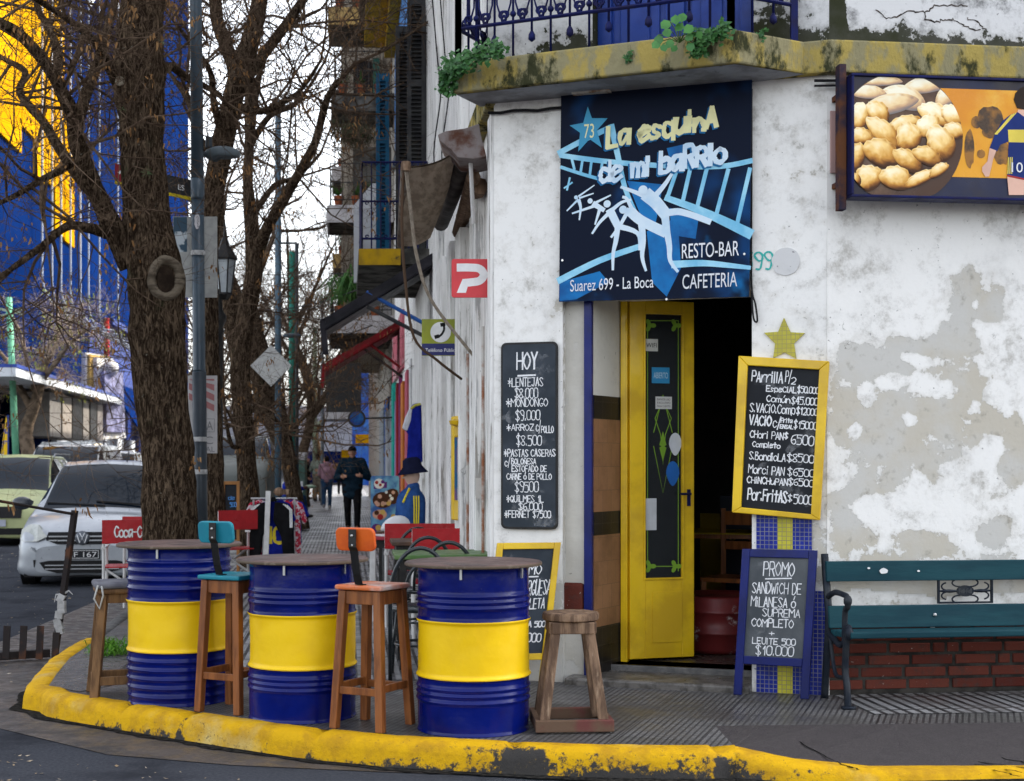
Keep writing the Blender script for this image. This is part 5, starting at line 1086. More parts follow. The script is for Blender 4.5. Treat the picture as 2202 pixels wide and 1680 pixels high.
sh = Frame(Ch.pt(0, 0, -3.32), Ch.x); us = 1.2
shf = thing('wall_shelf', 'dark wall shelf inside the bar carrying a row of bottles', 'shelf', sh.pt(us + .6, 1.95)); MB().bx(sh, us, us + 1.5, 1.95, 1.98, -.07, .22).bx(sh, us, us + 1.5, 1.55, 1.58, -.07, .2).build('board', m_black, shf)
cols = [(.03, .05, .02), (.08, .04, .01), (.02, .03, .05), (.12, .08, .02), (.05, .02, .02)]
for i in range(7):
    p = sh.pt(us + .1 + i * .2, 1.98, .1); o = MB().lathe([(.001, 0), (.036, 0), (.038, .01), (.038, .18), (.03, .21), (.013, .24), (.013, .3), (.016, .3), (.016, .32), (.001, .32)], p, 14).build('bottle', M('bottle_glass', cols[i % 5], rough=.1, rv=0, coat=.5), smooth=True)
    tag(o, 'dark liquor bottle standing on the shelf inside the bar', 'bottle', 'bottles on the bar shelf')
ct = thing('bar_counter', 'dark blue bar counter with painted scroll ornament at the back of the bar', 'counter', Ch.pt(1.5, .09, -2.7)); fc = Frame(Ch.pt(0, 0, -2.5), Ch.x)
MB().bx(fc, 1.0, 2.0, .95, 1.12, -.4, .0).bx(fc, 1.02, 1.98, .09, .95, -.35, -.02).build('body', M('navy_counter_paint', (.006, .012, .03), rough=.4), ct)
orn = MB()
for i in range(6):
    orn.ribbon([Vector((1.1 + i * .15 + .05 * math.cos(a) * (1 - a / 9), .8 + .06 * math.sin(a) * (1 - a / 9))) for a in [j * .5 for j in range(14)]], .012, fc, -.015 + i * 1e-4, i % 2)
orn.build('ornament', [flatm('gold_ornament', (.3, .22, .05)), flatm('pink_ornament', (.3, .05, .08))], ct)
# ---- trees ------------------------------------------------------------------------------------
def barkmat(name, c, c2):
    m, t, p = newmat(name); v = vec(t, 'Object', (13, 13, 3.4)); v0 = vec(t)
    n = nz(t, 2.6, 9, v, .7, 1.2); col = mx(t, mr(t, n, .42, .7), c, c2); col = mx(t, mr(t, nz(t, 30, 3, v0), .68, .74), col, (.22, .21, .17)); col = mx(t, mr(t, nz(t, 2, 5, v0), .6, .75), col, (.05, .055, .03))
    t.links.new(col, p.inputs['Base Color']); p.inputs['Roughness'].default_value = .95; p.inputs['Specular IOR Level'].default_value = 0; bumpn(t, p, n, 1.0, .05); return m
m_bark = barkmat('furrowed_bark', (.024, .016, .011), (.21, .15, .10)); m_twig = M('twig_bark', (.06, .04, .028), (.12, .085, .06), 9, rough=.95)
m_leaf = M('dry_brown_seed', (.17, .085, .035), (.26, .15, .07), 4, rough=.9); m_leaf2 = M('yellow_green_leaf', (.34, .36, .06), (.22, .25, .05), 4, rough=.8)
def limb(mb, pts, rad, n=14, k=5, amp=.12, fr=5):
    P = smooth_pts(pts, k); L = len(P); R_ = []
    m = len(rad)
    for i in range(L):
        t = i / (L - 1) * (m - 1); a = min(int(t), m - 2); R_.append(rad[a] + (rad[a + 1] - rad[a]) * (t - a))
    s0 = len(mb.v); mb.tube(P, R_, n)
    for i in range(L):
        for j in range(n):
            q = mb.v[s0 + i * n + j]; d = q - P[i]; mb.v[s0 + i * n + j] = P[i] + d * (1 + amp * 2 * noise.noise(q * fr) + amp * noise.noise(q * fr * 3.1))
    return P, R_
def twig(tw, lf, p, d, L, r, lv, rnd, up=.15, leafp=.5, ls=1.):
    n = 4 if lv < 2 else 3; P = [p]; q = p.copy(); dd = d.normalized()
    for i in range(n):
        dd = (dd + V(rnd.gauss(0, .22), rnd.gauss(0, .22), rnd.gauss(0, .2) + up * .35)).normalized(); q = q + dd * L / n; P.append(q)
    tw.tube(P, [r * (1 - .72 * i / n) for i in range(n + 1)], 5 if lv == 0 else 3, False)
    if lv < 3:
        for i in range((5, 5, 4)[lv]):
            t = rnd.uniform(.25, 1) * n; a = min(int(t), n - 1); b = P[a].lerp(P[a + 1], t - a); ax = (P[a + 1] - P[a]).normalized()
            x, y = orth(ax); an = rnd.uniform(0, 6.28); nd = (ax * rnd.uniform(.3, .9) + (x * math.cos(an) + y * math.sin(an)) * .85)
            twig(tw, lf, b, nd, L * rnd.uniform(.42, .68), r * .5, lv + 1, rnd, up, leafp, ls)
    if lf is not None and lv == 2 and rnd.random() < leafp * .3: seeds(lf, q, rnd, ls)
def seeds(lf, q, rnd, ls=1.):
    for _ in range(rnd.randint(5, 11)):
        c = q + V(rnd.gauss(0, .035), rnd.gauss(0, .035), -abs(rnd.gauss(.05, .04))) * ls; a = rnd.uniform(0, 3.14); x = V(math.cos(a), math.sin(a), rnd.uniform(-.3, .3)) * .008 * ls; z = V(rnd.gauss(0, .3), rnd.gauss(0, .3), -1).normalized() * .045 * ls * rnd.uniform(.6, 1.2)
        lf.add([c - x, c + x * .6, c + x + z * .6, c + z, c - x * .8 + z * .5], [(0, 1, 2, 3, 4)])
def tree(name, label, base, trunk, limbs, seed, nt=5, tl=1.4, tr=.018, leafp=.35, lat=None, extra=None, ls=1., up=.15, group='bare street trees along the kerb', mats=None, twm=None):
    rnd = random.Random(seed); t = thing(name, label, 'tree', base, 0, group); m = MB(); ta = limb(m, *trunk, n=20, amp=.05); to = m.build('trunk', mats or m_bark, t, smooth=True)
    tw = MB(); lf = MB(); paths = []
    if limbs:
        m = MB()
        for pts, rad in limbs: paths.append(limb(m, pts, rad, n=10, amp=.08))
        m.build('branches', mats or m_bark, t, smooth=True)
    for P, R_ in paths + ([ta] if lat else []):
        n0 = len(P)
        for i in range(nt if (P, R_) != ta else lat):
            k = rnd.randint(int(n0 * .25), n0 - 1)
            if (P, R_) == ta: k = rnd.randint(int(n0 * .6), n0 - 1)
            ax = (P[min(k + 1, n0 - 1)] - P[k - 1]).normalized(); x, y = orth(ax); an = rnd.uniform(0, 6.28)
            twig(tw, lf, P[k], ax * rnd.uniform(.2, .8) + (x * math.cos(an) + y * math.sin(an)), tl * rnd.uniform(.7, 1.3), min(tr, R_[k] * .6), 0, rnd, up, leafp, ls)
        twig(tw, lf, P[-1], (P[-1] - P[-2]), tl * 1.2, R_[-1] * .9, 0, rnd, up, leafp, ls)
    tw.build('twigs', twm or m_twig, t)
    if lf.f: lf.build('dry_leaves' if leafp < 5 else 'leaves', extra or m_leaf, t)
    return t, to
def pxs(L, d, k=1., dv=0): return [PT(x * k, y * k, d + dv * i / max(1, len(L) - 1)) for i, (x, y) in enumerate(L)]
cK = .3584
d = 12.1; tk = [(366, 1345, 150), (366, 1270, 128), (366, 1190, 120), (362, 1000, 112), (348, 860, 112), (338, 720, 118), (336, 600, 122), (320, 520, 112), (312, 440, 100), (306, 300, 92), (300, 200, 105), (297, 150, 115), (300, 100, 100), (308, 0, 88), (320, -200, 80), (300, -500, 60)]
t1, tr1 = tree('street_tree', 'big dark street tree with a ringed knot hole, foremost of the trees', st(d, -1.5), ([PT(x, y, d) for x, y, w_ in tk], [w_ / 2 * d / F for x, y, w_ in tk]), [
    (pxs([(790, 1600), (640, 1280), (530, 1050), (460, 850), (440, 700), (390, 590), (330, 470), (240, 340), (110, 200), (-20, 120)], d, cK, -1.2), [.11, .085, .075, .07, .06, .055, .05, .045, .04, .03]),
    (pxs([(620, 1240), (470, 1060), (350, 880), (250, 720), (120, 560), (150, 430), (0, 340), (-150, 200)], d, cK, 1.0), [.06, .05, .045, .04, .035, .03, .025, .02]),
    (pxs([(450, 770), (520, 560), (600, 330), (650, 150), (690, 0), (720, -200)], d, cK, 1.5), [.055, .05, .045, .04, .035, .025]),
    (pxs([(640, 1400), (540, 1370), (400, 1360), (250, 1480), (60, 1620), (-60, 1700)], d, cK, -1.5), [.05, .04, .035, .028, .02, .012]),
    (pxs([(330, 480), (350, 350), (310, 200), (230, 60), (200, -100)], d - .5, cK, 1.5), [.04, .04, .035, .03, .02]),
    (pxs([(730, 560), (600, 300), (480, 170), (320, 60), (150, -50)], d, cK, -1.5), [.05, .035, .03, .025, .02]),
    (pxs([(880, 560), (1010, 400), (1120, 470), (1300, 560), (1420, 700)], d + .1, cK, 2.5), [.05, .04, .035, .025, .015]),
    (pxs([(520, 900), (400, 1000), (250, 1080), (80, 1180), (-100, 1260)], d, cK, -.8), [.045, .035, .028, .02, .012])], 3, nt=8, tl=1.25, tr=.016, leafp=.6, ls=1.1, lat=2)
kc = PT(352, 597, d - .24); tc = PT(336, 600, d)
def onbark(x, z, off): dx = x - tc.x; return V(x, d - math.sqrt(max(.243 ** 2 - dx * dx, .02)) - off, z)
kb = MB(); kb.tube([onbark(kc.x + .10 * math.cos(a) * (1 + .08 * math.sin(2 * a)), kc.z + .15 * math.sin(a), -.018 - .012 * math.cos(a)) for a in [2 * math.pi * i / 28 for i in range(29)]], [.043 + .006 * math.cos(2 * math.pi * i / 28) for i in range(29)], 12); kb.v = [p + noise.noise_vector(p * 14) * .008 for p in kb.v]
kb.build('knot', M('healed_bark_ring', (.17, .14, .105), (.075, .06, .045), 6, rough=.95, bump=1, bsc=14, bd=.03, st=(1, 1, 3)), tr1, smooth=True)
kb = MB(); n = 20; kb.add([onbark(kc.x + .01 + .062 * math.cos(i * 2 * math.pi / n), kc.z - .01 + .115 * math.sin(i * 2 * math.pi / n), .020) for i in range(n)] + [onbark(kc.x, kc.z, .015)], [((i + 1) % n, i, n) for i in range(n)]); kb.build('knot_hole', M('dark_hollow', (.018, .013, .010), (.035, .025, .018), 8, rough=1), tr1, smooth=True)
kb = MB(); kc = PT(258, 175, d - .19); kb.lathe([(.001, .0), (.02, .004), (.03, -.004), (.036, .012), (.042, .0)], kc, 16, Matrix.Rotation(math.pi / 2, 3, 'X')); kb.build('branch_scar', M('pale_scar', (.3, .26, .2), (.2, .17, .13), 8, rough=.9), tr1, smooth=True)
tf = MB(); rnd = random.Random(8)
for (x, y, n) in ((316, 372, 60), (300, 170, 14), (350, 90, 14), (262, 235, 10)):
    c = PT(x, y, d - .17)
    for i in range(n): a = rnd.uniform(0, 6.28); l = rnd.uniform(.03, .075); e = c + V(math.cos(a) * l, -rnd.uniform(0, .06), math.sin(a) * l); s_ = V(-math.sin(a), 0, math.cos(a)) * .002; tf.add([c - s_, c + s_, e], [(0, 1, 2)])
    tf.build('air_plant', M('grey_green_tuft', (.12, .16, .08), rough=.9), t1); tf = MB()
d = 15.5; tk = [(464, 1275, 64), (463, 1200, 52), (458, 1000, 46), (450, 800, 44), (446, 600, 45), (452, 466, 46), (477, 322, 47), (509, 179, 44), (538, 90, 40), (559, 0, 34), (580, -150, 28)]
tree('street_tree', 'dark leaning street tree directly behind the grey lamp post', PT(464, 1275, d), ([PT(x, y, d) for x, y, w_ in tk], [w_ / 2 * d / F for x, y, w_ in tk]), [
    (pxs([(512, 170), (495, 120), (470, 54), (462, 0), (450, -90)], d, 1, .5), [.09, .08, .075, .07, .05]), (pxs([(525, 175), (545, 145), (588, 90), (645, 10), (690, -60)], d, 1, 1.5), [.07, .065, .06, .05, .04]),
    (pxs([(470, 350), (430, 300), (400, 210), (360, 150)], d, 1, 1.5), [.05, .04, .03, .02]), (pxs([(480, 300), (460, 220), (450, 150), (385, 60)], d, 1, -1), [.05, .04, .03, .02]), (pxs([(500, 220), (560, 240), (640, 200), (690, 130)], d, 1, -1), [.05, .035, .025, .015])], 5, nt=6, tl=1.4, tr=.018, leafp=.7, ls=1.15, lat=3)
d = 19; tk = [(545, 1222, 64), (542, 1180, 54), (530, 1000, 42), (521, 880, 42), (517, 770, 46), (527, 690, 40), (545, 600, 38), (545, 530, 36), (538, 470, 26), (533, 400, 22), (536, 300, 20), (535, 200, 17), (548, 60, 14)]
tree('street_tree', 'forked street tree beyond the black lantern, thick twin stems', PT(545, 1222, d), ([PT(x, y, d) for x, y, w_ in tk], [w_ / 2 * d / F for x, y, w_ in tk]), [
    (pxs([(552, 545), (575, 490), (609, 430), (674, 315), (702, 215), (731, 172)], d, 1, -1.5), [.09, .075, .07, .055, .04, .03]), (pxs([(516, 775), (500, 700), (490, 610), (478, 520), (470, 400)], d, 1, 1), [.13, .12, .1, .07, .05]),
    (pxs([(540, 470), (590, 400), (640, 380), (690, 330)], d, 1, 1), [.05, .04, .03, .02]), (pxs([(534, 320), (580, 250), (640, 220), (700, 130)], d, 1, 1.5), [.05, .04, .03, .02]), (pxs([(536, 350), (560, 150), (620, 60), (690, 20)], d, 1, 1), [.05, .04, .035, .02]), (pxs([(523, 900), (560, 870), (600, 910), (640, 930)], d, 1, 0), [.05, .035, .025, .012]), (pxs([(530, 1000), (500, 900), (480, 880)], d, 1, 1), [.04, .03, .02]), (pxs([(530, 950), (500, 960), (485, 900)], d, 1, -.5), [.04, .03, .02])], 9, nt=5, tl=1.6, tr=.018, leafp=.7, ls=1.25, lat=2)
d = 29.5; tk = [(645, 1140, 44), (636, 1080, 36), (618, 990, 30), (582, 905, 30), (550, 803, 28), (535, 700, 22), (500, 600, 16)]
tree('street_tree', 'slanting dark street tree leaning over the sidewalk toward the road', PT(645, 1140, d), ([PT(x, y, d) for x, y, w_ in tk], [w_ / 2 * d / F for x, y, w_ in tk]), [(pxs([(625, 1000), (590, 840), (556, 720), (540, 640)], d, 1, 1), [.15, .15, .13, .1]), (pxs([(582, 905), (560, 900), (540, 850), (500, 840)], d, 1, 0), [.1, .08, .05, .03]), (pxs([(600, 950), (650, 900), (690, 860)], d, 1, 0), [.07, .05, .03])], 13, nt=7, tl=2.6, tr=.03, leafp=.3, ls=1.8, lat=5)
for i, (x, dd, hh, sd_, lab) in enumerate(((655, 46, 9, 21, 'thin bare tree beyond the green pole'), (610, 58, 10, 22, 'bare tree far down the street between the blue and green poles'), (690, 66, 9, 23, 'farthest bare tree at the street end, beside the concrete pole'), (540, 72, 11, 24, 'distant bare tree beyond the parked cars'), (420, 60, 11, 25, 'bare tree across the street, behind the lamp post'))):
    b = PT(x, 1000 + (1.4 * F / dd), dd); b.z = 0; rnd = random.Random(sd_); P_ = [b + V(rnd.gauss(0, .15) * k, rnd.gauss(0, .15) * k, hh * .62 * k / 4) for k in range(5)]
    L_ = []
    for q_ in range(7):
        s0 = P_[2 + q_ % 3]; a = q_ * 2.4; L_.append(([s0, s0 + V(math.cos(a) * .8, math.sin(a) * .8, 1.1), s0 + V(math.cos(a) * 1.7, math.sin(a) * 1.7, 2.4 + rnd.random())], [.09, .06, .03]))
    tree('bare_tree', lab, b, (P_, [.2, .17, .15, .12, .06]), L_, sd_, nt=4, tl=1.8, tr=.025, leafp=.1, ls=2, lat=1, group='bare trees down the street')
d = 44; b = PT(62, 1090, d); b.z = 0
tree('young_tree', 'small twisted sunlit tree with sparse yellow green leaves in front of the blue grandstand', b, ([b, PT(62, 985, d), PT(56, 930, d), PT(75, 870, d), PT(88, 820, d), PT(100, 770, d)], [.28, .22, .2, .17, .13, .08]), [(pxs([(70, 880), (40, 830), (10, 770), (-30, 730)], d, 1, 1), [.14, .1, .07, .04]), (pxs([(88, 820), (120, 780), (150, 740), (185, 710)], d, 1, -1), [.1, .08, .05, .03]), (pxs([(80, 850), (60, 790), (50, 730)], d, 1, 0), [.1, .07, .04]), (pxs([(96, 790), (120, 740), (125, 700)], d, 1, 1), [.08, .06, .03])], 31, nt=9, tl=1.0, tr=.025, leafp=.25, extra=m_leaf2, ls=2.4, lat=5, up=.05, group='young trees', mats=M('grey_brown_bark', (.20, .15, .11), (.10, .075, .055), 6, rough=.9), twm=M('sunlit_tan_twig', (.34, .27, .21), (.22, .17, .13), 9, rough=.95))
# ---- posts, lamps, signs on posts ---------------------------------------------------------------
m_post = M('blue_grey_post_paint', (.035, .055, .075), (.05, .075, .10), 3, rough=.38, coat=.2, c3=(.1, .09, .08), sc3=9, lo3=.68, hi3=.75); m_dpost = M('dark_slate_post_paint', (.022, .03, .04), (.03, .04, .05), 4, rough=.4)
d = 13.0; pb = PT(433, 1320, d); pb.z = 0
lp = thing('lamp_post', 'tall blue grey steel lamp post between the big trunk and the lantern', 'lamp post', pb)
ptop = PT(418, -350, d); pv = lambda y: pb.lerp(ptop, (1320 - y) / 1670)
MB().tube([pv(1330), pv(800)], .062, 20).tube([pv(800), pv(795), pv(430)], [.062, .056, .057], 20).tube([pv(430), pv(425), pv(385)], [.06, .063, .062], 20).tube([pv(385), pv(-350)], [.058, .05], 20).build('pole', m_post, lp, smooth=True)
MB().tube([pv(1330), pv(801)], .0635, 20).build('lower_sleeve', m_dpost, lp, smooth=True)
for y in (945, 1015, 545): MB().tube([pv(y + 5), pv(y - 5)], .066, 20).build('tape_band', M('pale_tape', (.5, .5, .5), (.3, .3, .3), 20, rough=.6), lp)
c = pv(478); sk_ = MB(); fr = Frame(c, V(1, 0, 0)); n = 16
def onpole(a, z, r=.0605): cc = pv(478) + V(0, 0, z); return cc + V(r * math.sin(a), -r * math.cos(a), 0)
sk_.add([onpole(.1 + .42 * math.cos(i * 2 * math.pi / n) * (1 + .15 * math.sin(3 * i)), .075 * math.sin(i * 2 * math.pi / n)) for i in range(n)] + [onpole(.1, 0, .062)], [(i, (i + 1) % n, n) for i in range(n)]); so = sk_.build('sticker', flatm('white_sticker', (.6, .58, .6)), lp)
sk_ = MB(); 
for P in ([(-.1, .03), (.05, .045), (.2, .03), (.1, .0), (.28, -.01)], [(0, -.01), (.15, -.03), (.1, -.055), (.25, -.05)]):
    sk_.tube([onpole(.1 + a, z, .0635) for a, z in P], .002, 4)
sk_.build('drawing', flatm('sticker_ink', (.05, .05, .06)), so)
hd = PT(478, 332, d + .1); m = MB(); m.ell(hd, (.17, .10, .075), 20); m.v = [V(p.x, p.y, max(p.z, hd.z - .03) if p.x > hd.x - .05 else p.z) for p in m.v]
lh = m.build('lamp_head', M('grey_lamp_shell', (.11, .13, .15), (.08, .10, .11), 5, rough=.5), lp, smooth=True)
MB().lathe([(.03, 0), (.034, .01), (.03, .1), (.001, .105)], PT(449, 318, d + .1), 14).tube([PT(425, 332, d), PT(455, 332, d + .1)], .025, 10).build('photocell', m_dpost, lh)
# signs on the lamp post
m_back = M('bare_sign_back', (.42, .42, .40), (.34, .34, .33), 12, rough=.5, c3=(.2, .2, .2), sc3=18, lo3=.68, hi3=.75)
Fz = Frame(V(0, d + .09, 0), V(1, 0, 0)); z_ = lambda x, y: Fz.px(x, y)
(a, z1), (c, z0) = z_(372, 466), z_(467, 640)
ts = thing('traffic_sign', 'tall grey back of a traffic sign strapped behind the lamp post', 'sign', Fz.pt((a + c) / 2, z0)); MB().bx(Fz, a, c, z0, z1, -.006, 0).build('panel', m_back, ts, bevel=.001)
MB().bx(Fz, a + .004, a + .13, z0 + .42, z1 - .004, 0, .001).build('torn_sheet', M('torn_blue_sheet', (.05, .09, .13), (.5, .55, .58), 4, .5, .55, rough=.6), ts)
(a, z1), (c, z0) = z_(404, 808), z_(467, 975)
ks = thing('parking_notice', 'white notice with red diagonal stripes low on the lamp post', 'sign', Fz.pt((a + c) / 2, z0)); MB().bx(Fz, a, c, z0, z1, -.006, 0).build('panel', flatm('notice_white', (.62, .6, .6)), ks)
m = MB(); wS = c - a
(q0, s1), (q1, s0) = z_(440, 815), z_(461, 885)
for k in range(4):
    zz = s0 + (s1 - s0) * k / 3.2; m.flat([(a + .01, min(zz + .11, s1)), (a + .01, min(zz + .17, s1)), (q1, zz + .06 if zz + .06 < s1 else s1), (q1, zz)], Fz, .002 + k * .0002)
m.build('red_stripes', flatm('faded_red', (.5, .22, .22)), ks)
m = MB(); 
for s, x0, x1, y1, y0 in (('A', 444, 458, 925, 905), ('C', 440, 458, 955, 938), ('AL', 442, 462, 972, 960)): (u0, b0), (u1, b1) = z_(x0, y1), z_(x1, y0); ftext(m, Fz, s, u0, b0, b1 - b0, .002, u1)
(u0, b0), (u1, b1) = z_(441, 929), z_(461, 901)
for P in ([(u0, b0), (u1, b0)], [(u1, b0), (u1, b1)], [(u1, b1), (u0, b1)]): m.ribbon(P, .004, Fz, .0023)
m.build('lettering', flatm('faded_ink', (.25, .25, .26)), ks)
ns = thing('street_name_sign', 'black street name sign with red end and yellow edge behind the trunk', 'sign', PT(330, 430, d + .15)); Fn = Frame(PT(247, 396, d + .15), PT(415, 432, d + .15) - PT(247, 396, d + .15)); W_ = (PT(415, 432, d + .15) - PT(247, 396, d + .15)).length
MB().bx(Fn, 0, W_, 0, .19, -.02, 0).build('panel', flatm('sign_black_enamel', (.012, .012, .014), .35), ns); MB().bx(Fn, 0, W_, 0, .03, 0, .002).build('yellow_edge', flatm('sign_yellow', (.6, .45, .02)), ns); MB().bx(Fn, 0, .16, .031, .19, 0, .002).build('red_end', flatm('sign_dark_red', (.25, .02, .03)), ns)
m = MB(); ftext(m, Fn, 'ES', W_ - .14, .075, .05, .003); m.ribbon([(.04, .11), (.07, .14), (.1, .12), (.07, .08)], .02, Fn, .003); m.build('lettering', m_wh, ns)
# old lantern
d = 17; lb_ = PT(470, 1245, d); lb_.z = 0; ln = thing('street_lantern', 'old fashioned black street lantern on a fluted iron post', 'street lamp', lb_); zz = lambda y: H + (HY - y) * d / F
MB().lathe([(.11, 0), (.11, .25), (.085, .3), (.08, .75), (.055, .85), (.05, zz(720)), (.075, zz(712)), (.045, zz(705)), (.09, zz(690)), (.095, zz(680)), (.05, zz(668)), (.04, zz(640)), (.07, zz(628)), (.03, zz(622))], lb_, 16).build('post', m_black, ln, smooth=True)
lc = V(lb_.x + .07, lb_.y, 0); lc = V((483 - HX) / F * d, d, 0); MB().lathe([(.075, zz(632)), (.125, zz(562)), (.13, zz(560))], lc, 6).build('lantern_glass', M('frosted_lantern_glass', (.42, .46, .48), (.3, .33, .36), 3, rough=.3), ln)
m = MB().lathe([(.15, zz(560)), (.155, zz(556)), (.13, zz(548)), (.06, zz(528)), (.05, zz(520)), (.015, zz(508)), (.008, zz(480)), (.001, zz(478))], lc, 6)
for k in range(6):
    a = k * math.pi / 3; e = V(math.cos(a), math.sin(a), 0); m.bar(lc + e * .077 + V(0, 0, zz(633)), lc + e * .132 + V(0, 0, zz(558)), .014, .014)
m.lathe([(.03, zz(645)), (.09, zz(634)), (.09, zz(630)), (.001, zz(630))], lc, 6); m.build('lantern_cage', m_black, ln)
# more poles down the street
def pole(name, label, cat, x, d, top_y, r, mat, xt=None, base_z=0, parts=()):
    b = PT(x, 1000, d); b.z = base_z; tp = PT(xt if xt is not None else x, top_y, d); t = thing(name, label, cat, b); MB().tube([b, tp], [r, r * .9], 14).build('pole', mat, t, smooth=True); return t, b, tp
m_bp = M('slate_blue_pole_paint', (.045, .085, .12), (.06, .11, .15), 3, rough=.45); m_gp = M('green_pole_paint', (.012, .13, .10), (.02, .17, .13), 3, rough=.5); m_cp = M('pale_green_concrete', (.24, .30, .19), (.32, .34, .26), 4, rough=.9); m_lg = M('mint_pole_paint', (.14, .38, .24), (.10, .30, .19), 3, rough=.6, c3=(.3, .3, .28), sc3=6, lo3=.62, hi3=.7)
pt_, b, tp = pole('street_pole', 'slate blue street pole carrying a diamond sign back', 'pole', 598, 29, 215, .068, m_bp)
hd = PT(628, 722, 29); m = MB().ell(hd, (.19, .1, .05), 16); m.build('lamp_head', M('dark_lamp_shell', (.06, .08, .10), rough=.5), pt_, smooth=True)
Fd = Frame(V(0, 28.9, 0), V(1, 0, 0)); k = Fd.px(583, 787); ds = thing('warning_sign', 'grey diamond back of a warning sign on the slate blue pole', 'sign', Fd.pt(*k)); MB().prism([(k[0] - .42, k[1]), (k[0], k[1] - .42), (k[0] + .42, k[1]), (k[0], k[1] + .42)], Fd, 0, .012).build('panel', m_back, ds)
pole('street_pole', 'bright green street pole beside a dark thin pole', 'pole', 628, 36, 541, .085, m_gp)
pt_, b, tp = pole('street_pole', 'thin dark pole with a horizontal arm at its top', 'pole', 638, 36.5, 523, .055, m_dpost); MB().tube([tp, PT(588, 523, 36.5)], .03, 8).build('arm', m_dpost, pt_)
pt_, b, tp = pole('utility_pole', 'pale mossy concrete utility pole with green cap and wire brackets', 'pole', 677, 55, 716, .09, m_cp); MB().tube([tp, tp + V(0, 0, .2)], .1, 10).build('cap', m_gp, pt_); MB().bar(PT(655, 727, 55), PT(676, 717, 54.9), .05, .05).bar(PT(650, 790, 54.9), PT(690, 792, 54.9), .06, .06).bar(PT(664, 908, 54.8), PT(693, 910, 54.8), .04, .12).build('bracket', m_cp, pt_)
pole('street_pole', 'slim grey pole nearest the hanging balconies', 'pole', 693, 48, 640, .06, M('grey_pole_paint', (.16, .19, .21), (.2, .22, .24), 4, rough=.5))
pt_, b, tp = pole('utility_pole', 'mint green utility pole across the street at the left edge', 'pole', 40, 42, 640, .1, m_lg, 19, RZ); MB().bar(PT(-20, 690, 42), PT(45, 665, 42), .05, .08).bar(PT(-20, 660, 42), PT(50, 676, 42), .05, .08).build('crossarm', m_cp, pt_)
# overhead cables
m_cab = M('black_cable', (.015, .015, .017), rough=.6, rv=0)
for i, (x0, y0, d0, x1, y1, d1, sag) in enumerate(((-60, 690, 42, 677, 730, 55, .8), (-60, 720, 42, 677, 760, 55, 1.0), (-40, 750, 40, 693, 700, 48, .6), (-80, 560, 30, 598, 640, 29, .5), (-80, 600, 32, 628, 660, 36, .7), (450, 590, 30, 720, 690, 30, .2), (430, 640, 34, 760, 640, 26, .3), (500, 655, 40, 850, 590, 20, .3), (560, 700, 50, 800, 700, 24, .4), (-60, 830, 44, 330, 760, 50, .5), (-60, 640, 44, 420, 790, 60, .6))):
    a, b = PT(x0, y0, d0), PT(x1, y1, d1); tag(MB().tube([a.lerp(b, k / 20) - V(0, 0, sag * 4 * (k / 20) * (1 - k / 20)) for k in range(21)], .012 if d0 > 35 else .009, 4).build('overhead_cable', m_cab), 'thin black overhead cable slung across the street', 'cable', 'overhead street cables')
# rusty post with bar, and ground rack
m_rust = M('rusty_black_steel', (.022, .018, .018), (.08, .035, .02), 7, .5, .68, .75, bump=.3)
g = G(118, 1408, RZ); gt_ = thing('barrier_post', 'leaning rusty steel post with a horizontal bar at its top and rags tied on', 'barrier', g); dd = g.y
topp = PT(161, 1098, dd - .05); MB().bar(g, topp, .042, .042).build('post', m_rust, gt_, bevel=.003)
MB().tube([topp + V(0, 0, -.03), PT(80, 1092, dd - .3), PT(0, 1078, dd - .6), PT(-60, 1068, dd - .9)], .011, 8).build('bar', m_rust, gt_)
m = MB(); rnd = random.Random(2)
for t_ in (.30, .33, .36, .42, .46, .5, .55): m.box(g.lerp(topp, t_ * .9 - .1) + V(rnd.gauss(0, .006), -.005, 0), (.05 + rnd.random() * .012, .052, .06), rnd.random() * 3, rot=Matrix.Rotation(rnd.gauss(0, .3), 3, 'Y'))
q_ = g.lerp(topp, .42); m.tube([q_, q_ + V(.05, -.02, .03), q_ + V(.08, -.02, -.0)], [.012, .006, .003], 6).tube([q_, q_ + V(-.05, -.02, .0), q_ + V(-.06, -.03, -.06)], [.01, .006, .003], 6)
m.build('tied_rag', M('grey_rag', (.4, .4, .4), (.25, .25, .25), 9, rough=.9), gt_, bevel=.01)
a, b = G(-40, 1428, RZ), G(106, 1418, RZ); rk = thing('ground_rack', 'low rusty steel rack of short upright bars lying at the kerb corner', 'rack', (a + b) / 2)
MB().bar(a + V(0, 0, .05), b + V(0, 0, .05), .07, .06).build('base_bar', m_rust, rk, bevel=.004)
for x in (-20, 12, 48, 84, 118):
    p_ = PT(x, 1408, a.y + .05); p_.z = RZ + .03; MB().bar(p_, p_ + V(.012, 0, .25 if x < 100 else .2), .05, .014, V(0, 1, 0)).build('upright_bar', m_rust, rk)
# ---- the row of houses beyond the corner ------------------------------------------------------------
def Sx(d, u, z): return st(d, u, z)
def sbox(mb, d0, d1, u0, u1, z0, z1, m=0):
    return mb.hexa([st(d, u, z) for z in (z0, z1) for d, u in ((d0, u0), (d0, u1), (d1, u1), (d1, u0))], m)
uvL = lambda p: (p.dot(SD), p.z)
m_cblue = M('pale_blue_wall_paint', (.10, .22, .46), (.07, .17, .38), 3, rough=.8, st=(3, 3, .5)); m_cyel = M('ochre_cornice_paint', (.50, .30, .01), (.30, .18, .02), 4, rough=.7, c3=(.06, .05, .03), sc3=5, lo3=.58, hi3=.7); m_sh = M('black_shutter_paint', (.03, .03, .033), (.05, .05, .05), 6, rough=.6); m_stain = M('stained_old_concrete', (.12, .115, .105), (.045, .043, .04), 3, rough=.95, bump=.5, c3=(.02, .02, .02), sc3=4, lo3=.55, hi3=.7)
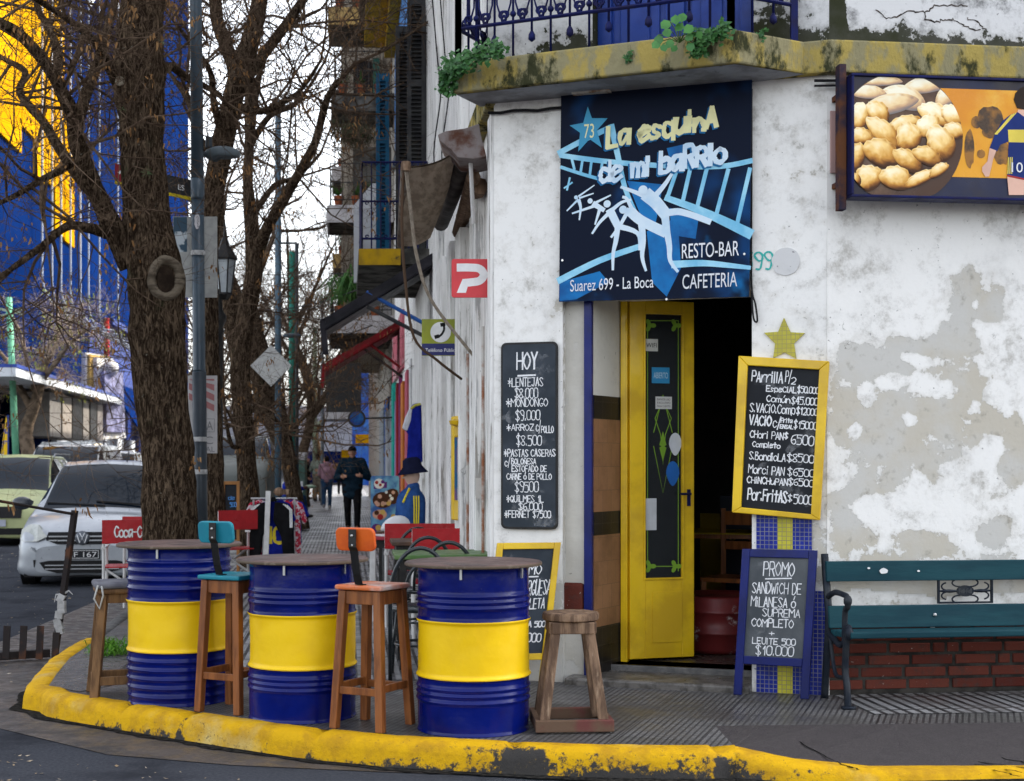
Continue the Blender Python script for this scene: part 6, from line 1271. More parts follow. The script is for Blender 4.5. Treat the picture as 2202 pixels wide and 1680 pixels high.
h2 = thing('white_house', 'white weathered house with pale blue upper band, black shutters and iron balcony', 'building', st(14.7, .95))
m = MB(); sbox(m, 14.65, 28, .95, 9, 0, 7.2); m.build('wall', m_weather, h2, uv=uvL)
m = MB(); sbox(m, 14.65, 28, .95, 9, 7.2, 9.6); m.build('blue_band', m_cblue, h2)
m = MB(); sbox(m, 14.7, 28.1, .35, .949, 9.6, 9.75); sbox(m, 14.7, 28.1, .75, .948, 9.4, 9.6); m.build('cornice', m_cyel, h2); m = MB(); sbox(m, 14.7, 28, .25, 9, 9.752, 10.1); m.build('roof', m_stain, h2)
m = MB(); sbox(m, 14.7, 28, .9, .949, 7.12, 7.22); m.build('blue_moulding', m_bp, h2)
m = MB(); sbox(m, 16.9, 18.0, .944, 1.0, 3.9, 6.7); wn = m.build('window', m_dark, h2)
def shutter(d, u0, u1, z0, z1, mat, name='shutter', par=h2):
    m = MB(); sbox(m, d, d + .045, u0, u0 + .05, z0, z1); sbox(m, d, d + .045, u1 - .05, u1, z0, z1)
    nb = 3
    for i in range(nb + 1): z = z0 + (z1 - z0 - .08) * i / nb; sbox(m, d + .001, d + .044, u0 + .05, u1 - .05, z, z + .08)
    z = z0 + .1
    while z < z1 - .1: m.hexa([st(d + dd, u, zz + z) for zz in (0, .012) for dd, u in ((.0, u0 + .05), (.0, u1 - .05), (.04, u1 - .05), (.04, u0 + .05))]); z += .05
    sbox(m, d + .042, d + .044, u0 + .05, u1 - .05, z0 + .01, z1 - .01); m.build(name, mat, par)
shutter(16.85, .72, .94, 3.9, 6.9, m_sh); shutter(17.95, .62, .86, 3.9, 6.9, m_sh)
m = MB(); sbox(m, 16.3, 19.6, .14, .95, 3.66, 3.84); m.build('balcony_slab', m_stain, h2); m = MB(); sbox(m, 16.28, 16.3, .14, .62, 3.65, 3.835); m.build('yellow_fascia', m_cyel, h2)
def srail(par, d0, d1, u0, u1, z, ht, mat, near=True, n=7):
    m = MB()
    def side(p, q, k):
        for zz in (z + .12, z + ht * .55, z + ht): m.tube([p + V(0, 0, zz), q + V(0, 0, zz)], .013, 5)
        for i in range(k + 1): b = p.lerp(q, i / k); m.tube([b + V(0, 0, z), b + V(0, 0, z + ht)], .009, 5)
        for i in range(k):
            b = p.lerp(q, (i + .5) / k); x = (q - p).normalized(); r = (q - p).length / k * .22
            for zz in (z + .12 + r, z + ht - r, z + ht * .55 - r):
                m.tube([b + x * (r * (1 - j / 14) * math.cos(j * .6)) + V(0, 0, zz + r * (1 - j / 14) * math.sin(j * .6)) for j in range(11)], .007, 4)
    if near: side(st(d0, u0), st(d0, u1), n)
    side(st(d0, u0), st(d1, u0), int((d1 - d0) * 5)); m.build('balcony_railing', mat, par)
srail(h2, 16.35, 19.5, .18, .93, 3.84, 1.0, m_iron)
shutter(18.3, .38, .55, 3.85, 6.4, M('teal_blue_shutter', (.01, .10, .20), (.01, .08, .16), 5, rough=.5)); m = MB(); sbox(m, 19.4, 19.5, .1, .5, 3.85, 4.9); m.hexa([st(d, u, z) for z, k in ((4.9, 0), (5.2, .0)) for d, u in ((19.4, .1 + (.25 if z > 5 else 0)), (19.4, .5), (19.5, .5), (19.5, .1 + (.25 if z > 5 else 0)))]); m.build('divider_panel', M('white_divider', (.55, .56, .58), rough=.6), h2)
gl = MB(); sbox(gl, 15.2, 16.2, .9, .949, .1, 2.9); sbox(gl, 17.2, 18.4, .91, .949, .1, 2.8); gl.build('door', m_weather, h2)
cols = [('white', (.6, .6, .6)), ('pink', (.45, .10, .14)), ('orange', (.50, .16, .03)), ('yellow', (.65, .55, .03)), ('purple', (.25, .04, .15)), ('red', (.30, .02, .03)), ('navy', (.01, .015, .06)), ('lilac', (.35, .25, .45)), ('teal', (.02, .35, .28)), ('red', (.35, .05, .06)), ('grey', (.35, .37, .42)), ('pale', (.5, .52, .55)), ('blue', (.03, .10, .30)), ('grey', (.25, .28, .30))]
ds = [20.6, 21.2, 22.0, 22.9, 24.2, 24.6, 25.2, 26.2, 26.6, 27.6, 28.0, 30, 32, 35, 39]
for i, (nm, c) in enumerate(cols):
    m = MB(); sbox(m, ds[i], ds[i + 1] - .02, .93 - .03 * (i % 3), .99, .02, 2.9 - (i % 4) * .12); m.build('painted_panel', M(nm + '_shop_paint', c, tuple(x * .75 for x in c), 4, rough=.6), h2)
m = MB(); sbox(m, 23.2, 28, .9, .949, 2.95, 3.9); m.build('shop_front', M('faded_pink_wall', (.45, .13, .16), (.5, .35, .35), 1.5, .5, .6, rough=.8), h2)
# stacked balconies
h3 = thing('balcony_house', 'old stained apartment house with four stacked balconies full of pots', 'building', st(28.2, 1))
m = MB(); sbox(m, 28.02, 62, .97, 9, 0, 12.5); m.build('wall', plaster('sooty_wall', (.5, .47, .42), use_attr=False, streak=True, lo=.5, hi=.6, under=(.2, .17, .14), under2=(.3, .28, .24), dirt=(.05, .05, .05), dl=.5, dh=.7), h3)
m = MB(); sbox(m, 28, 62, .9, 9, 12.5, 12.8); m.build('roof', m_stain, h3)
m_bay = plaster('brown_bay_plaster', (.36, .31, .25), use_attr=False, streak=True, lo=.5, hi=.6, under=(.20, .17, .14), under2=(.15, .13, .11), dirt=(.03, .03, .03), dl=.5, dh=.7)
m = MB(); sbox(m, 31.2, 44, -.12, .96, 4.2, 12.4); m.build('bay_wall', m_bay, h3)
for z in (4.7, 6.9, 9.0, 10.9): m = MB(); sbox(m, 31.12, 31.25, .15, .55, z, z + 1.2); m.build('window', m_dark, h3); m = MB(); sbox(m, 31.05, 31.18, .58, .72, z - .05, z + 1.25); m.build('shutter', M('faded_green_shutter', (.03, .12, .10), (.05, .14, .12), 5, rough=.7), h3)
m_och = M('ochre_fascia', (.36, .24, .09), (.25, .17, .08), 4, rough=.8); m_pal = M('pale_fascia', (.42, .40, .40), (.32, .3, .3), 4, rough=.8); m_pot = M('terracotta', (.28, .08, .035), (.2, .06, .03), 5, rough=.8); m_gr = M('balcony_plant_leaf', (.03, .09, .02), (.06, .13, .03), 6, rough=.7)
for i, (z, d0, d1, uo, fm_) in enumerate(((4.05, 28.5, 33, -.34, m_pal), (6.3, 28.7, 30.6, -.36, m_pal), (8.45, 28.3, 29.9, -.27, m_stain), (10.35, 28.9, 30.6, -.34, m_och), (6.25, 35, 37, -.3, m_och), (8.3, 34.5, 36.5, -.32, m_pal), (10.3, 35, 37, -.3, m_stain))):
    m = MB(); sbox(m, d0, d1, uo, .97, z, z + .16); m.build('balcony_slab', m_stain, h3); m = MB(); sbox(m, d0 - .04, d0 - .002, uo, .95, z - .05, z + .3); sbox(m, d0, d1, uo - .04, uo - .002, z - .05, z + .3); m.build('balcony_fascia', fm_, h3)
    srail(h3, d0 + .03, d1, uo + .03, .9, z + .3, .85, m_sh, True, 5)
    if i in (0, 1): m = MB(); sbox(m, d0 + 2.2, d1, uo + .5, .96, z + .16, z + 1.9); m.build('balcony_room', (m_pal, m_stain, m_pal, m_och)[i], h3)
    rnd = random.Random(i)
    for k in range(3):
        c = st(d0 + .12, uo + .2 + k * .36, z + .3); o = MB().lathe([(.07, 0), (.1, .18), (.105, .2), (.001, .2)], c, 10).build('flower_pot', m_pot); pl2 = MB()
        for j in range(30):
            a = rnd.uniform(0, 6.3); l = rnd.uniform(.1, .3); b = c + V(0, 0, .2); e = b + V(math.cos(a) * l * .7, math.sin(a) * l * .7, l * rnd.uniform(.2, 1.2)); s_ = V(-math.sin(a), math.cos(a), 0) * .02; pl2.add([b, (b + e) / 2 + s_, e, (b + e) / 2 - s_], [(0, 1, 2, 3)])
        if i > 3 and k: bpy.data.objects.remove(o); continue
        tag(o, 'terracotta flower pot with green leaves on a stacked balcony', 'flower pot', 'flower pots on the balconies'); pl2.build('foliage', m_gr, o)
def tuft(name, label, c, n, L, spread, droop, mat, w_=.01, seed=1, cat='plant', group=None, leaf=False):
    rnd = random.Random(seed); m = MB()
    for i in range(n):
        a = rnd.uniform(0, 6.28); l = L * rnd.uniform(.5, 1.1); b = c + V(rnd.gauss(0, spread), rnd.gauss(0, spread), rnd.gauss(0, spread * .4)); dx = V(math.cos(a), math.sin(a), 0)
        mid = b + dx * l * .35 + V(0, 0, l * .45); e = b + dx * l * .8 + V(0, 0, l * (.5 - droop)); s_ = V(-dx.y, dx.x, 0) * w_
        m.add([b - s_ * .6, b + s_ * .6, mid + s_, e, mid - s_], [(0, 1, 2, 4), (4, 2, 3)])
    o = m.build(name, mat); return tag(o, label, cat, group)
tuft('hanging_grass', 'long grassy plant spilling over a lower balcony behind the dark awning', PT(756, 640, 24), 260, .75, .12, .7, m_gr, .012, 3)
tuft('balcony_shrub', 'dry dark shrub hanging under the upper stained balcony', PT(760, 300, 27.5), 420, .4, .2, .5, M('dry_shrub', (.05, .06, .03), (.10, .08, .05), 6, rough=.9), .012, 4)
bxm = MB(); sbox(bxm, 29.2, 31, -.42, .3, 2.45, 3.45); bb_ = thing('awning_box', 'closed black shop awning box hanging below the balconies', 'awning', st(29.2, 0, 2.4)); bxm.build('box', m_black, bb_); m = MB(); sbox(m, 29.15, 31, -.44, .3, 2.3, 2.44); m.build('valance', m_pal, bb_)
rs = thing('round_sign', 'round blue sign in a black rim hanging over the sidewalk', 'sign', PT(767, 915, 27)); Fq = Frame(PT(767, 900, 27), V(1, 0, 0)); MB().prism([(.17 * math.cos(i * math.pi / 14), .17 * math.sin(i * math.pi / 14)) for i in range(28)], Fq, -.06, 0).build('rim', m_black, rs); MB().prism([(.13 * math.cos(i * math.pi / 14), .13 * math.sin(i * math.pi / 14)) for i in range(28)], Fq, 0, .004).build('face', M('blue_sign_face', (.01, .04, .2), (.02, .12, .3), 5, rough=.5), rs); MB().tube([Fq.pt(.16, 0, -.03), Fq.pt(.75, .02, -.03)], .02, 6).build('arm', m_black, rs)
# awnings
def awning(label, d0, d1, px_in, px_out, yd, mat, scol, s1, s2, th=.1):
    p, q = PT(*px_in, d0), PT(*px_out, d0); t = thing('awning', label, 'awning', p); sh = st(d1, 0) - st(d0, 0); m = MB(); up = V(0, 0, th)
    for k, (a, b) in enumerate(((0, .04), (.05, .09))): m.hexa([x + V(0, 0, -a * 1.6 - (.05 if j >= 4 else 0)) for j, x in enumerate([p, q, q + sh, p + sh] * 2)][4:] + [x + V(0, 0, -a * 1.6 + .02) for x in (p, q, q + sh, p + sh)])
    m.build('canopy', mat, t); m = MB(); v = PT(*yd, d0); m.hexa([q + V(-.03, 0, -.1), q + V(.02, 0, -.1), q + sh + V(.02, 0, -.1), q + sh + V(-.03, 0, -.1), q + V(-.03, 0, .02), q + V(.02, 0, .02), q + sh + V(.02, 0, .02), q + sh + V(-.03, 0, .02)])
    m.bar(q + V(0, .02, 0), v + V(0, .02, 0), .05, .06); m.bar(p + V(0, 0, -.08), q + V(0, 0, -.08), .06, .05); m.build('front_bar', mat, t)
    for (a, b), c in zip((s1, s2), scol): MB().tube([PT(*a, d0 + .02), PT(*b, d0 + .02)], .022, 8).build('strut', c, t)
m_rawn = M('red_awning_paint', (.17, .006, .010), (.12, .005, .008), 4, rough=.6); m_dawn = M('charcoal_awning_cover', (.010, .010, .013), (.022, .02, .026), 3, rough=.5)
awning('dark charcoal folded awning with a blue strut, over the sidewalk', 15.6, 16.3, (930, 548), (694, 690), (700, 762), m_dawn, (M('blue_strut', (.02, .09, .32), rough=.4), m_sh), ((788, 628), (912, 696)), ((790, 660), (925, 730)), .1)
awning('red folded awning with red struts, beyond the dark one', 24, 25.2, (865, 688), (697, 785), (692, 835), m_rawn, (m_rawn, m_rust), ((792, 738), (893, 815)), ((780, 748), (880, 822)))
# old rolled awning on the corner house
ra = thing('rolled_awning', 'weathered rolled awning with a rusty metal hood on the corner side wall', 'awning', st(9.3, .6, 3))
m_canv = M('weathered_canvas', (.42, .34, .265), (.27, .215, .165), 4, rough=.9, st=(5, 1, 5), bump=.3, c3=(.08, .06, .04), sc3=3, lo3=.62, hi3=.75)
n = 8; m = MB(); a0, a1, b0, b1 = PT(872, 362, 9.35), PT(992, 322, 9.45), PT(860, 528, 12.4), PT(925, 512, 12.5)
g = [[(a0.lerp(a1, j / n)).lerp(b0.lerp(b1, j / n), i / n) + V(0, 0, -.035 * math.sin(math.pi * j / n) - .03 * math.sin(math.pi * i / n)) for j in range(n + 1)] for i in range(n + 1)]
m.add([p for r in g for p in r] + [p + V(0, 0, .012) for r in g for p in r], [(i * 9 + j, i * 9 + j + 1, (i + 1) * 9 + j + 1, (i + 1) * 9 + j) for i in range(n) for j in range(n)] + [(81 + (i + 1) * 9 + j, 81 + (i + 1) * 9 + j + 1, 81 + i * 9 + j + 1, 81 + i * 9 + j) for i in range(n) for j in range(n)]); m.build('canvas', m_canv, ra, smooth=True)
MB().tube([a0 + V(0, -.05, 0), b0], .028, 10).build('front_tube', M('grey_rusty_tube', (.16, .14, .12), (.10, .06, .04), 6, rough=.7), ra, smooth=True)
MB().tube([PT(1003, 335, 9.5), PT(948, 480, 12.4)], .07, 12).build('roller', M('dark_roller', (.035, .03, .028), (.07, .06, .055), 6, rough=.7), ra, smooth=True)
MB().tube([PT(1018, 380, 9.6), PT(985, 500, 11.6)], [.05, .05], 8).tube([PT(1032, 400, 9.7), PT(995, 470, 11.2)], .06, 7).build('rolled_blind', m_oldwood, ra)
hp = [(941, 290), (958, 282), (1000, 276), (1030, 266), (1034, 290), (1046, 336), (1020, 342), (985, 339), (970, 322), (948, 304)]
m = MB(); L = len(hp); m.add([PT(x, y, 9.15) for x, y in hp] + [PT(x, y, 9.15) + V(0, .5, .01) for x, y in hp], [list(range(L))[::-1], list(range(L, 2 * L))] + [(i, (i + 1) % L, (i + 1) % L + L, i + L) for i in range(L)]); m.build('rusty_hood', M('rusty_sheet_metal', (.22, .19, .185), (.10, .045, .03), 5, .42, .6, rough=.75, metal=.3, bump=.3), ra, bevel=.006)
m_rope = M('pale_rope', (.36, .31, .25), (.25, .21, .17), 30, rough=.95); m_rope2 = M('brown_rope', (.10, .065, .045), rough=.95)
MB().tube(smooth_pts([PT(873, 365, 9.3), PT(884, 460, 9.5), PT(897, 555, 9.7), PT(930, 650, 9.9), PT(1022, 770, 10.2)], 6), .012, 8).build('pale_pole', m_rope, ra, smooth=True)
MB().tube(smooth_pts([PT(868, 370, 9.35), PT(864, 480, 9.5), PT(871, 600, 9.7), PT(890, 725, 9.9), PT(940, 775, 10.1), PT(992, 815, 10.4)], 6), .010, 8).build('brown_rope', m_rope2, ra, smooth=True)
MB().tube([PT(1012, 345, 9.3), PT(1018, 480, 9.5)], .014, 8).build('white_rod', m_whp, ra)
MB().lathe([(.001, 0), (.03, 0), (.034, .03), (.03, .06), (.001, .06)], PT(873, 368, 9.25), 12).build('end_knob', m_oldwood, ra)
# conduits / hooks and loose wires by the side wall
for x0, d0, rr, lab in ((945, 11.5, .006, 'thin loose cable hanging down the white strip of the side wall'), (962, 11.9, .006, 'second loose cable hanging close to the corner of the side wall')):
    tag(MB().tube(smooth_pts([PT(x0 - 20, -60, d0), PT(x0 - 5, 120, d0), PT(x0 + 3, 200, d0), PT(x0 - 12, 330, d0), PT(x0, 430, d0)], 6), rr, 5).build('loose_cable', m_cab), lab, 'cable')
m = MB(); 
for (x0, y0, w0), (x1, y1, w1) in (((1205, 232, .03), (1618, 188, .03)),): m.tube([Ch.pt(*Ch.px(x0 + (x1 - x0) * k / 12, y0 + (y1 - y0) * k / 12 + 6 * math.sin(k * 1.7), w0), w0) for k in range(13)], .007, 5)
m.tube([Ch.pt(*Ch.px(1050 + 160 * k / 6, 243 - 10 * k / 6 + 2 * math.sin(k * 2), .02), .02) for k in range(7)], .01, 5); m.tube([Rw.pt(-.1 + k * .25, 3.615 + .01 * math.sin(k * 2), .03) for k in range(10)], .009, 5).tube([Rw.pt(-.1 + k * .25, 3.585 + .012 * math.sin(k * 1.3), .03) for k in range(10)], .007, 5)
m.tube(smooth_pts([Ch.pt(cu(1616, .02), z, .02) for z in (3.6, 3.0, 2.45)] + [Ch.pt(cu(1626), 2.32, .03), Ch.pt(cu(1630), 2.22, .03), Ch.pt(cu(1622), 2.24, .03), Ch.pt(cu(1617), 2.4, .02)], 5), .006, 5)
m.build('wall_cable', m_cab, cb)
lf_ = thing('tube_light', 'rusty fluorescent light fitting hung under the balcony', 'lamp', PT(1272, 200, 8.75)); c = PT(1272, 196, 8.75)
MB().box(c, (.24, .05, .03), -.3).build('housing', M('rusty_white_enamel', (.55, .52, .46), (.25, .13, .06), 7, .5, .65, rough=.6), lf_); MB().tube([c + V(-.1, .03, .01), V(c.x - .1, c.y + .03, 3.655)], .006, 5).tube([c + V(.1, -.03, .01), V(c.x + .1, c.y - .03, 3.655)], .006, 5).build('hanger', m_rust, lf_)
# ivy and leafy plant on the balcony
def leaves(name, label, pts, n, r, size, mat, seed, cat='plant', par=None):
    rnd = random.Random(seed); m = MB()
    for i in range(n):
        p = Vector(rnd.choice(pts)) + V(rnd.gauss(0, r), rnd.gauss(0, r * .5), rnd.gauss(0, r)); s = size * rnd.uniform(.6, 1.3); nrm = V(rnd.gauss(-.2, .5), -1, rnd.gauss(.5, .5)).normalized(); x, y = orth(nrm); a = rnd.uniform(0, 6.3); x, y = x * math.cos(a) + y * math.sin(a), y * math.cos(a) - x * math.sin(a)
        m.add([p, p + x * s * .5 + y * s * .35, p + y * s + nrm * s * .12, p - x * s * .5 + y * s * .35], [(0, 1, 2), (0, 2, 3)])
    return tag(m.build(name, mat), label, cat)
m_ivy = M('ivy_leaf', (.018, .075, .02), (.045, .14, .03), 30, .35, .65, rough=.45)
def ledge_pts(l): return [V(*(G(x, y, 3.8) if 0 else PT(x, y, dd))) for x, y, dd in l]
leaves('ivy', 'dense ivy creeping over the left end of the balcony ledge', ledge_pts([(1055, 112, 8.55), (1030, 118, 8.58), (1005, 125, 8.62), (985, 135, 8.7), (970, 145, 8.75), (965, 160, 8.76), (962, 175, 8.76), (980, 150, 8.66), (1000, 135, 8.6), (1065, 108, 8.5), (960, 190, 8.77)]), 900, .028, .03, m_ivy, 5)
leaves('creeper', 'small green creeper trailing over the balcony ledge near its right corner', ledge_pts([(1560, 66, 8.08), (1545, 70, 8.1), (1530, 76, 8.1), (1515, 82, 8.1), (1505, 95, 8.1), (1498, 112, 8.11), (1490, 75, 8.12)]), 330, .02, .03, m_ivy, 6)
lp_ = thing('leafy_weed', 'broad leaved weed growing upright from the balcony ledge', 'plant', PT(1462, 90, 8.13)); rnd = random.Random(12); ms, ml = MB(), MB(); m_fl = M('fresh_leaf', (.035, .14, .03), (.06, .2, .04), 12, rough=.45)
for (x, y) in ((1430, 62), (1445, 85), (1415, 75), (1468, 50), (1490, 55), (1475, 75), (1452, 32), (1440, 45), (1425, 95), (1455, 98), (1482, 92), (1500, 68), (1470, 28), (1418, 90)):
    b, e = PT(1462, 92, 8.13), PT(x, y, 8.06 + rnd.uniform(-.05, .05)); ms.tube([b, b.lerp(e, .5) + V(0, 0, .02), e], .003, 4); s = rnd.uniform(.045, .075); a = rnd.uniform(-2.6, -.5); dx = V(math.cos(a), rnd.uniform(-.5, .1), math.sin(a)).normalized() * s; pr = V(-dx.z, -.3 * s, dx.x) * .8
    ml.add([e, e + dx * .25 + pr * .5, e + dx * .65 + pr * .5, e + dx, e + dx * .65 - pr * .5, e + dx * .25 - pr * .5], [(0, 1, 2, 3), (0, 3, 4, 5)]); ml.build('leaf', m_fl, lp_); ml = MB()
ms.build('stem', M('green_stem', (.08, .14, .04)), lp_)
for x, y, n, lab in ((1352, 122, 40, 'tiny weed in the middle of the balcony ledge'), (1393, 118, 40, 'tiny weed on the balcony ledge left of the blue door'), (1640, 72, 35, 'tiny weed at the right end of the balcony ledge')): leaves('small_weed', lab, [PT(x, y, 8.35 if x < 1500 else 8.2)], n, .012, .02, m_ivy, x)
tuft('grass_tuft', 'bright grass tuft at the kerb corner', G(228, 1392), 200, .10, .05, .2, M('grass_blade', (.06, .17, .02), (.10, .22, .03), 9, rough=.8), .004, 7, 'grass', 'grass tufts by the kerb'); tuft('grass_tuft', 'larger patch of grass with dry leaves behind the kerb corner', G(245, 1408), 330, .12, .08, .2, bpy.data.materials['grass_blade'], .004, 8, 'grass', 'grass tufts by the kerb')
# things hanging on the side wall
mf = thing('framed_mirror', 'yellow framed narrow poster board hung from strings on the side wall', 'picture', PT(986, 1130, 11.2)); fr = quadframe(PT(977, 1118, 11.35), PT(1003, 1121, 11.05), PT(977, 890, 11.35)); W_ = (PT(1003, 1130, 11.05) - PT(980, 1112, 11.35)).length; Hh = (PT(970, 890, 11.35) - PT(980, 1112, 11.35)).length
f = MB(); a = W_ * .22; f.bx(fr, 0, a, 0, Hh, -.03, .03).bx(fr, W_ - a, W_, 0, Hh, -.03, .03).bx(fr, a, W_ - a, 0, .16, -.029, .029).bx(fr, a, W_ - a, Hh - .17, Hh, -.029, .029); f.build('frame', m_yel, mf, bevel=.012); MB().bx(fr, a, W_ - a, .16, Hh - .17, -.02, .02).build('poster', M('blue_pink_poster', (.03, .10, .20), (.22, .08, .15), 4, rough=.9), mf)
MB().lathe([(.001, 0), (.08, .03), (.09, .06), (.001, .09)], fr.pt(W_ / 2, Hh - .1, .0), 10).build('carved_crest', m_yel, mf)
# ---- cars -------------------------------------------------------------------------------------------
m_tyre = M('tyre_rubber', (.014, .014, .014), rough=.85, bump=.2); m_glass, t_, p_ = newmat('car_glass'); p_.inputs['Base Color'].default_value = (.003, .008, .016, 1); p_.inputs['Roughness'].default_value = .04; p_.inputs['Specular IOR Level'].default_value = .22
m_blk = M('black_trim', (.012, .012, .013), rough=.5, rv=.05); m_lens = M('clear_lens', (.30, .32, .30), (.42, .43, .40), 6, rough=.12, coat=.6); m_rim = M('alloy_rim', (.35, .36, .38), rough=.35, metal=.8)
def crv(P, t):
    n = len(P) - 1; t = min(max(t, 0), n - 1e-6); i = int(t); f = t - i; a, b, c, d = P[max(i - 1, 0)], P[i], P[i + 1], P[min(i + 2, n)]
    return [.5 * (2 * q + (r - p) * f + (2 * p - 5 * q + 4 * r - s) * f * f + (3 * q - p - 3 * r + s) * f ** 3) for p, q, r, s in zip(a, b, c, d)]
def car(label, pos, rz, paint, kind='hatch', L=3.8, W=1.65, Ht=1.54, detail=True, group='cars in the street', name='parked_car'):
    t = thing(name, label, 'car', pos, rz, group); Rm = Matrix.Rotation(rz, 3, 'Z'); k = W / 1.65; hh = Ht / 1.54
    Wp = lambda x, y, z: pos + Rm @ V(x * k, y * L / 3.8, z * hh)
    # stations: y, zbottom, half width at sill/mid/shoulder, z shoulder, (w,z) of two top points, z centre
    St = {'hatch': [(.0, .18, .50, .56, .56, .42, .52, .47, .40, .50, .52), (.05, .14, .68, .74, .70, .54, .62, .59, .42, .63, .65), (.28, .14, .76, .81, .78, .65, .70, .72, .44, .755, .775), (.62, .15, .79, .825, .80, .76, .72, .82, .45, .855, .875), (1.0, .16, .80, .825, .81, .86, .72, .90, .50, .93, .95), (1.72, .17, .80, .825, .81, .98, .60, 1.42, .46, 1.48, 1.505), (2.4, .17, .80, .825, .81, 1.0, .60, 1.46, .46, 1.52, 1.54), (3.2, .18, .80, .82, .80, 1.0, .58, 1.42, .45, 1.48, 1.50), (3.68, .22, .76, .80, .78, .98, .64, 1.08, .45, 1.12, 1.13), (3.8, .30, .70, .74, .72, .7, .62, .8, .44, .84, .86)],
          'van': [(.0, .32, .56, .60, .60, .55, .56, .62, .42, .66, .68), (.05, .22, .72, .77, .74, .70, .66, .78, .45, .82, .84), (.25, .2, .78, .81, .80, .84, .70, .94, .46, .97, .99), (.5, .2, .80, .825, .81, .93, .72, 1.02, .50, 1.05, 1.07), (.75, .2, .80, .825, .815, .98, .72, 1.08, .52, 1.11, 1.13), (1.35, .2, .80, .825, .82, 1.02, .68, 1.47, .52, 1.5, 1.51), (2.2, .2, .80, .825, .82, 1.02, .70, 1.49, .55, 1.53, 1.54), (3.3, .2, .80, .825, .82, 1.02, .70, 1.49, .55, 1.53, 1.54), (3.72, .22, .80, .82, .82, 1.0, .69, 1.45, .54, 1.49, 1.5), (3.8, .3, .77, .79, .79, .9, .67, 1.3, .5, 1.33, 1.34)]}[kind]
    ring = [[(0, s[0], s[1]), (s[2], s[0], s[1]), (s[3], s[0], (s[1] + s[5]) / 2), (s[4], s[0], s[5]), (s[6], s[0], s[7]), (s[8], s[0], s[9]), (0, s[0], s[10])] for s in St]
    ns, nr = 6, 5; NT = (len(ring) - 1) * ns; NS = 6 * nr; grid = []
    cols_ = [[r[j] for r in ring] for j in range(7)]
    for a in range(NT + 1):
        ta = a / ns; pts = [crv(cl, ta) for cl in cols_]; grid.append([crv(pts, b / nr) for b in range(NS + 1)])
    win0, win1 = (4.08, 4.95) if kind == 'hatch' else (4.1, 4.92)
    body = MB(); ws = MB(); sg_ = MB(); rw = MB(); sg2 = MB()
    def cls(a, b):
        ta, sb = (a + .5) / ns, (b + .5) / nr
        if win0 < ta < win1 and sb > 4.12: return 1
        if 4.35 < ta < (7.4 if kind == 'hatch' else 5.9) and 3.12 < sb < 3.92 and not (5.9 < ta < 6.05): return 2
        if kind == 'hatch' and 7.15 < ta < 7.85 and sb > 4.2: return 3
        return 0
    vid = {}
    for a in range(NT):
        for b in range(NS):
            q0 = (body, ws, sg_, rw)[cls(a, b)]
            for sx in (1, -1):
                q = sg2 if q0 is sg_ and sx < 0 else q0
                P = [grid[a][b], grid[a][b + 1], grid[a + 1][b + 1], grid[a + 1][b]]; idx = []
                for (i, j), p in zip(((a, b), (a, b + 1), (a + 1, b + 1), (a + 1, b)), P):
                    x = p[0] if abs(p[0]) > 1e-6 else 0; key = (id(q), i, j, sx if x else 0)
                    if key not in vid: vid[key] = len(q.v); q.v.append(Wp(sx * x, p[1], p[2]))
                    idx.append(vid[key])
                if len(set(idx)) > 2: q.f.append(idx if sx < 0 else idx[::-1]); q.m.append(0)
    for a in (0, NT):   # close nose and tail
        P = [Wp(p[0], p[1], p[2]) for p in grid[a]]; Q_ = [Wp(-p[0], p[1], p[2]) for p in grid[a]][::-1][1:-1]; n = len(body.v); body.v += P + Q_; body.f.append(list(range(n, n + len(P) + len(Q_)))); body.m.append(0)
    body.build('body', paint, t, smooth=True)
    for q, nm in ((ws, 'windscreen'), (sg_, 'side_window'), (sg2, 'side_window'), (rw, 'rear_window')):
        if q.f: q.build(nm, m_glass, t, smooth=True)
    for sx in (-1, 1):
        for y in (.66, 3.08):
            c = Wp(sx * .74, y, .3); RT = Rm @ Matrix.Rotation(math.pi / 2 * sx, 3, 'Y'); wh = MB().lathe([(.2, -.09), (.27, -.095), (.3, -.07), (.3, .07), (.27, .095), (.2, .09)], c, 26, RT).build('wheel', m_tyre, t, smooth=True)
            m = MB().lathe([(.001, .085), (.05, .09), (.06, .075), (.185, .07), (.2, .092)], c, 20, RT).build('rim', m_rim, wh, smooth=True)
    if kind: # dark wheel arches
        m = MB()
        for sx in (-1, 1):
            for y in (.66, 3.08): m = MB(); m.lathe([(.33, -.1), (.345, .055), (.001, .055)], Wp(sx * .765, y, .31), 26, Rm @ Matrix.Rotation(math.pi / 2 * sx, 3, 'Y')).build('wheel_arch', m_blk, t)
    fr = Frame(Wp(0, -.012, 0), Rm @ V(1, 0, 0)); return t, Wp, fr, Rm, k, hh
m_silver = M('silver_metallic_paint', (.33, .35, .38), (.29, .31, .34), 3, rough=.32, metal=.35, coat=.3, rv=.05); m_lime = M('pale_lime_paint', (.36, .39, .19), (.32, .35, .17), 3, rough=.45, rv=.05); m_cwh = M('white_car_paint', (.7, .7, .69), rough=.3, coat=.5, rv=.05); m_cbk = M('dark_car_paint', (.02, .022, .026), rough=.25, coat=.6, rv=.05); m_cgr = M('grey_truck_paint', (.14, .15, .14), rough=.5)
rz0 = math.radians(6.6)
cp = PT(178, 1000, 17.35); cp.z = RZ
t, Wp, fr, Rm, k, hh = car('silver hatchback parked facing the camera at the left kerb', cp, rz0, m_silver)
def nose(y, x):  # front profile plane offset
    return 0
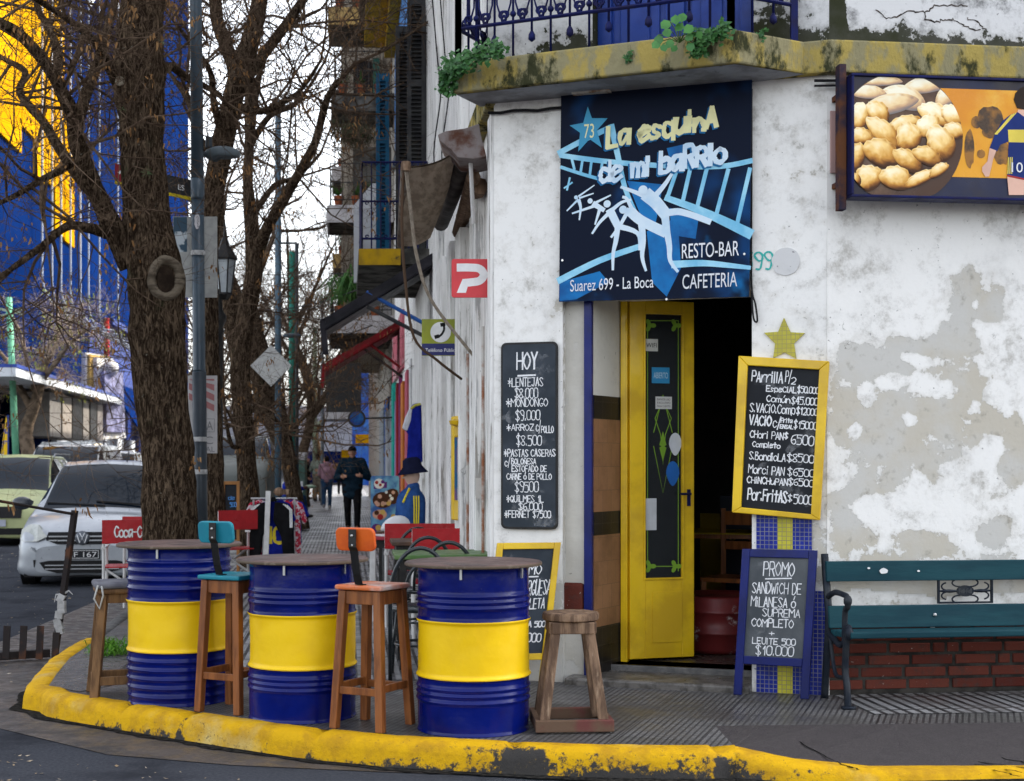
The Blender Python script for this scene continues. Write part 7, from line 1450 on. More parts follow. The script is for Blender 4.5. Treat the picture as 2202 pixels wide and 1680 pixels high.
def fpanel(name, pts, ys, mat, th=.03, par=None, smooth=False, mir=False, bev=.006):
    for sx in ((1, -1) if mir else (1,)):
        m = MB(); n = len(pts); f = [Wp(sx * x, y, z) for (x, z), y in zip(pts, ys)]; b = [p + Rm @ V(0, th, 0) for p in f]
        m.add(f + b, [list(range(n)), list(range(n, 2 * n))[::-1]] + [(i, (i + 1) % n, (i + 1) % n + n, i + n) for i in range(n)]); m.build(name, mat, par or t, bevel=bev)
fpanel('headlight', [(.45, .62), (.54, .575), (.70, .565), (.76, .60), (.755, .69), (.67, .745), (.56, .735)], [.0, .0, .06, .16, .23, .22, .12], m_lens, .1, mir=True, bev=.02)
fpanel('grille', [(-.43, .58), (-.30, .53), (.30, .53), (.43, .58), (.41, .665), (-.41, .665)], [.0, -.02, -.02, .0, .04, .04], m_blk, .1)
for z in (.57, .62): 
    MB().bar(Wp(-.40, -.02, z), Wp(.40, -.02, z), .012, .016).build('grille_bar', m_rim, t)
MB().lathe([(.001, .012), (.075, .012), (.085, .004), (.088, -.006)], Wp(0, -.03, .60), 28, Rm @ Matrix.Rotation(math.pi / 2, 3, 'X')).build('badge', M('chrome_badge', (.10, .11, .13), rough=.3, metal=.5), t, smooth=True)
m = MB(); bf = Frame(Wp(0, -.044, .60), Rm @ V(1, 0, 0)); m.ribbon([(-.03, .062), (-.0, .008), (.03, .062)], .013, bf, 0, 0, False); m.ribbon([(-.062, .04), (-.028, -.06), (0, .0), (.028, -.06), (.062, .04)], .013, bf, .0004, 0, False); m.build('badge_letters', flatm('badge_white', (.75, .76, .78)), t)
fpanel('air_intake', [(-.50, .30), (-.44, .22), (-.30, .18), (.30, .18), (.44, .22), (.50, .30), (.40, .32), (-.40, .32)], [-.03] * 8, m_blk, .1)
for z in (.225, .27): MB().bar(Wp(-.44, -.036, z), Wp(.44, -.036, z), .01, .012).build('intake_bar', m_rim, t)
fpanel('fog_recess', [(.56, .33), (.575, .25), (.66, .215), (.75, .23), (.755, .32)], [-.01, .0, .04, .10, .09], m_blk, .08, mir=True)
for sx in (-1, 1): MB().lathe([(.001, .03), (.04, .028), (.062, .01), (.065, -.03)], Wp(sx * .65, .05, .275), 20, Rm @ Matrix.Rotation(math.pi / 2, 3, 'X')).build('fog_lamp', m_lens, t, smooth=True)
fpanel('bumper_trim', [(.56, .44), (.77, .47), (.78, .505), (.58, .48)], [-.02, .12, .13, -.015], m_silver, .04, mir=True)
fpanel('number_plate', [(-.20, .345), (.20, .345), (.20, .455), (-.20, .455)], [-.025] * 4, flatm('plate_black', (.02, .022, .025)), .02)
pf_ = Frame(Wp(0, -.028, 0), Rm @ V(1, 0, 0)); m = MB(); ftext(m, pf_, 'IF 167', -.13,   .368 * hh, .065, .002, .17); 
for P in ([(-.19, .354), (.19, .354)], [(.19, .354), (.19, .446)], [(.19, .446), (-.19, .446)], [(-.19, .446), (-.19, .354)]): m.ribbon(P, .006, pf_, .0022)
m.build('plate_lettering', flatm('plate_white', (.7, .7, .7)), t)
for sx in (-1, 1):
    MB().ell(Wp(sx * .94, 1.02, 1.0), (.13, .07, .085), 16, Rm).tube([Wp(sx * .82, 1.08, 1.0), Wp(sx * .9, 1.04, 1.03)], .03, 8).build('wing_mirror', M('dark_mirror_shell', (.03, .035, .045), rough=.3, coat=.4), t, smooth=True)
for a, b in (((.1, 1.0, .965), (-.64, 1.1, 1.0)), ((.62, 1.03, .97), (-.02, 1.08, 1.02))): MB().bar(Wp(*a), Wp(*b), .02, .02).build('wiper', m_blk, t)
MB().tube([Wp(.25, 1.8, 1.5), Wp(.25, 2.0, 1.66)], .008, 6).build('aerial', m_blk, t)
MB().bar(Wp(-.70, .06, .15), Wp(.70, .06, .15), .06, .05).build('lower_lip', m_blk, t)
# lime SUV
cp = PT(-14, 1000, 26); cp.z = RZ
t, Wp, fr, Rm, k, hh = car('pale lime compact SUV beside the silver hatchback at the left edge', cp, rz0, m_lime, 'hatch', 4.3, 1.78, 1.68)
fpanel('headlight', [(.42, .63), (.60, .60), (.75, .65), (.76, .71), (.60, .69)], [.02, .1, .2, .25, .18], m_lens, .08, mir=True); fpanel('grille', [(-.45, .48), (.45, .48), (.46, .66), (-.46, .66)], [-.02, -.02, .03, .03], m_blk, .1); fpanel('lower_grille', [(-.5, .2), (.5, .2), (.48, .3), (-.48, .3)], [-.02] * 4, m_blk, .1)
fpanel('badge', [(-.09, .56), (-.03, .56), (-.03, .545), (.03, .545), (.03, .56), (.09, .56), (.09, .585), (.03, .585), (.03, .60), (-.03, .60), (-.03, .585), (-.09, .585)], [-.03] * 12, M('gold_badge', (.6, .4, .05), rough=.3, metal=.6), .02, bev=0)
fpanel('number_plate', [(-.2, .34), (.2, .34), (.2, .44), (-.2, .44)], [-.03] * 4, flatm('pale_plate', (.4, .42, .5)), .02)
for sx in (-1, 1): MB().ell(Wp(sx * .95, 1.1, 1.08), (.12, .07, .08), 14, Rm).build('wing_mirror', m_blk, t, smooth=True); MB().tube([Wp(sx * .62, 1.8, 1.5), Wp(sx * .62, 1.9, 1.56), Wp(sx * .62, 3.2, 1.56), Wp(sx * .62, 3.3, 1.5)], .015, 6).build('roof_rail', m_rim, t)
MB().tube([Wp(.4, 1.9, 1.5), Wp(.42, 1.95, 1.72)], .006, 5).build('aerial', m_blk, t)
cp = PT(118, 1000, 33); cp.z = RZ; t, Wp, fr, Rm, k, hh = car('white van with a long roof rack behind the lime SUV', cp, rz0, m_cwh, 'van', 4.6, 1.85, 1.98, name='parked_van'); MB().bar(Wp(-.6, 1.5, 1.56), Wp(.55, 1.5, 1.62), .04, .05).bar(Wp(-.6, 3.2, 1.56), Wp(.55, 3.2, 1.62), .04, .05).bar(Wp(-.55, 1.4, 1.58), Wp(-.55, 3.4, 1.58), .04, .04).bar(Wp(.5, 1.4, 1.62), Wp(.5, 3.4, 1.62), .04, .04).build('roof_rack', m_rim, t)
for i, (x, d, pt_, kd, L_, w_, h_, lab) in enumerate(((222, 41, m_cwh, 'hatch', 4.2, 1.75, 1.9, 'white pickup far behind the van, beyond the silver hatchback'), (575, 50, m_cbk, 'hatch', 4.2, 1.75, 1.62, 'dark car parked between the forked tree and the slate blue pole'), (500, 38, m_cgr, 'van', 5, 1.9, 2.3, 'grey green truck parked behind the leaning tree and lantern'), (655, 78, m_cwh, 'hatch', 4.2, 1.75, 1.5, 'white car crossing at the far street end, left one'), (600, 66, m_cwh, 'hatch', 4.2, 1.75, 1.5, 'white car parked far off behind the dark car'), (268, 36, m_cbk, 'hatch', 4.2, 1.75, 1.5, 'dark car roof just visible behind the silver hatchback'))):
    cp = PT(x, 1000, d); cp.z = RZ; r_ = car(lab, cp, rz0 if i != 3 else 1.6, pt_, kd, L_, w_, h_)
# ---- stadium and the shop front across the street ------------------------------------------------------
Sf = Frame(st(0, -12), SD); su = lambda px: 12 * 0 + (2893 * 0 + (12 + 0) * F / (745 - px))          # depth seen at pixel px on the facade plane
m_sb = M('grandstand_blue', (.003, .014, .072), (.002, .010, .052), .15, rough=.9); m_sy = M('grandstand_yellow', (.40, .20, .003), (.32, .15, .002), .2, rough=.9); m_sw = M('white_steel', (.62, .64, .66), rough=.5)
m_gsw = M('grey_white_steel', (.30, .33, .38), rough=.8); gs = thing('grandstand', 'tall blue and yellow grandstand with thin white ribs across the street', 'stadium', st(75, -14)); fu = lambda d: (st(d, -12) - Sf.o).dot(SD)
MB().hexa([Sf.pt(fu(d_), 0 if k == 0 else 4 + .345 * d_, w_) for k in (0, 1) for d_, w_ in ((45, 0), (108, 0), (108, -12), (45, -12))]).build('wall', m_sb, gs)
zf = lambda px, y: H + (HY - y) * su(px) / F
for a, b, yb, yt in ((-68, 40, 330, -600), (40, 70, 300, -600), (70, 92, 400, -600), (92, 112, 405, 25), (112, 133, 512, 18), (133, 155, 534, 250)):
    MB().bx(Sf, fu(su(a)) + .05, fu(su(b)) - .05, zf(b, yb), min(zf(b, yt), 3.7 + .345 * (su(a) + .05)), 0, .12).build('yellow_panel', m_sy, gs)
for px in (70, 92, 112, 133, 155, 173, 197, 238): 
    u = fu(su(px)); z0 = 6.5; m = MB().tube([Sf.pt(u, 4 + .345 * su(px), .35), Sf.pt(u, z0 + 2, .35)] + [Sf.pt(u + .1 * j, z0 + 2 - 1.9 * math.sin(j / 8 * 1.57), .35 + 2.6 * (1 - math.cos(j / 8 * 1.57))) for j in range(1, 9)], .045, 8); m.build('white_rib', m_gsw, gs)
for z in (22, 25): MB().tube([Sf.pt(fu(64), z, .4), Sf.pt(fu(70), z + 4, .4), Sf.pt(fu(76), z, .4)], .1, 6).build('white_brace', m_sw, gs)
MB().bx(Sf, fu(70), fu(104), 8.3, 8.6, -.1, .5).bx(Sf, fu(66), fu(104), 0.1, 8.2, 0, .06).build('lower_bay', M('deep_blue_bay', (.006, .02, .12), rough=.6), gs)  # deep blue panel and ledge low on the grandstand wall
rb = MB().tube([Sf.pt(fu(su(206)), zf(206, 765), .5), Sf.pt(fu(su(206)), zf(206, 684), .5)], .14, 8).build('red_post', flatm('red_post_paint', (.5, .02, .02)), gs)
sp_ = thing('shop_front', 'souvenir shop front with a projecting white canopy under the grandstand', 'shop', st(52, -12)); m_cn = M('canopy_white', (.55, .58, .62), (.45, .48, .52), 2, rough=.6)
m = MB(); sbox(m, 40, 59, -11.9, -9.3, 3.85, 4.1); m.build('canopy', m_cn, sp_); m = MB(); sbox(m, 40, 59, -11.9, -9.28, 4.102, 4.2); m.build('canopy_edge', m_bluedoor, sp_)
for i, (d0, d1, c) in enumerate(((46.5, 48.3, (.16, .15, .14)), (48.6, 50.2, (.25, .22, .19)), (50.4, 52.2, (.012, .012, .012)), (52.4, 53.6, (.2, .18, .16)), (53.9, 55.2, (.03, .03, .03)), (55.4, 56.6, (.18, .16, .15)))):
    m = MB(); sbox(m, d0, d1, -11.0, -9.7, 2.3 + .0 * i, 3.75); m.build('display_box', M('shop_display_box', c, tuple(x * .8 for x in c), 4, rough=.6), sp_)
for i, d0 in enumerate((57.5, 60.2, 63, 66, 69, 72.5, 76.5)):
    m = MB(); sbox(m, d0, d0 + 2.2, -11.93, -11.7, .0, 2.7); m.build('shop_door', (m_cn, m_sw, m_cn, M('cream_door', (.6, .52, .36), rough=.6))[i % 4], sp_)
for i in range(6): m = MB(); a, b = st(70 + i * 4.6, -11.8, 5.4), st(70 + i * 4.6, -9.8, 2.4); m.hexa([p + o for o in (V(0, 0, 0), V(0, 0, .15)) for p in (a, b, b + SD * 3.6, a + SD * 3.6)]); m.build('slanted_awning', m_sb, sp_)
sc2 = thing('plank_sculpture', 'sculpture of white and ochre planks with a ball on the shop canopy', 'sculpture', PT(220, 940, 58)); m_pl = M('ochre_plank', (.50, .33, .10), (.42, .27, .08), 3, rough=.7); m_pw = M('white_plank', (.66, .63, .55), (.55, .55, .6), 3, rough=.7); m_pv = M('lilac_plank', (.30, .30, .48), (.2, .2, .3), 3, rough=.7)
for a, b, w_, mm_ in (((206, 762), (203, 900), 1.0, m_pw), ((212, 765), (212, 840), .9, m_pl), ((190, 800), (198, 940), .45, m_pl), ((200, 860), (212, 940), .5, m_pl), ((222, 770), (226, 880), .7, m_pw), ((240, 800), (246, 930), .8, m_pv), ((228, 880), (240, 945), 1.1, m_pw), ((198, 895), (205, 944), .9, m_pw)):
    MB().bar(PT(*a, 58.4), PT(*b, 58.4), w_ * 1.7, .2, V(.95, -.3, 0)).build('plank', mm_, sc2, bevel=.02)
MB().ell(PT(238, 792, 58.2), (.33, .33, .33), 16).build('ball', m_pw, sc2, smooth=True)
ff = thing('feather_flag', 'yellow feather flag with blue lettering at the left edge', 'flag', PT(14, 985, 40)); FF = Frame(PT(0, 985, 40), V(1, 0, 0)); uv_ = lambda x, y: FF.px(x, y); MB().prism([uv_(2, 985), uv_(16, 985), uv_(17, 915), uv_(14, 895), uv_(9, 930)], FF, 0, .03).build('cloth', M('yellow_flag_cloth', (.7, .45, .02), (.12, .12, .3), 5, .52, .58, rough=.8), ff); MB().tube([FF.pt(*uv_(17, 1000)), FF.pt(*uv_(17, 893))], .025, 6).build('pole', m_bluedoor, ff)
# street end
fe = thing('far_building', 'low pale building closing the far end of the street', 'building', st(112, -2)); m = MB(); sbox(m, 112, 120, -16, 14, 0, 6); m.build('wall', M('pale_far_wall', (.42, .41, .40), (.32, .31, .3), .6, rough=.9), fe)
fb_ = thing('hoarding', 'long blue hoarding with yellow patches at the street end', 'fence', st(108, -2)); m = MB(); sbox(m, 108, 108.2, -14, 6, 0, 2.4); m.build('panel', m_sb, fb_)
for u in (-6.2, -.4, 2): m = MB(); sbox(m, 107.9, 107.98, u, u + .8, .2, 2.5); m.build('yellow_patch', m_sy, fb_)
bm = thing('blue_building', 'bright blue house front behind the round hanging sign', 'building', st(95, 3)); m = MB(); sbox(m, 95, 104, .4, 3.4, 0, 8); m.build('wall', M('blue_house_paint', (.02, .08, .38), (.05, .15, .4), 1, rough=.7), bm); m = MB(); sbox(m, 94.9, 95, .6, 2, 2.8, 3.4); m.build('yellow_sign', m_sy, bm)
kb_ = thing('utility_cabinet', 'tall green grey utility cabinet on the sidewalk near the seated person', 'cabinet', PT(645, 1045, 40)); c0 = PT(645, 1045, 40); cz_ = c0.z = .0; MB().box(V(c0.x, c0.y, .75), (.34, .4, 1.5)).build('body', M('green_cabinet_paint', (.05, .10, .08), (.10, .13, .11), 4, rough=.6), kb_, bevel=.02); MB().box(V(c0.x, c0.y, 1.6), (.38, .44, .22)).build('cap', m_pal, kb_, bevel=.04); MB().box(V(c0.x + .02, c0.y - .205, .75), (.18, .01, .3)).build('notice', m_wh, kb_)
# ---- people ---------------------------------------------------------------------------------------------
SK = M('skin', (.42, .22, .15), (.36, .18, .12), 8, rough=.55); SK2 = M('dark_skin', (.10, .05, .032), rough=.55); HAIR = M('dark_hair', (.012, .009, .008), rough=.8)
def cloth(nm, c, k=.7): return M(nm, c, tuple(x * k for x in c), 9, rough=.85, bump=.4, bsc=14, bd=.03)
def person(label, pos, rz, hgt, J, top, pants, hair=HAIR, skin=SK, cap=None, shoes=None, vox=.014, hood=False, face=True, topname='jacket', loose=1., sit=False, quilt=False, hemk=-.12):
    s = hgt / 1.74; t = thing('person', label, 'person', pos, rz); Rm = Matrix.Rotation(rz, 3, 'Z'); W = lambda p: pos + Rm @ (V(*p) * s)
    D = dict(pel=(0, 0, .95), chest=(0, 0, 1.28), neck=(0, 0, 1.47), head=(0, -.01, 1.62), shL=(.19, 0, 1.42), shR=(-.19, 0, 1.42), elL=(.25, .02, 1.14), elR=(-.25, .02, 1.14), haL=(.24, -.08, .90), haR=(-.24, -.08, .90), hiL=(.09, 0, .93), hiR=(-.09, 0, .93), knL=(.10, -.02, .50), knR=(-.10, -.02, .50), anL=(.10, .0, .08), anR=(-.10, 0, .08)); D.update(J); P = {k: W(v) for k, v in D.items()}
    c = lambda m, a, b, r1, r2: m.cap2(P[a] if isinstance(a, str) else a, P[b] if isinstance(b, str) else b, r1 * s, r2 * s)
    b = MB(); hd = P['head']; c(b, 'pel', 'chest', .13, .14); c(b, 'chest', 'neck', .13, .06); c(b, 'neck', hd, .055, .055); b.ell(hd, (.074 * s, .092 * s, .115 * s), 20, Rm)
    f = lambda x, y, z: hd + Rm @ (V(x, y, z) * s)
    if face:
        b.cap2(f(0, -.085, .015), f(0, -.112, -.02), .010 * s, .015 * s); b.ell(f(0, -.075, -.085), (.035 * s, .03 * s, .03 * s), 12, Rm)
        for sx in (-1, 1): b.ell(f(sx * .078, .005, -.005), (.012 * s, .02 * s, .03 * s), 10, Rm); b.cap2(f(sx * .012, -.088, .026), f(sx * .05, -.078, .028), .008 * s, .008 * s)
    for S_ in 'LR':
        c(b, 'sh' + S_, 'el' + S_, .055, .043); c(b, 'el' + S_, 'ha' + S_, .042, .028); h = P['ha' + S_]; d = (h - P['el' + S_]).normalized(); x, y = orth(d); sd_ = Rm @ V(-1 if S_ == 'L' else 1, 0, 0)
        pe = h + d * .085 * s; b.cap2(h, pe, .032 * s, .036 * s); fw_ = Rm @ V(0, -.35, 0) + d; across = d.cross(sd_).normalized()
        for i, (o, l) in enumerate(((-.028, .075), (-.009, .085), (.010, .08), (.028, .06))):
            r0 = pe + across * o * s; k1 = r0 + (d * .75 + sd_ * .5).normalized() * l * .55 * s; k2 = k1 + (d * .1 + sd_ * 1).normalized() * l * .45 * s; b.cap2(r0, k1, .0095 * s, .009 * s); b.cap2(k1, k2, .009 * s, .008 * s)
        th = h + d * .03 * s - across * .03 * s; b.cap2(th, th + (d * .6 - across * .6 + sd_ * .4).normalized() * .05 * s, .012 * s, .01 * s)
        c(b, 'hi' + S_, 'kn' + S_, .082, .055); c(b, 'kn' + S_, 'an' + S_, .054, .036); an = P['an' + S_]; b.cap2(an, an + Rm @ V(0, -.15, -.04) * s, .036 * s, .03 * s)
    c(b, 'hiL', 'hiR', .10, .10); remesh(b.build('body', skin, t), vox * .8, 3)
    if face:
        for sx in (-1, 1): b2 = MB().ell(f(sx * .03, -.083, .008), (.013 * s, .008 * s, .008 * s), 10, Rm); b2.build('eye', M('eye_white', (.5, .48, .46), rough=.3), t, smooth=True); MB().ell(f(sx * .03, -.09, .008), (.006 * s, .004 * s, .006 * s), 8, Rm).build('iris', HAIR, t, smooth=True)
        MB().ell(f(0, -.098, -.052), (.024 * s, .006 * s, .007 * s), 12, Rm).build('lips', M('lip_skin', (.30, .11, .09), rough=.5), t, smooth=True)
    g = MB(); lo = loose; c(g, 'chest', 'neck', .165 * lo, .075); g.ell(P['chest'].lerp(P['pel'], .05), (.20 * s * lo, .135 * s * lo, .2 * s), 20, Rm); c(g, 'shL', 'shR', .075 * lo, .075 * lo)
    hem = P['pel'].lerp(P['chest'], hemk if not sit else .1); g.ell(P['pel'].lerp(P['chest'], .35), (.19 * s * lo, .135 * s * lo, .26 * s), 20, Rm); g.ell(hem, (.175 * s * lo, .125 * s * lo, .10 * s), 18, Rm); g.ell(hem.lerp(P['chest'], .3), (.185 * s * lo, .13 * s * lo, .17 * s), 18, Rm)
    for S_ in 'LR': c(g, 'sh' + S_, 'el' + S_, .075 * lo, .064 * lo); e = P['el' + S_].lerp(P['ha' + S_], .86); c(g, 'el' + S_, e, .062 * lo, .05)
    if hood: g.ell(P['neck'] + Rm @ V(0, .05, .01) * s, (.12 * s, .09 * s, .09 * s), 14, Rm)
    else: c(g, P['neck'].lerp(P['chest'], .2), P['neck'].lerp(hd, .25), .085, .07)
    if quilt:
        for z in range(7): g.ell(P['pel'].lerp(P['chest'], -.1 + z * .2), (.20 * s * lo, .145 * s * lo, .035 * s), 18, Rm)
    tp = g.build(topname, top, t); remesh(tp, vox, 4)
    g = MB()
    for S_ in 'LR': c(g, 'hi' + S_, 'kn' + S_, .105, .078); c(g, 'kn' + S_, P['an' + S_].lerp(P['kn' + S_], .03), .076, .062)
    c(g, 'hiL', 'hiR', .125, .125); remesh(g.build('trousers', pants, t), vox, 4)
    g = MB()
    for S_ in 'LR': an = P['an' + S_]; g.ell(an + Rm @ V(0, -.06, -.035) * s, (.05 * s, .135 * s, .045 * s), 14, Rm); g.ell(an + Rm @ V(0, .01, .0) * s, (.05 * s, .06 * s, .06 * s), 12, Rm); g.build('shoe', shoes or m_blk, t, smooth=True); g = MB()
    if cap:
        g = MB(); n0 = len(g.v); g.ell(f(0, .006, .045), (.089 * s, .108 * s, .09 * s), 20, Rm); g.v = [V(p.x, p.y, max(p.z, f(0, 0, .035).z)) for p in g.v]
        g.add([f(x, y, z) for z in (.036, .046) for x, y in ((-.075, -.06), (-.06, -.15), (-.03, -.18), (.03, -.18), (.06, -.15), (.075, -.06))], [(0, 1, 2, 3, 4, 5), (11, 10, 9, 8, 7, 6)] + [(i, i + 6, (i + 1) % 6 + 6, (i + 1) % 6) for i in range(6)]); g.build('cap', cap, t, smooth=False)
        if hair: MB().ell(f(0, .03, -.005), (.079 * s, .075 * s, .085 * s), 16, Rm).build('hair', hair, t, smooth=True)
    elif hair:
        g = MB().ell(f(0, .022, .025), (.086 * s, .098 * s, .112 * s), 20, Rm); 
        if hood: g.ell(f(0, .05, -.06), (.07 * s, .06 * s, .1 * s), 14, Rm)
        remesh(g.build('hair', hair, t), vox, 2)
    return t, W, Rm, s
gp_ = lambda x, d: V((x - HX) / F * d, d, .004)
nav = cloth('navy_fleece', (.010, .022, .035)); blk = cloth('black_cloth', (.010, .010, .011))
t, W, Rm, s = person('man in a black cap and dark jacket walking toward the camera holding his lapels', gp_(758, 29.1), math.radians(2), 1.74, dict(head=(0, -.045, 1.61), neck=(0, -.005, 1.47), elL=(.32, .05, 1.10), elR=(-.32, .05, 1.10), haL=(.20, -.20, 1.13), haR=(-.20, -.20, 1.12), knL=(.11, -.12, .5), anL=(.10, -.06, .09), knR=(-.1, -.02, .5), anR=(-.10, .16, .1)), nav, blk, cap=blk, hair=M('grey_hair', (.25, .25, .25), rough=.8), vox=.013, loose=1.16, hemk=-.62)
person('person in a pink puffer jacket and blue jeans walking away', gp_(703, 43.8), math.pi + .05, 1.63, dict(elL=(.25, -.03, 1.14), haL=(.2, -.2, 1.02), elR=(-.25, -.03, 1.14), haR=(-.2, -.2, 1.05), knL=(.09, .05, .5), anL=(.09, .16, .12), knR=(-.09, -.08, .5), anR=(-.08, -.1, .08)), cloth('pink_quilted_nylon', (.33, .19, .23), .8), cloth('blue_denim', (.035, .075, .15)), shoes=m_pal, vox=.017, hood=True, face=False, quilt=True)
person('person in a grey and green sports jacket with back turned', gp_(683, 53), math.pi - .25, 1.76, dict(elL=(.3, -.05, 1.15), haL=(.22, -.22, 1.1)), cloth('green_grey_nylon', (.20, .24, .20)), cloth('khaki_cloth', (.20, .17, .13)), vox=.02, face=False)
person('person in a blue knit cap beside the green jacket', gp_(661, 56), math.pi / 2, 1.68, {}, blk, cloth('dark_trousers', (.03, .03, .035)), cap=cloth('blue_knit', (.02, .03, .35)), vox=.02, face=False)
person('person in a red top at the far crossing', gp_(693, 61), math.pi, 1.74, {}, cloth('red_pink_cloth', (.5, .05, .10)), blk, vox=.022, face=False)
person('distant person near the yellow patch of the hoarding', gp_(733, 66), math.pi, 1.7, {}, cloth('brown_cloth', (.25, .14, .07)), blk, vox=.024, face=False)
sp0 = gp_(622, 36.5); t, W, Rm, s = person('person in a blue jacket sitting at the kerb, facing right', sp0, math.radians(82), 1.72, dict(pel=(0, .1, .50), chest=(0, .02, .82), neck=(0, -.06, 1.0), head=(0, -.12, 1.15), shL=(.18, -.03, .95), shR=(-.18, -.03, .95), elL=(.22, -.18, .72), elR=(-.22, -.18, .72), haL=(.1, -.4, .78), haR=(-.1, -.4, .78), hiL=(.1, .08, .48), hiR=(-.1, .08, .48), knL=(.13, -.34, .52), knR=(-.13, -.34, .50), anL=(.13, -.42, .08), anR=(-.12, -.30, .08)), cloth('royal_blue_nylon', (.012, .03, .30)), cloth('blue_denim_dark', (.03, .06, .12)), skin=SK2, vox=.017, sit=True)
o = MB().box(sp0 + V(-.08, 0, .17), (.45, .4, .34), .1).build('crate_seat', M('dark_plastic_crate', (.04, .04, .05), rough=.6), bevel=.02); tag(o, 'dark crate used as a seat by the person in blue', 'crate')
o = MB().ell(sp0 + V(.55, -.02, .80), (.16, .1, .05), 10).build('newspaper', M('pale_newspaper', (.4, .45, .35), (.2, .3, .2), 14, rough=.9)); o.location = o.location; tag(o, 'pale crumpled paper held by the seated person', 'paper')
# ---- goods on the sidewalk --------------------------------------------------------------------------------
def garment(par, fr, u, z, w, h, mat, name='shirt', dep=.1, sleeve=.22, extra=None):
    m = MB(); P = [(-.16 * w, 0), (-.5 * w, -.07 * h), (-.5 * w - sleeve * w, -.36 * h), (-.34 * w - sleeve * w, -.42 * h), (-.42 * w, -.26 * h), (-.45 * w, -h), (.45 * w, -h), (.42 * w, -.26 * h), (.34 * w + sleeve * w, -.42 * h), (.5 * w + sleeve * w, -.36 * h), (.5 * w, -.07 * h), (.16 * w, 0), (0, -.05 * h)]
    m.prism([(u + a, z + b) for a, b in P], fr, 0, dep); o = m.build(name, mat, par, bevel=.03, seg=3); return o
d = 15.6; rk = thing('clothes_rail', 'low clothes rail hung with football shirts beside a white upright post', 'clothes rack', gp_(588, d)); Fg = Frame(V(0, d, 0), V(1, 0, 0)); gu = lambda x, y: Fg.px(x, y)
m = MB(); a, z = gu(536, 1073); c, _ = gu(636, 1073); m.tube([Fg.pt(a, z, -.1), Fg.pt(c, z, -.1)], .012, 8); 
for u in (a + .03, c - .03): m.tube([Fg.pt(u, 0, -.1), Fg.pt(u, z, -.1)], .012, 8); m.tube([Fg.pt(u, .01, -.3), Fg.pt(u, .01, .1)], .012, 8)
m.build('rail', m_chrome, rk)
jb = cloth('black_jersey', (.012, .012, .013)); jr = M('red_white_print', (.45, .03, .06), (.6, .55, .58), 26, .5, .54, rough=.8); jbl = cloth('blue_jersey', (.012, .02, .22))
for lab, x, dd_, w_, h_, mm_ in (('red patterned football shirt at the back of the clothes rail', 560, -.3, .34, .62, jr), ('blue football shirt with red trim at the back of the clothes rail', 612, -.25, .34, .5, jbl), ('red and white football shirt hanging at the right end of the clothes rail', 620, -.17, .26, .66, jr), ('blue football shirt with a yellow number on the clothes rail', 590, -.08, .32, .62, jbl)):
    u, z = gu(x, 1075); q = thing('football_shirt', lab, 'shirt', Fg.pt(u, z - h_, dd_), 0, 'shirts on the clothes rail'); garment(q, Fg.__class__(Fg.o + Fg.n * dd_, Fg.x), u, z, w_, h_, mm_, 'cloth', .06)
    if 'number' in lab:
        m = MB(); f2 = Frame(Fg.o + Fg.n * (dd_ + .062), Fg.x); uu, zz = gu(590, 1160); stext(m, f2, '10', uu - .1, uu + .1, zz - .04, .17, .035, .001, jit=0); m.build('shirt_number', flatm('yellow_number', (.65, .5, .03)), q)
u, z = gu(586, 1075); q = thing('track_jacket', 'black track jacket with white shoulder stripes at the front of the clothes rail', 'jacket', Fg.pt(u, z - .6, .0)); f2 = Frame(Fg.o + Fg.n * .0, Fg.x)
for sx in (-1, 1):
    m = MB(); P = [(0.03, -.02), (.16, -.04), (.225, -.1), (.235, -.34), (.25, -.66), (.13, -.66), (.10, -.4), (.015, -.22)]; m.prism([(u + sx * a, z + b) for a, b in P], f2, 0, .07); m.build('front_panel', jb, q, bevel=.02)
    m = MB()
    for k in range(3): m.ribbon([(u + sx * (.13 + k * .022), z - .045 - k * .006), (u + sx * (.20 + k * .012), z - .11), (u + sx * (.205 + k * .011), z - .3)], .008, f2, .073 + k * 2e-4)
    m.build('white_stripe', m_wh, q)
MB().prism([(u - .05, z - .02), (u + .05, z - .02), (u + .03, z + .03), (u - .03, z + .03)], f2, -.02, .05).build('collar', jb, q, bevel=.01)
a = PT(571, 1200, 14.9); b = PT(577, 1056, 14.9); wp_ = thing('display_post', 'white wooden upright post in front of the black track jacket', 'post', V(a.x, a.y, 0)); MB().bar(V(a.x - .01, a.y, 0), b, .05, .03, V(0, 1, 0)).build('post', m_whp, wp_)
o = MB().ell(PT(600, 1058, 15.4), (.06, .05, .05), 10).box(PT(612, 1058, 15.4), (.08, .06, .06), .4).build('hanger_block', m_oldwood); tag(o, 'wooden hanger block on top of the clothes rail', 'hanger')
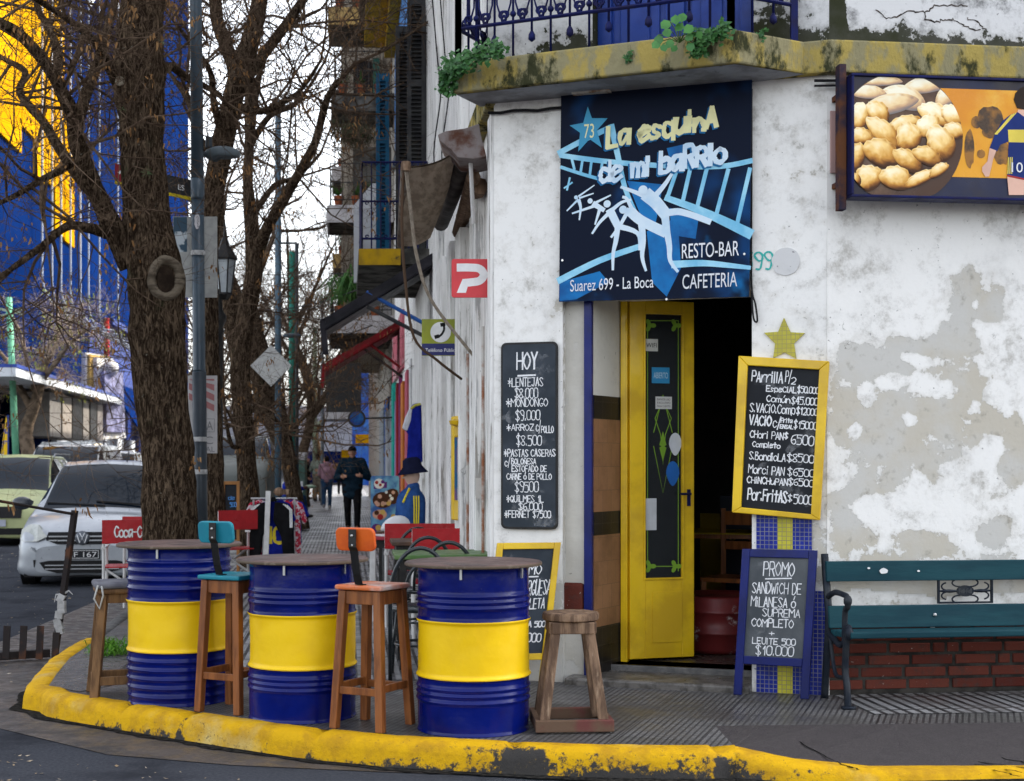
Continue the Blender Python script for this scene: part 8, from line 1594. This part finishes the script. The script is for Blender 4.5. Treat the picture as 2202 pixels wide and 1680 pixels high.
# framed chalkboard between the trees
bl, br = PT(478, 1195, 16.6), PT(516, 1195, 16.6); bl.z = br.z = 0; F5 = Frame(bl, br - bl); W_ = (br - bl).length; zt_ = F5.px(500, 1035)[1]; cb5 = thing('easel_chalkboard', 'wood framed chalkboard on legs standing between the two trunks', 'chalkboard', bl.lerp(br, .5)); m = MB(); m.bx(F5, 0, .035, 0, zt_, 0, .03).bx(F5, W_ - .035, W_, 0, zt_, 0, .03).bx(F5, .035, W_ - .035, zt_ - .04, zt_, 0, .03).bx(F5, .035, W_ - .035, .45, .49, 0, .03); m.build('frame', M('honey_wood', (.36, .17, .06), (.28, .13, .045), 4, rough=.5), cb5, bevel=.004); MB().bx(F5, .03, W_ - .03, .48, zt_ - .03, .006, .012).build('slate', m_slateclean, cb5)
m = MB(); stext(m, F5, '500', W_ * .45, W_ * .8, F5.px(500, 1090)[1], .05, .007, .014); stext(m, F5, 'de', W_ * .35, W_ * .7, F5.px(500, 1075)[1], .045, .007, .014); m.build('chalk_writing', m_chalkb, cb5)
# ice cream board
bl, br = PT(797, 1177, 23.5), PT(858, 1177, 23.5); bl.z = br.z = 0; F6 = Frame(bl, br - bl); W_ = (br - bl).length; ic_ = thing('ice_cream_board', 'bright blue ice cream poster board standing on the sidewalk', 'sign', bl.lerp(br, .5)); MB().prism(rrect(0, W_, .02, 1.18, .04), F6, -.05, 0).build('panel', M('sky_blue_print', (.03, .10, .35), (.16, .40, .62), 2.2, .4, .6, rough=.35), ic_)
m = MB(); rnd = random.Random(6)
def disc6(u, z, r, mi, k=[0], sq=1.): k[0] += 1; m.flat([(min(max(u + r * math.cos(i * .4488), .01), W_ - .01), z + r * sq * math.sin(i * .4488)) for i in range(14)], F6, .001 + k[0] * 2e-4, mi)
m.flat([(.05, .96), (.27, .98), (.27, 1.08), (.05, 1.07)], F6, .0006, 4); disc6(.14, 1.05, .085, 0); disc6(.1, 1.07, .03, 1); disc6(.16, 1.03, .025, 1); disc6(.2, 1.08, .03, 4); disc6(.2, .78, .17, 2, sq=.8); disc6(.36, .84, .13, 2)
for _ in range(12): disc6(rnd.uniform(.08, .45), rnd.uniform(.7, .95), rnd.uniform(.02, .04), rnd.choice((0, 3, 5, 0)))
disc6(.15, .54, .12, 5, sq=.7); disc6(.1, .57, .04, 2); disc6(.2, .58, .045, 3); disc6(.16, .5, .05, 1); disc6(.1, .3, .09, 4); disc6(.13, .32, .05, 3); disc6(.08, .15, .06, 1); disc6(.3, .2, .07, 0); disc6(.38, .5, .05, 3); disc6(.42, .1, .06, 5)
m.build('printed_picture', [m_wh, red_p, flatm('chocolate_print', (.07, .025, .012)), flatm('caramel_print', (.6, .4, .12)), flatm('violet_print', (.12, .03, .2)), flatm('peach_print', (.6, .36, .28))], ic_)
# bust with bucket hat and jacket, hanging shirt
d = 15.3; Fm = Frame(V(0, d, 0), V(1, 0, 0)); mu_ = lambda x, y: Fm.pt(*Fm.px(x, y)); c = mu_(886, 1100); mn = thing('mannequin', 'shop mannequin bust in a dark bucket hat and blue and yellow track top', 'mannequin', V(c.x, c.y, .4)); hm = mu_(886, 1022)
g = MB().ell(hm, (.085, .075, .115), 18).cap2(mu_(887, 1035), mu_(888, 1055), .05, .055); g.cap2(hm + V(-.075, -.02, -.02), hm + V(-.10, -.03, -.03), .012, .012); remesh(g.build('head', M('mannequin_skin', (.55, .38, .30), rough=.4), mn), .01, 2)
g = MB(); top_ = mu_(889, 1048); g.cap2(top_, mu_(884, 1075), .07, .15); g.cap2(mu_(884, 1080), mu_(880, 1150), .16, .17); g.cap2(mu_(898, 1070), mu_(901, 1150), .07, .075); g.cap2(mu_(870, 1075), mu_(862, 1145), .06, .06); g.cap2(mu_(880, 1150), mu_(880, 1190), .17, .16); remesh(g.build('track_top', cloth('denim_blue_nylon', (.03, .085, .26)), mn), .012, 4)
m = MB()
for k in range(3): m.tube([mu_(892 + k * 5, 1066) + V(0, -.135, 0), mu_(893 + k * 5, 1090) + V(.0, -.165, 0), mu_(893 + k * 4.2, 1132) + V(0, -.165, 0)], .008, 6)
m.tube([mu_(882, 1050) + V(0, -.09, 0), mu_(869, 1080) + V(0, -.155, 0)], .012, 6); m.build('yellow_stripe', flatm('yellow_stripe_cloth', (.65, .52, .02)), mn)
g = MB().lathe([(.17, -.05), (.165, -.045), (.105, .03), (.095, .10), (.06, .125), (.001, .13)], hm + V(.005, 0, .065), 24, Matrix.Rotation(-.12, 3, 'Y')); g.build('bucket_hat', cloth('navy_cotton', (.012, .014, .035)), mn, smooth=True)
MB().tube([V(c.x, c.y, 0), V(c.x, c.y, .6)], .025, 8).lathe([(.2, 0), (.2, .02), (.03, .03)], V(c.x, c.y, .004), 20).build('stand', m_blk, mn)
d = 16.2; Fh = Frame(V(0, d, 0), V(1, 0, 0)); hq = lambda x, y: Fh.px(x, y); hs_ = thing('hanging_shirt', 'blue football shirt with white sleeve hanging high on the side wall', 'shirt', Fh.pt(*hq(888, 1010))); 
MB().prism([hq(x, y) for x, y in ((880, 880), (888, 868), (905, 866), (908, 996), (873, 996), (876, 960), (877, 930), (866, 924), (872, 900))], Fh, -.12, .0).build('cloth', jbl, hs_, bevel=.03, seg=3); MB().prism([hq(x, y) for x, y in ((880, 878), (888, 874), (884, 905), (876, 928), (864, 922), (871, 898))], Fh, -.10, .01).build('white_sleeve', cloth('white_jersey', (.55, .55, .6), .9), hs_, bevel=.02); MB().tube([Fh.pt(*hq(884, 879), .0), Fh.pt(*hq(893, 872), .02), Fh.pt(*hq(904, 869), .0)], .015, 6).build('collar', flatm('yellow_collar', (.5, .45, .08)), hs_)
o = MB().ell(PT(850, 1135, 13.6), (.15, .11, .11), 18, Matrix.Rotation(-.45, 3, 'Y')); o.v = [V(p.x, p.y, max(p.z, PT(850, 1141, 13.6).z)) for p in o.v]; o = o.build('plastic_cover', M('white_plastic', (.6, .6, .62), rough=.35), smooth=True, bevel=0); tag(o, 'white curved plastic cover resting behind the red topped table', 'plastic cover')
sd2 = thing('side_stand', 'small dark stand under the white plastic cover', 'stand', PT(850, 1150, 13.6)); q_ = PT(850, 1141, 13.6); MB().box(V(q_.x, q_.y, q_.z - .02), (.34, .3, .035)).build('top', m_btop, sd2)
for sx in (-1, 1): MB().box(V(q_.x + sx * .13, q_.y, q_.z / 2 - .02), (.03, .24, q_.z - .04)).build('leg', m_black, sd2)
# ---- litter --------------------------------------------------------------------------------------------------
m = MB(); rnd = random.Random(77)
for i in range(2100):
    if i < 1300: x, y = rnd.uniform(-4.6, 2.6), rnd.uniform(5.9, 8.6); z = RZ + .006
    else: dd_ = rnd.uniform(9.5, 30); p = st(dd_, rnd.uniform(-6, -2.1)); x, y = p.x, p.y; z = RZ + .009
    c = V(x, y, z)
    if i < 1300 and y > 6.62 + (.0 if x > -1.0 else (-1.0 - x) * .45): continue
    a = rnd.uniform(0, 6.28); l = rnd.uniform(.006, .016) * (1.6 if rnd.random() < .1 else 1); dx = V(math.cos(a), math.sin(a), 0); dy = V(-dx.y, dx.x, .25) * .5; m.add([c - dx * l, c + dy * l, c + dx * l + V(0, 0, .004), c - dy * l], [(0, 1, 2), (0, 2, 3)])
o = m.build('leaf_litter', M('pale_dry_litter', (.26, .19, .12), (.38, .34, .28), 3, rough=.95), center=False); o['kind'] = 'stuff'; tag(o, 'scattered dry leaf litter on the asphalt', 'litter')
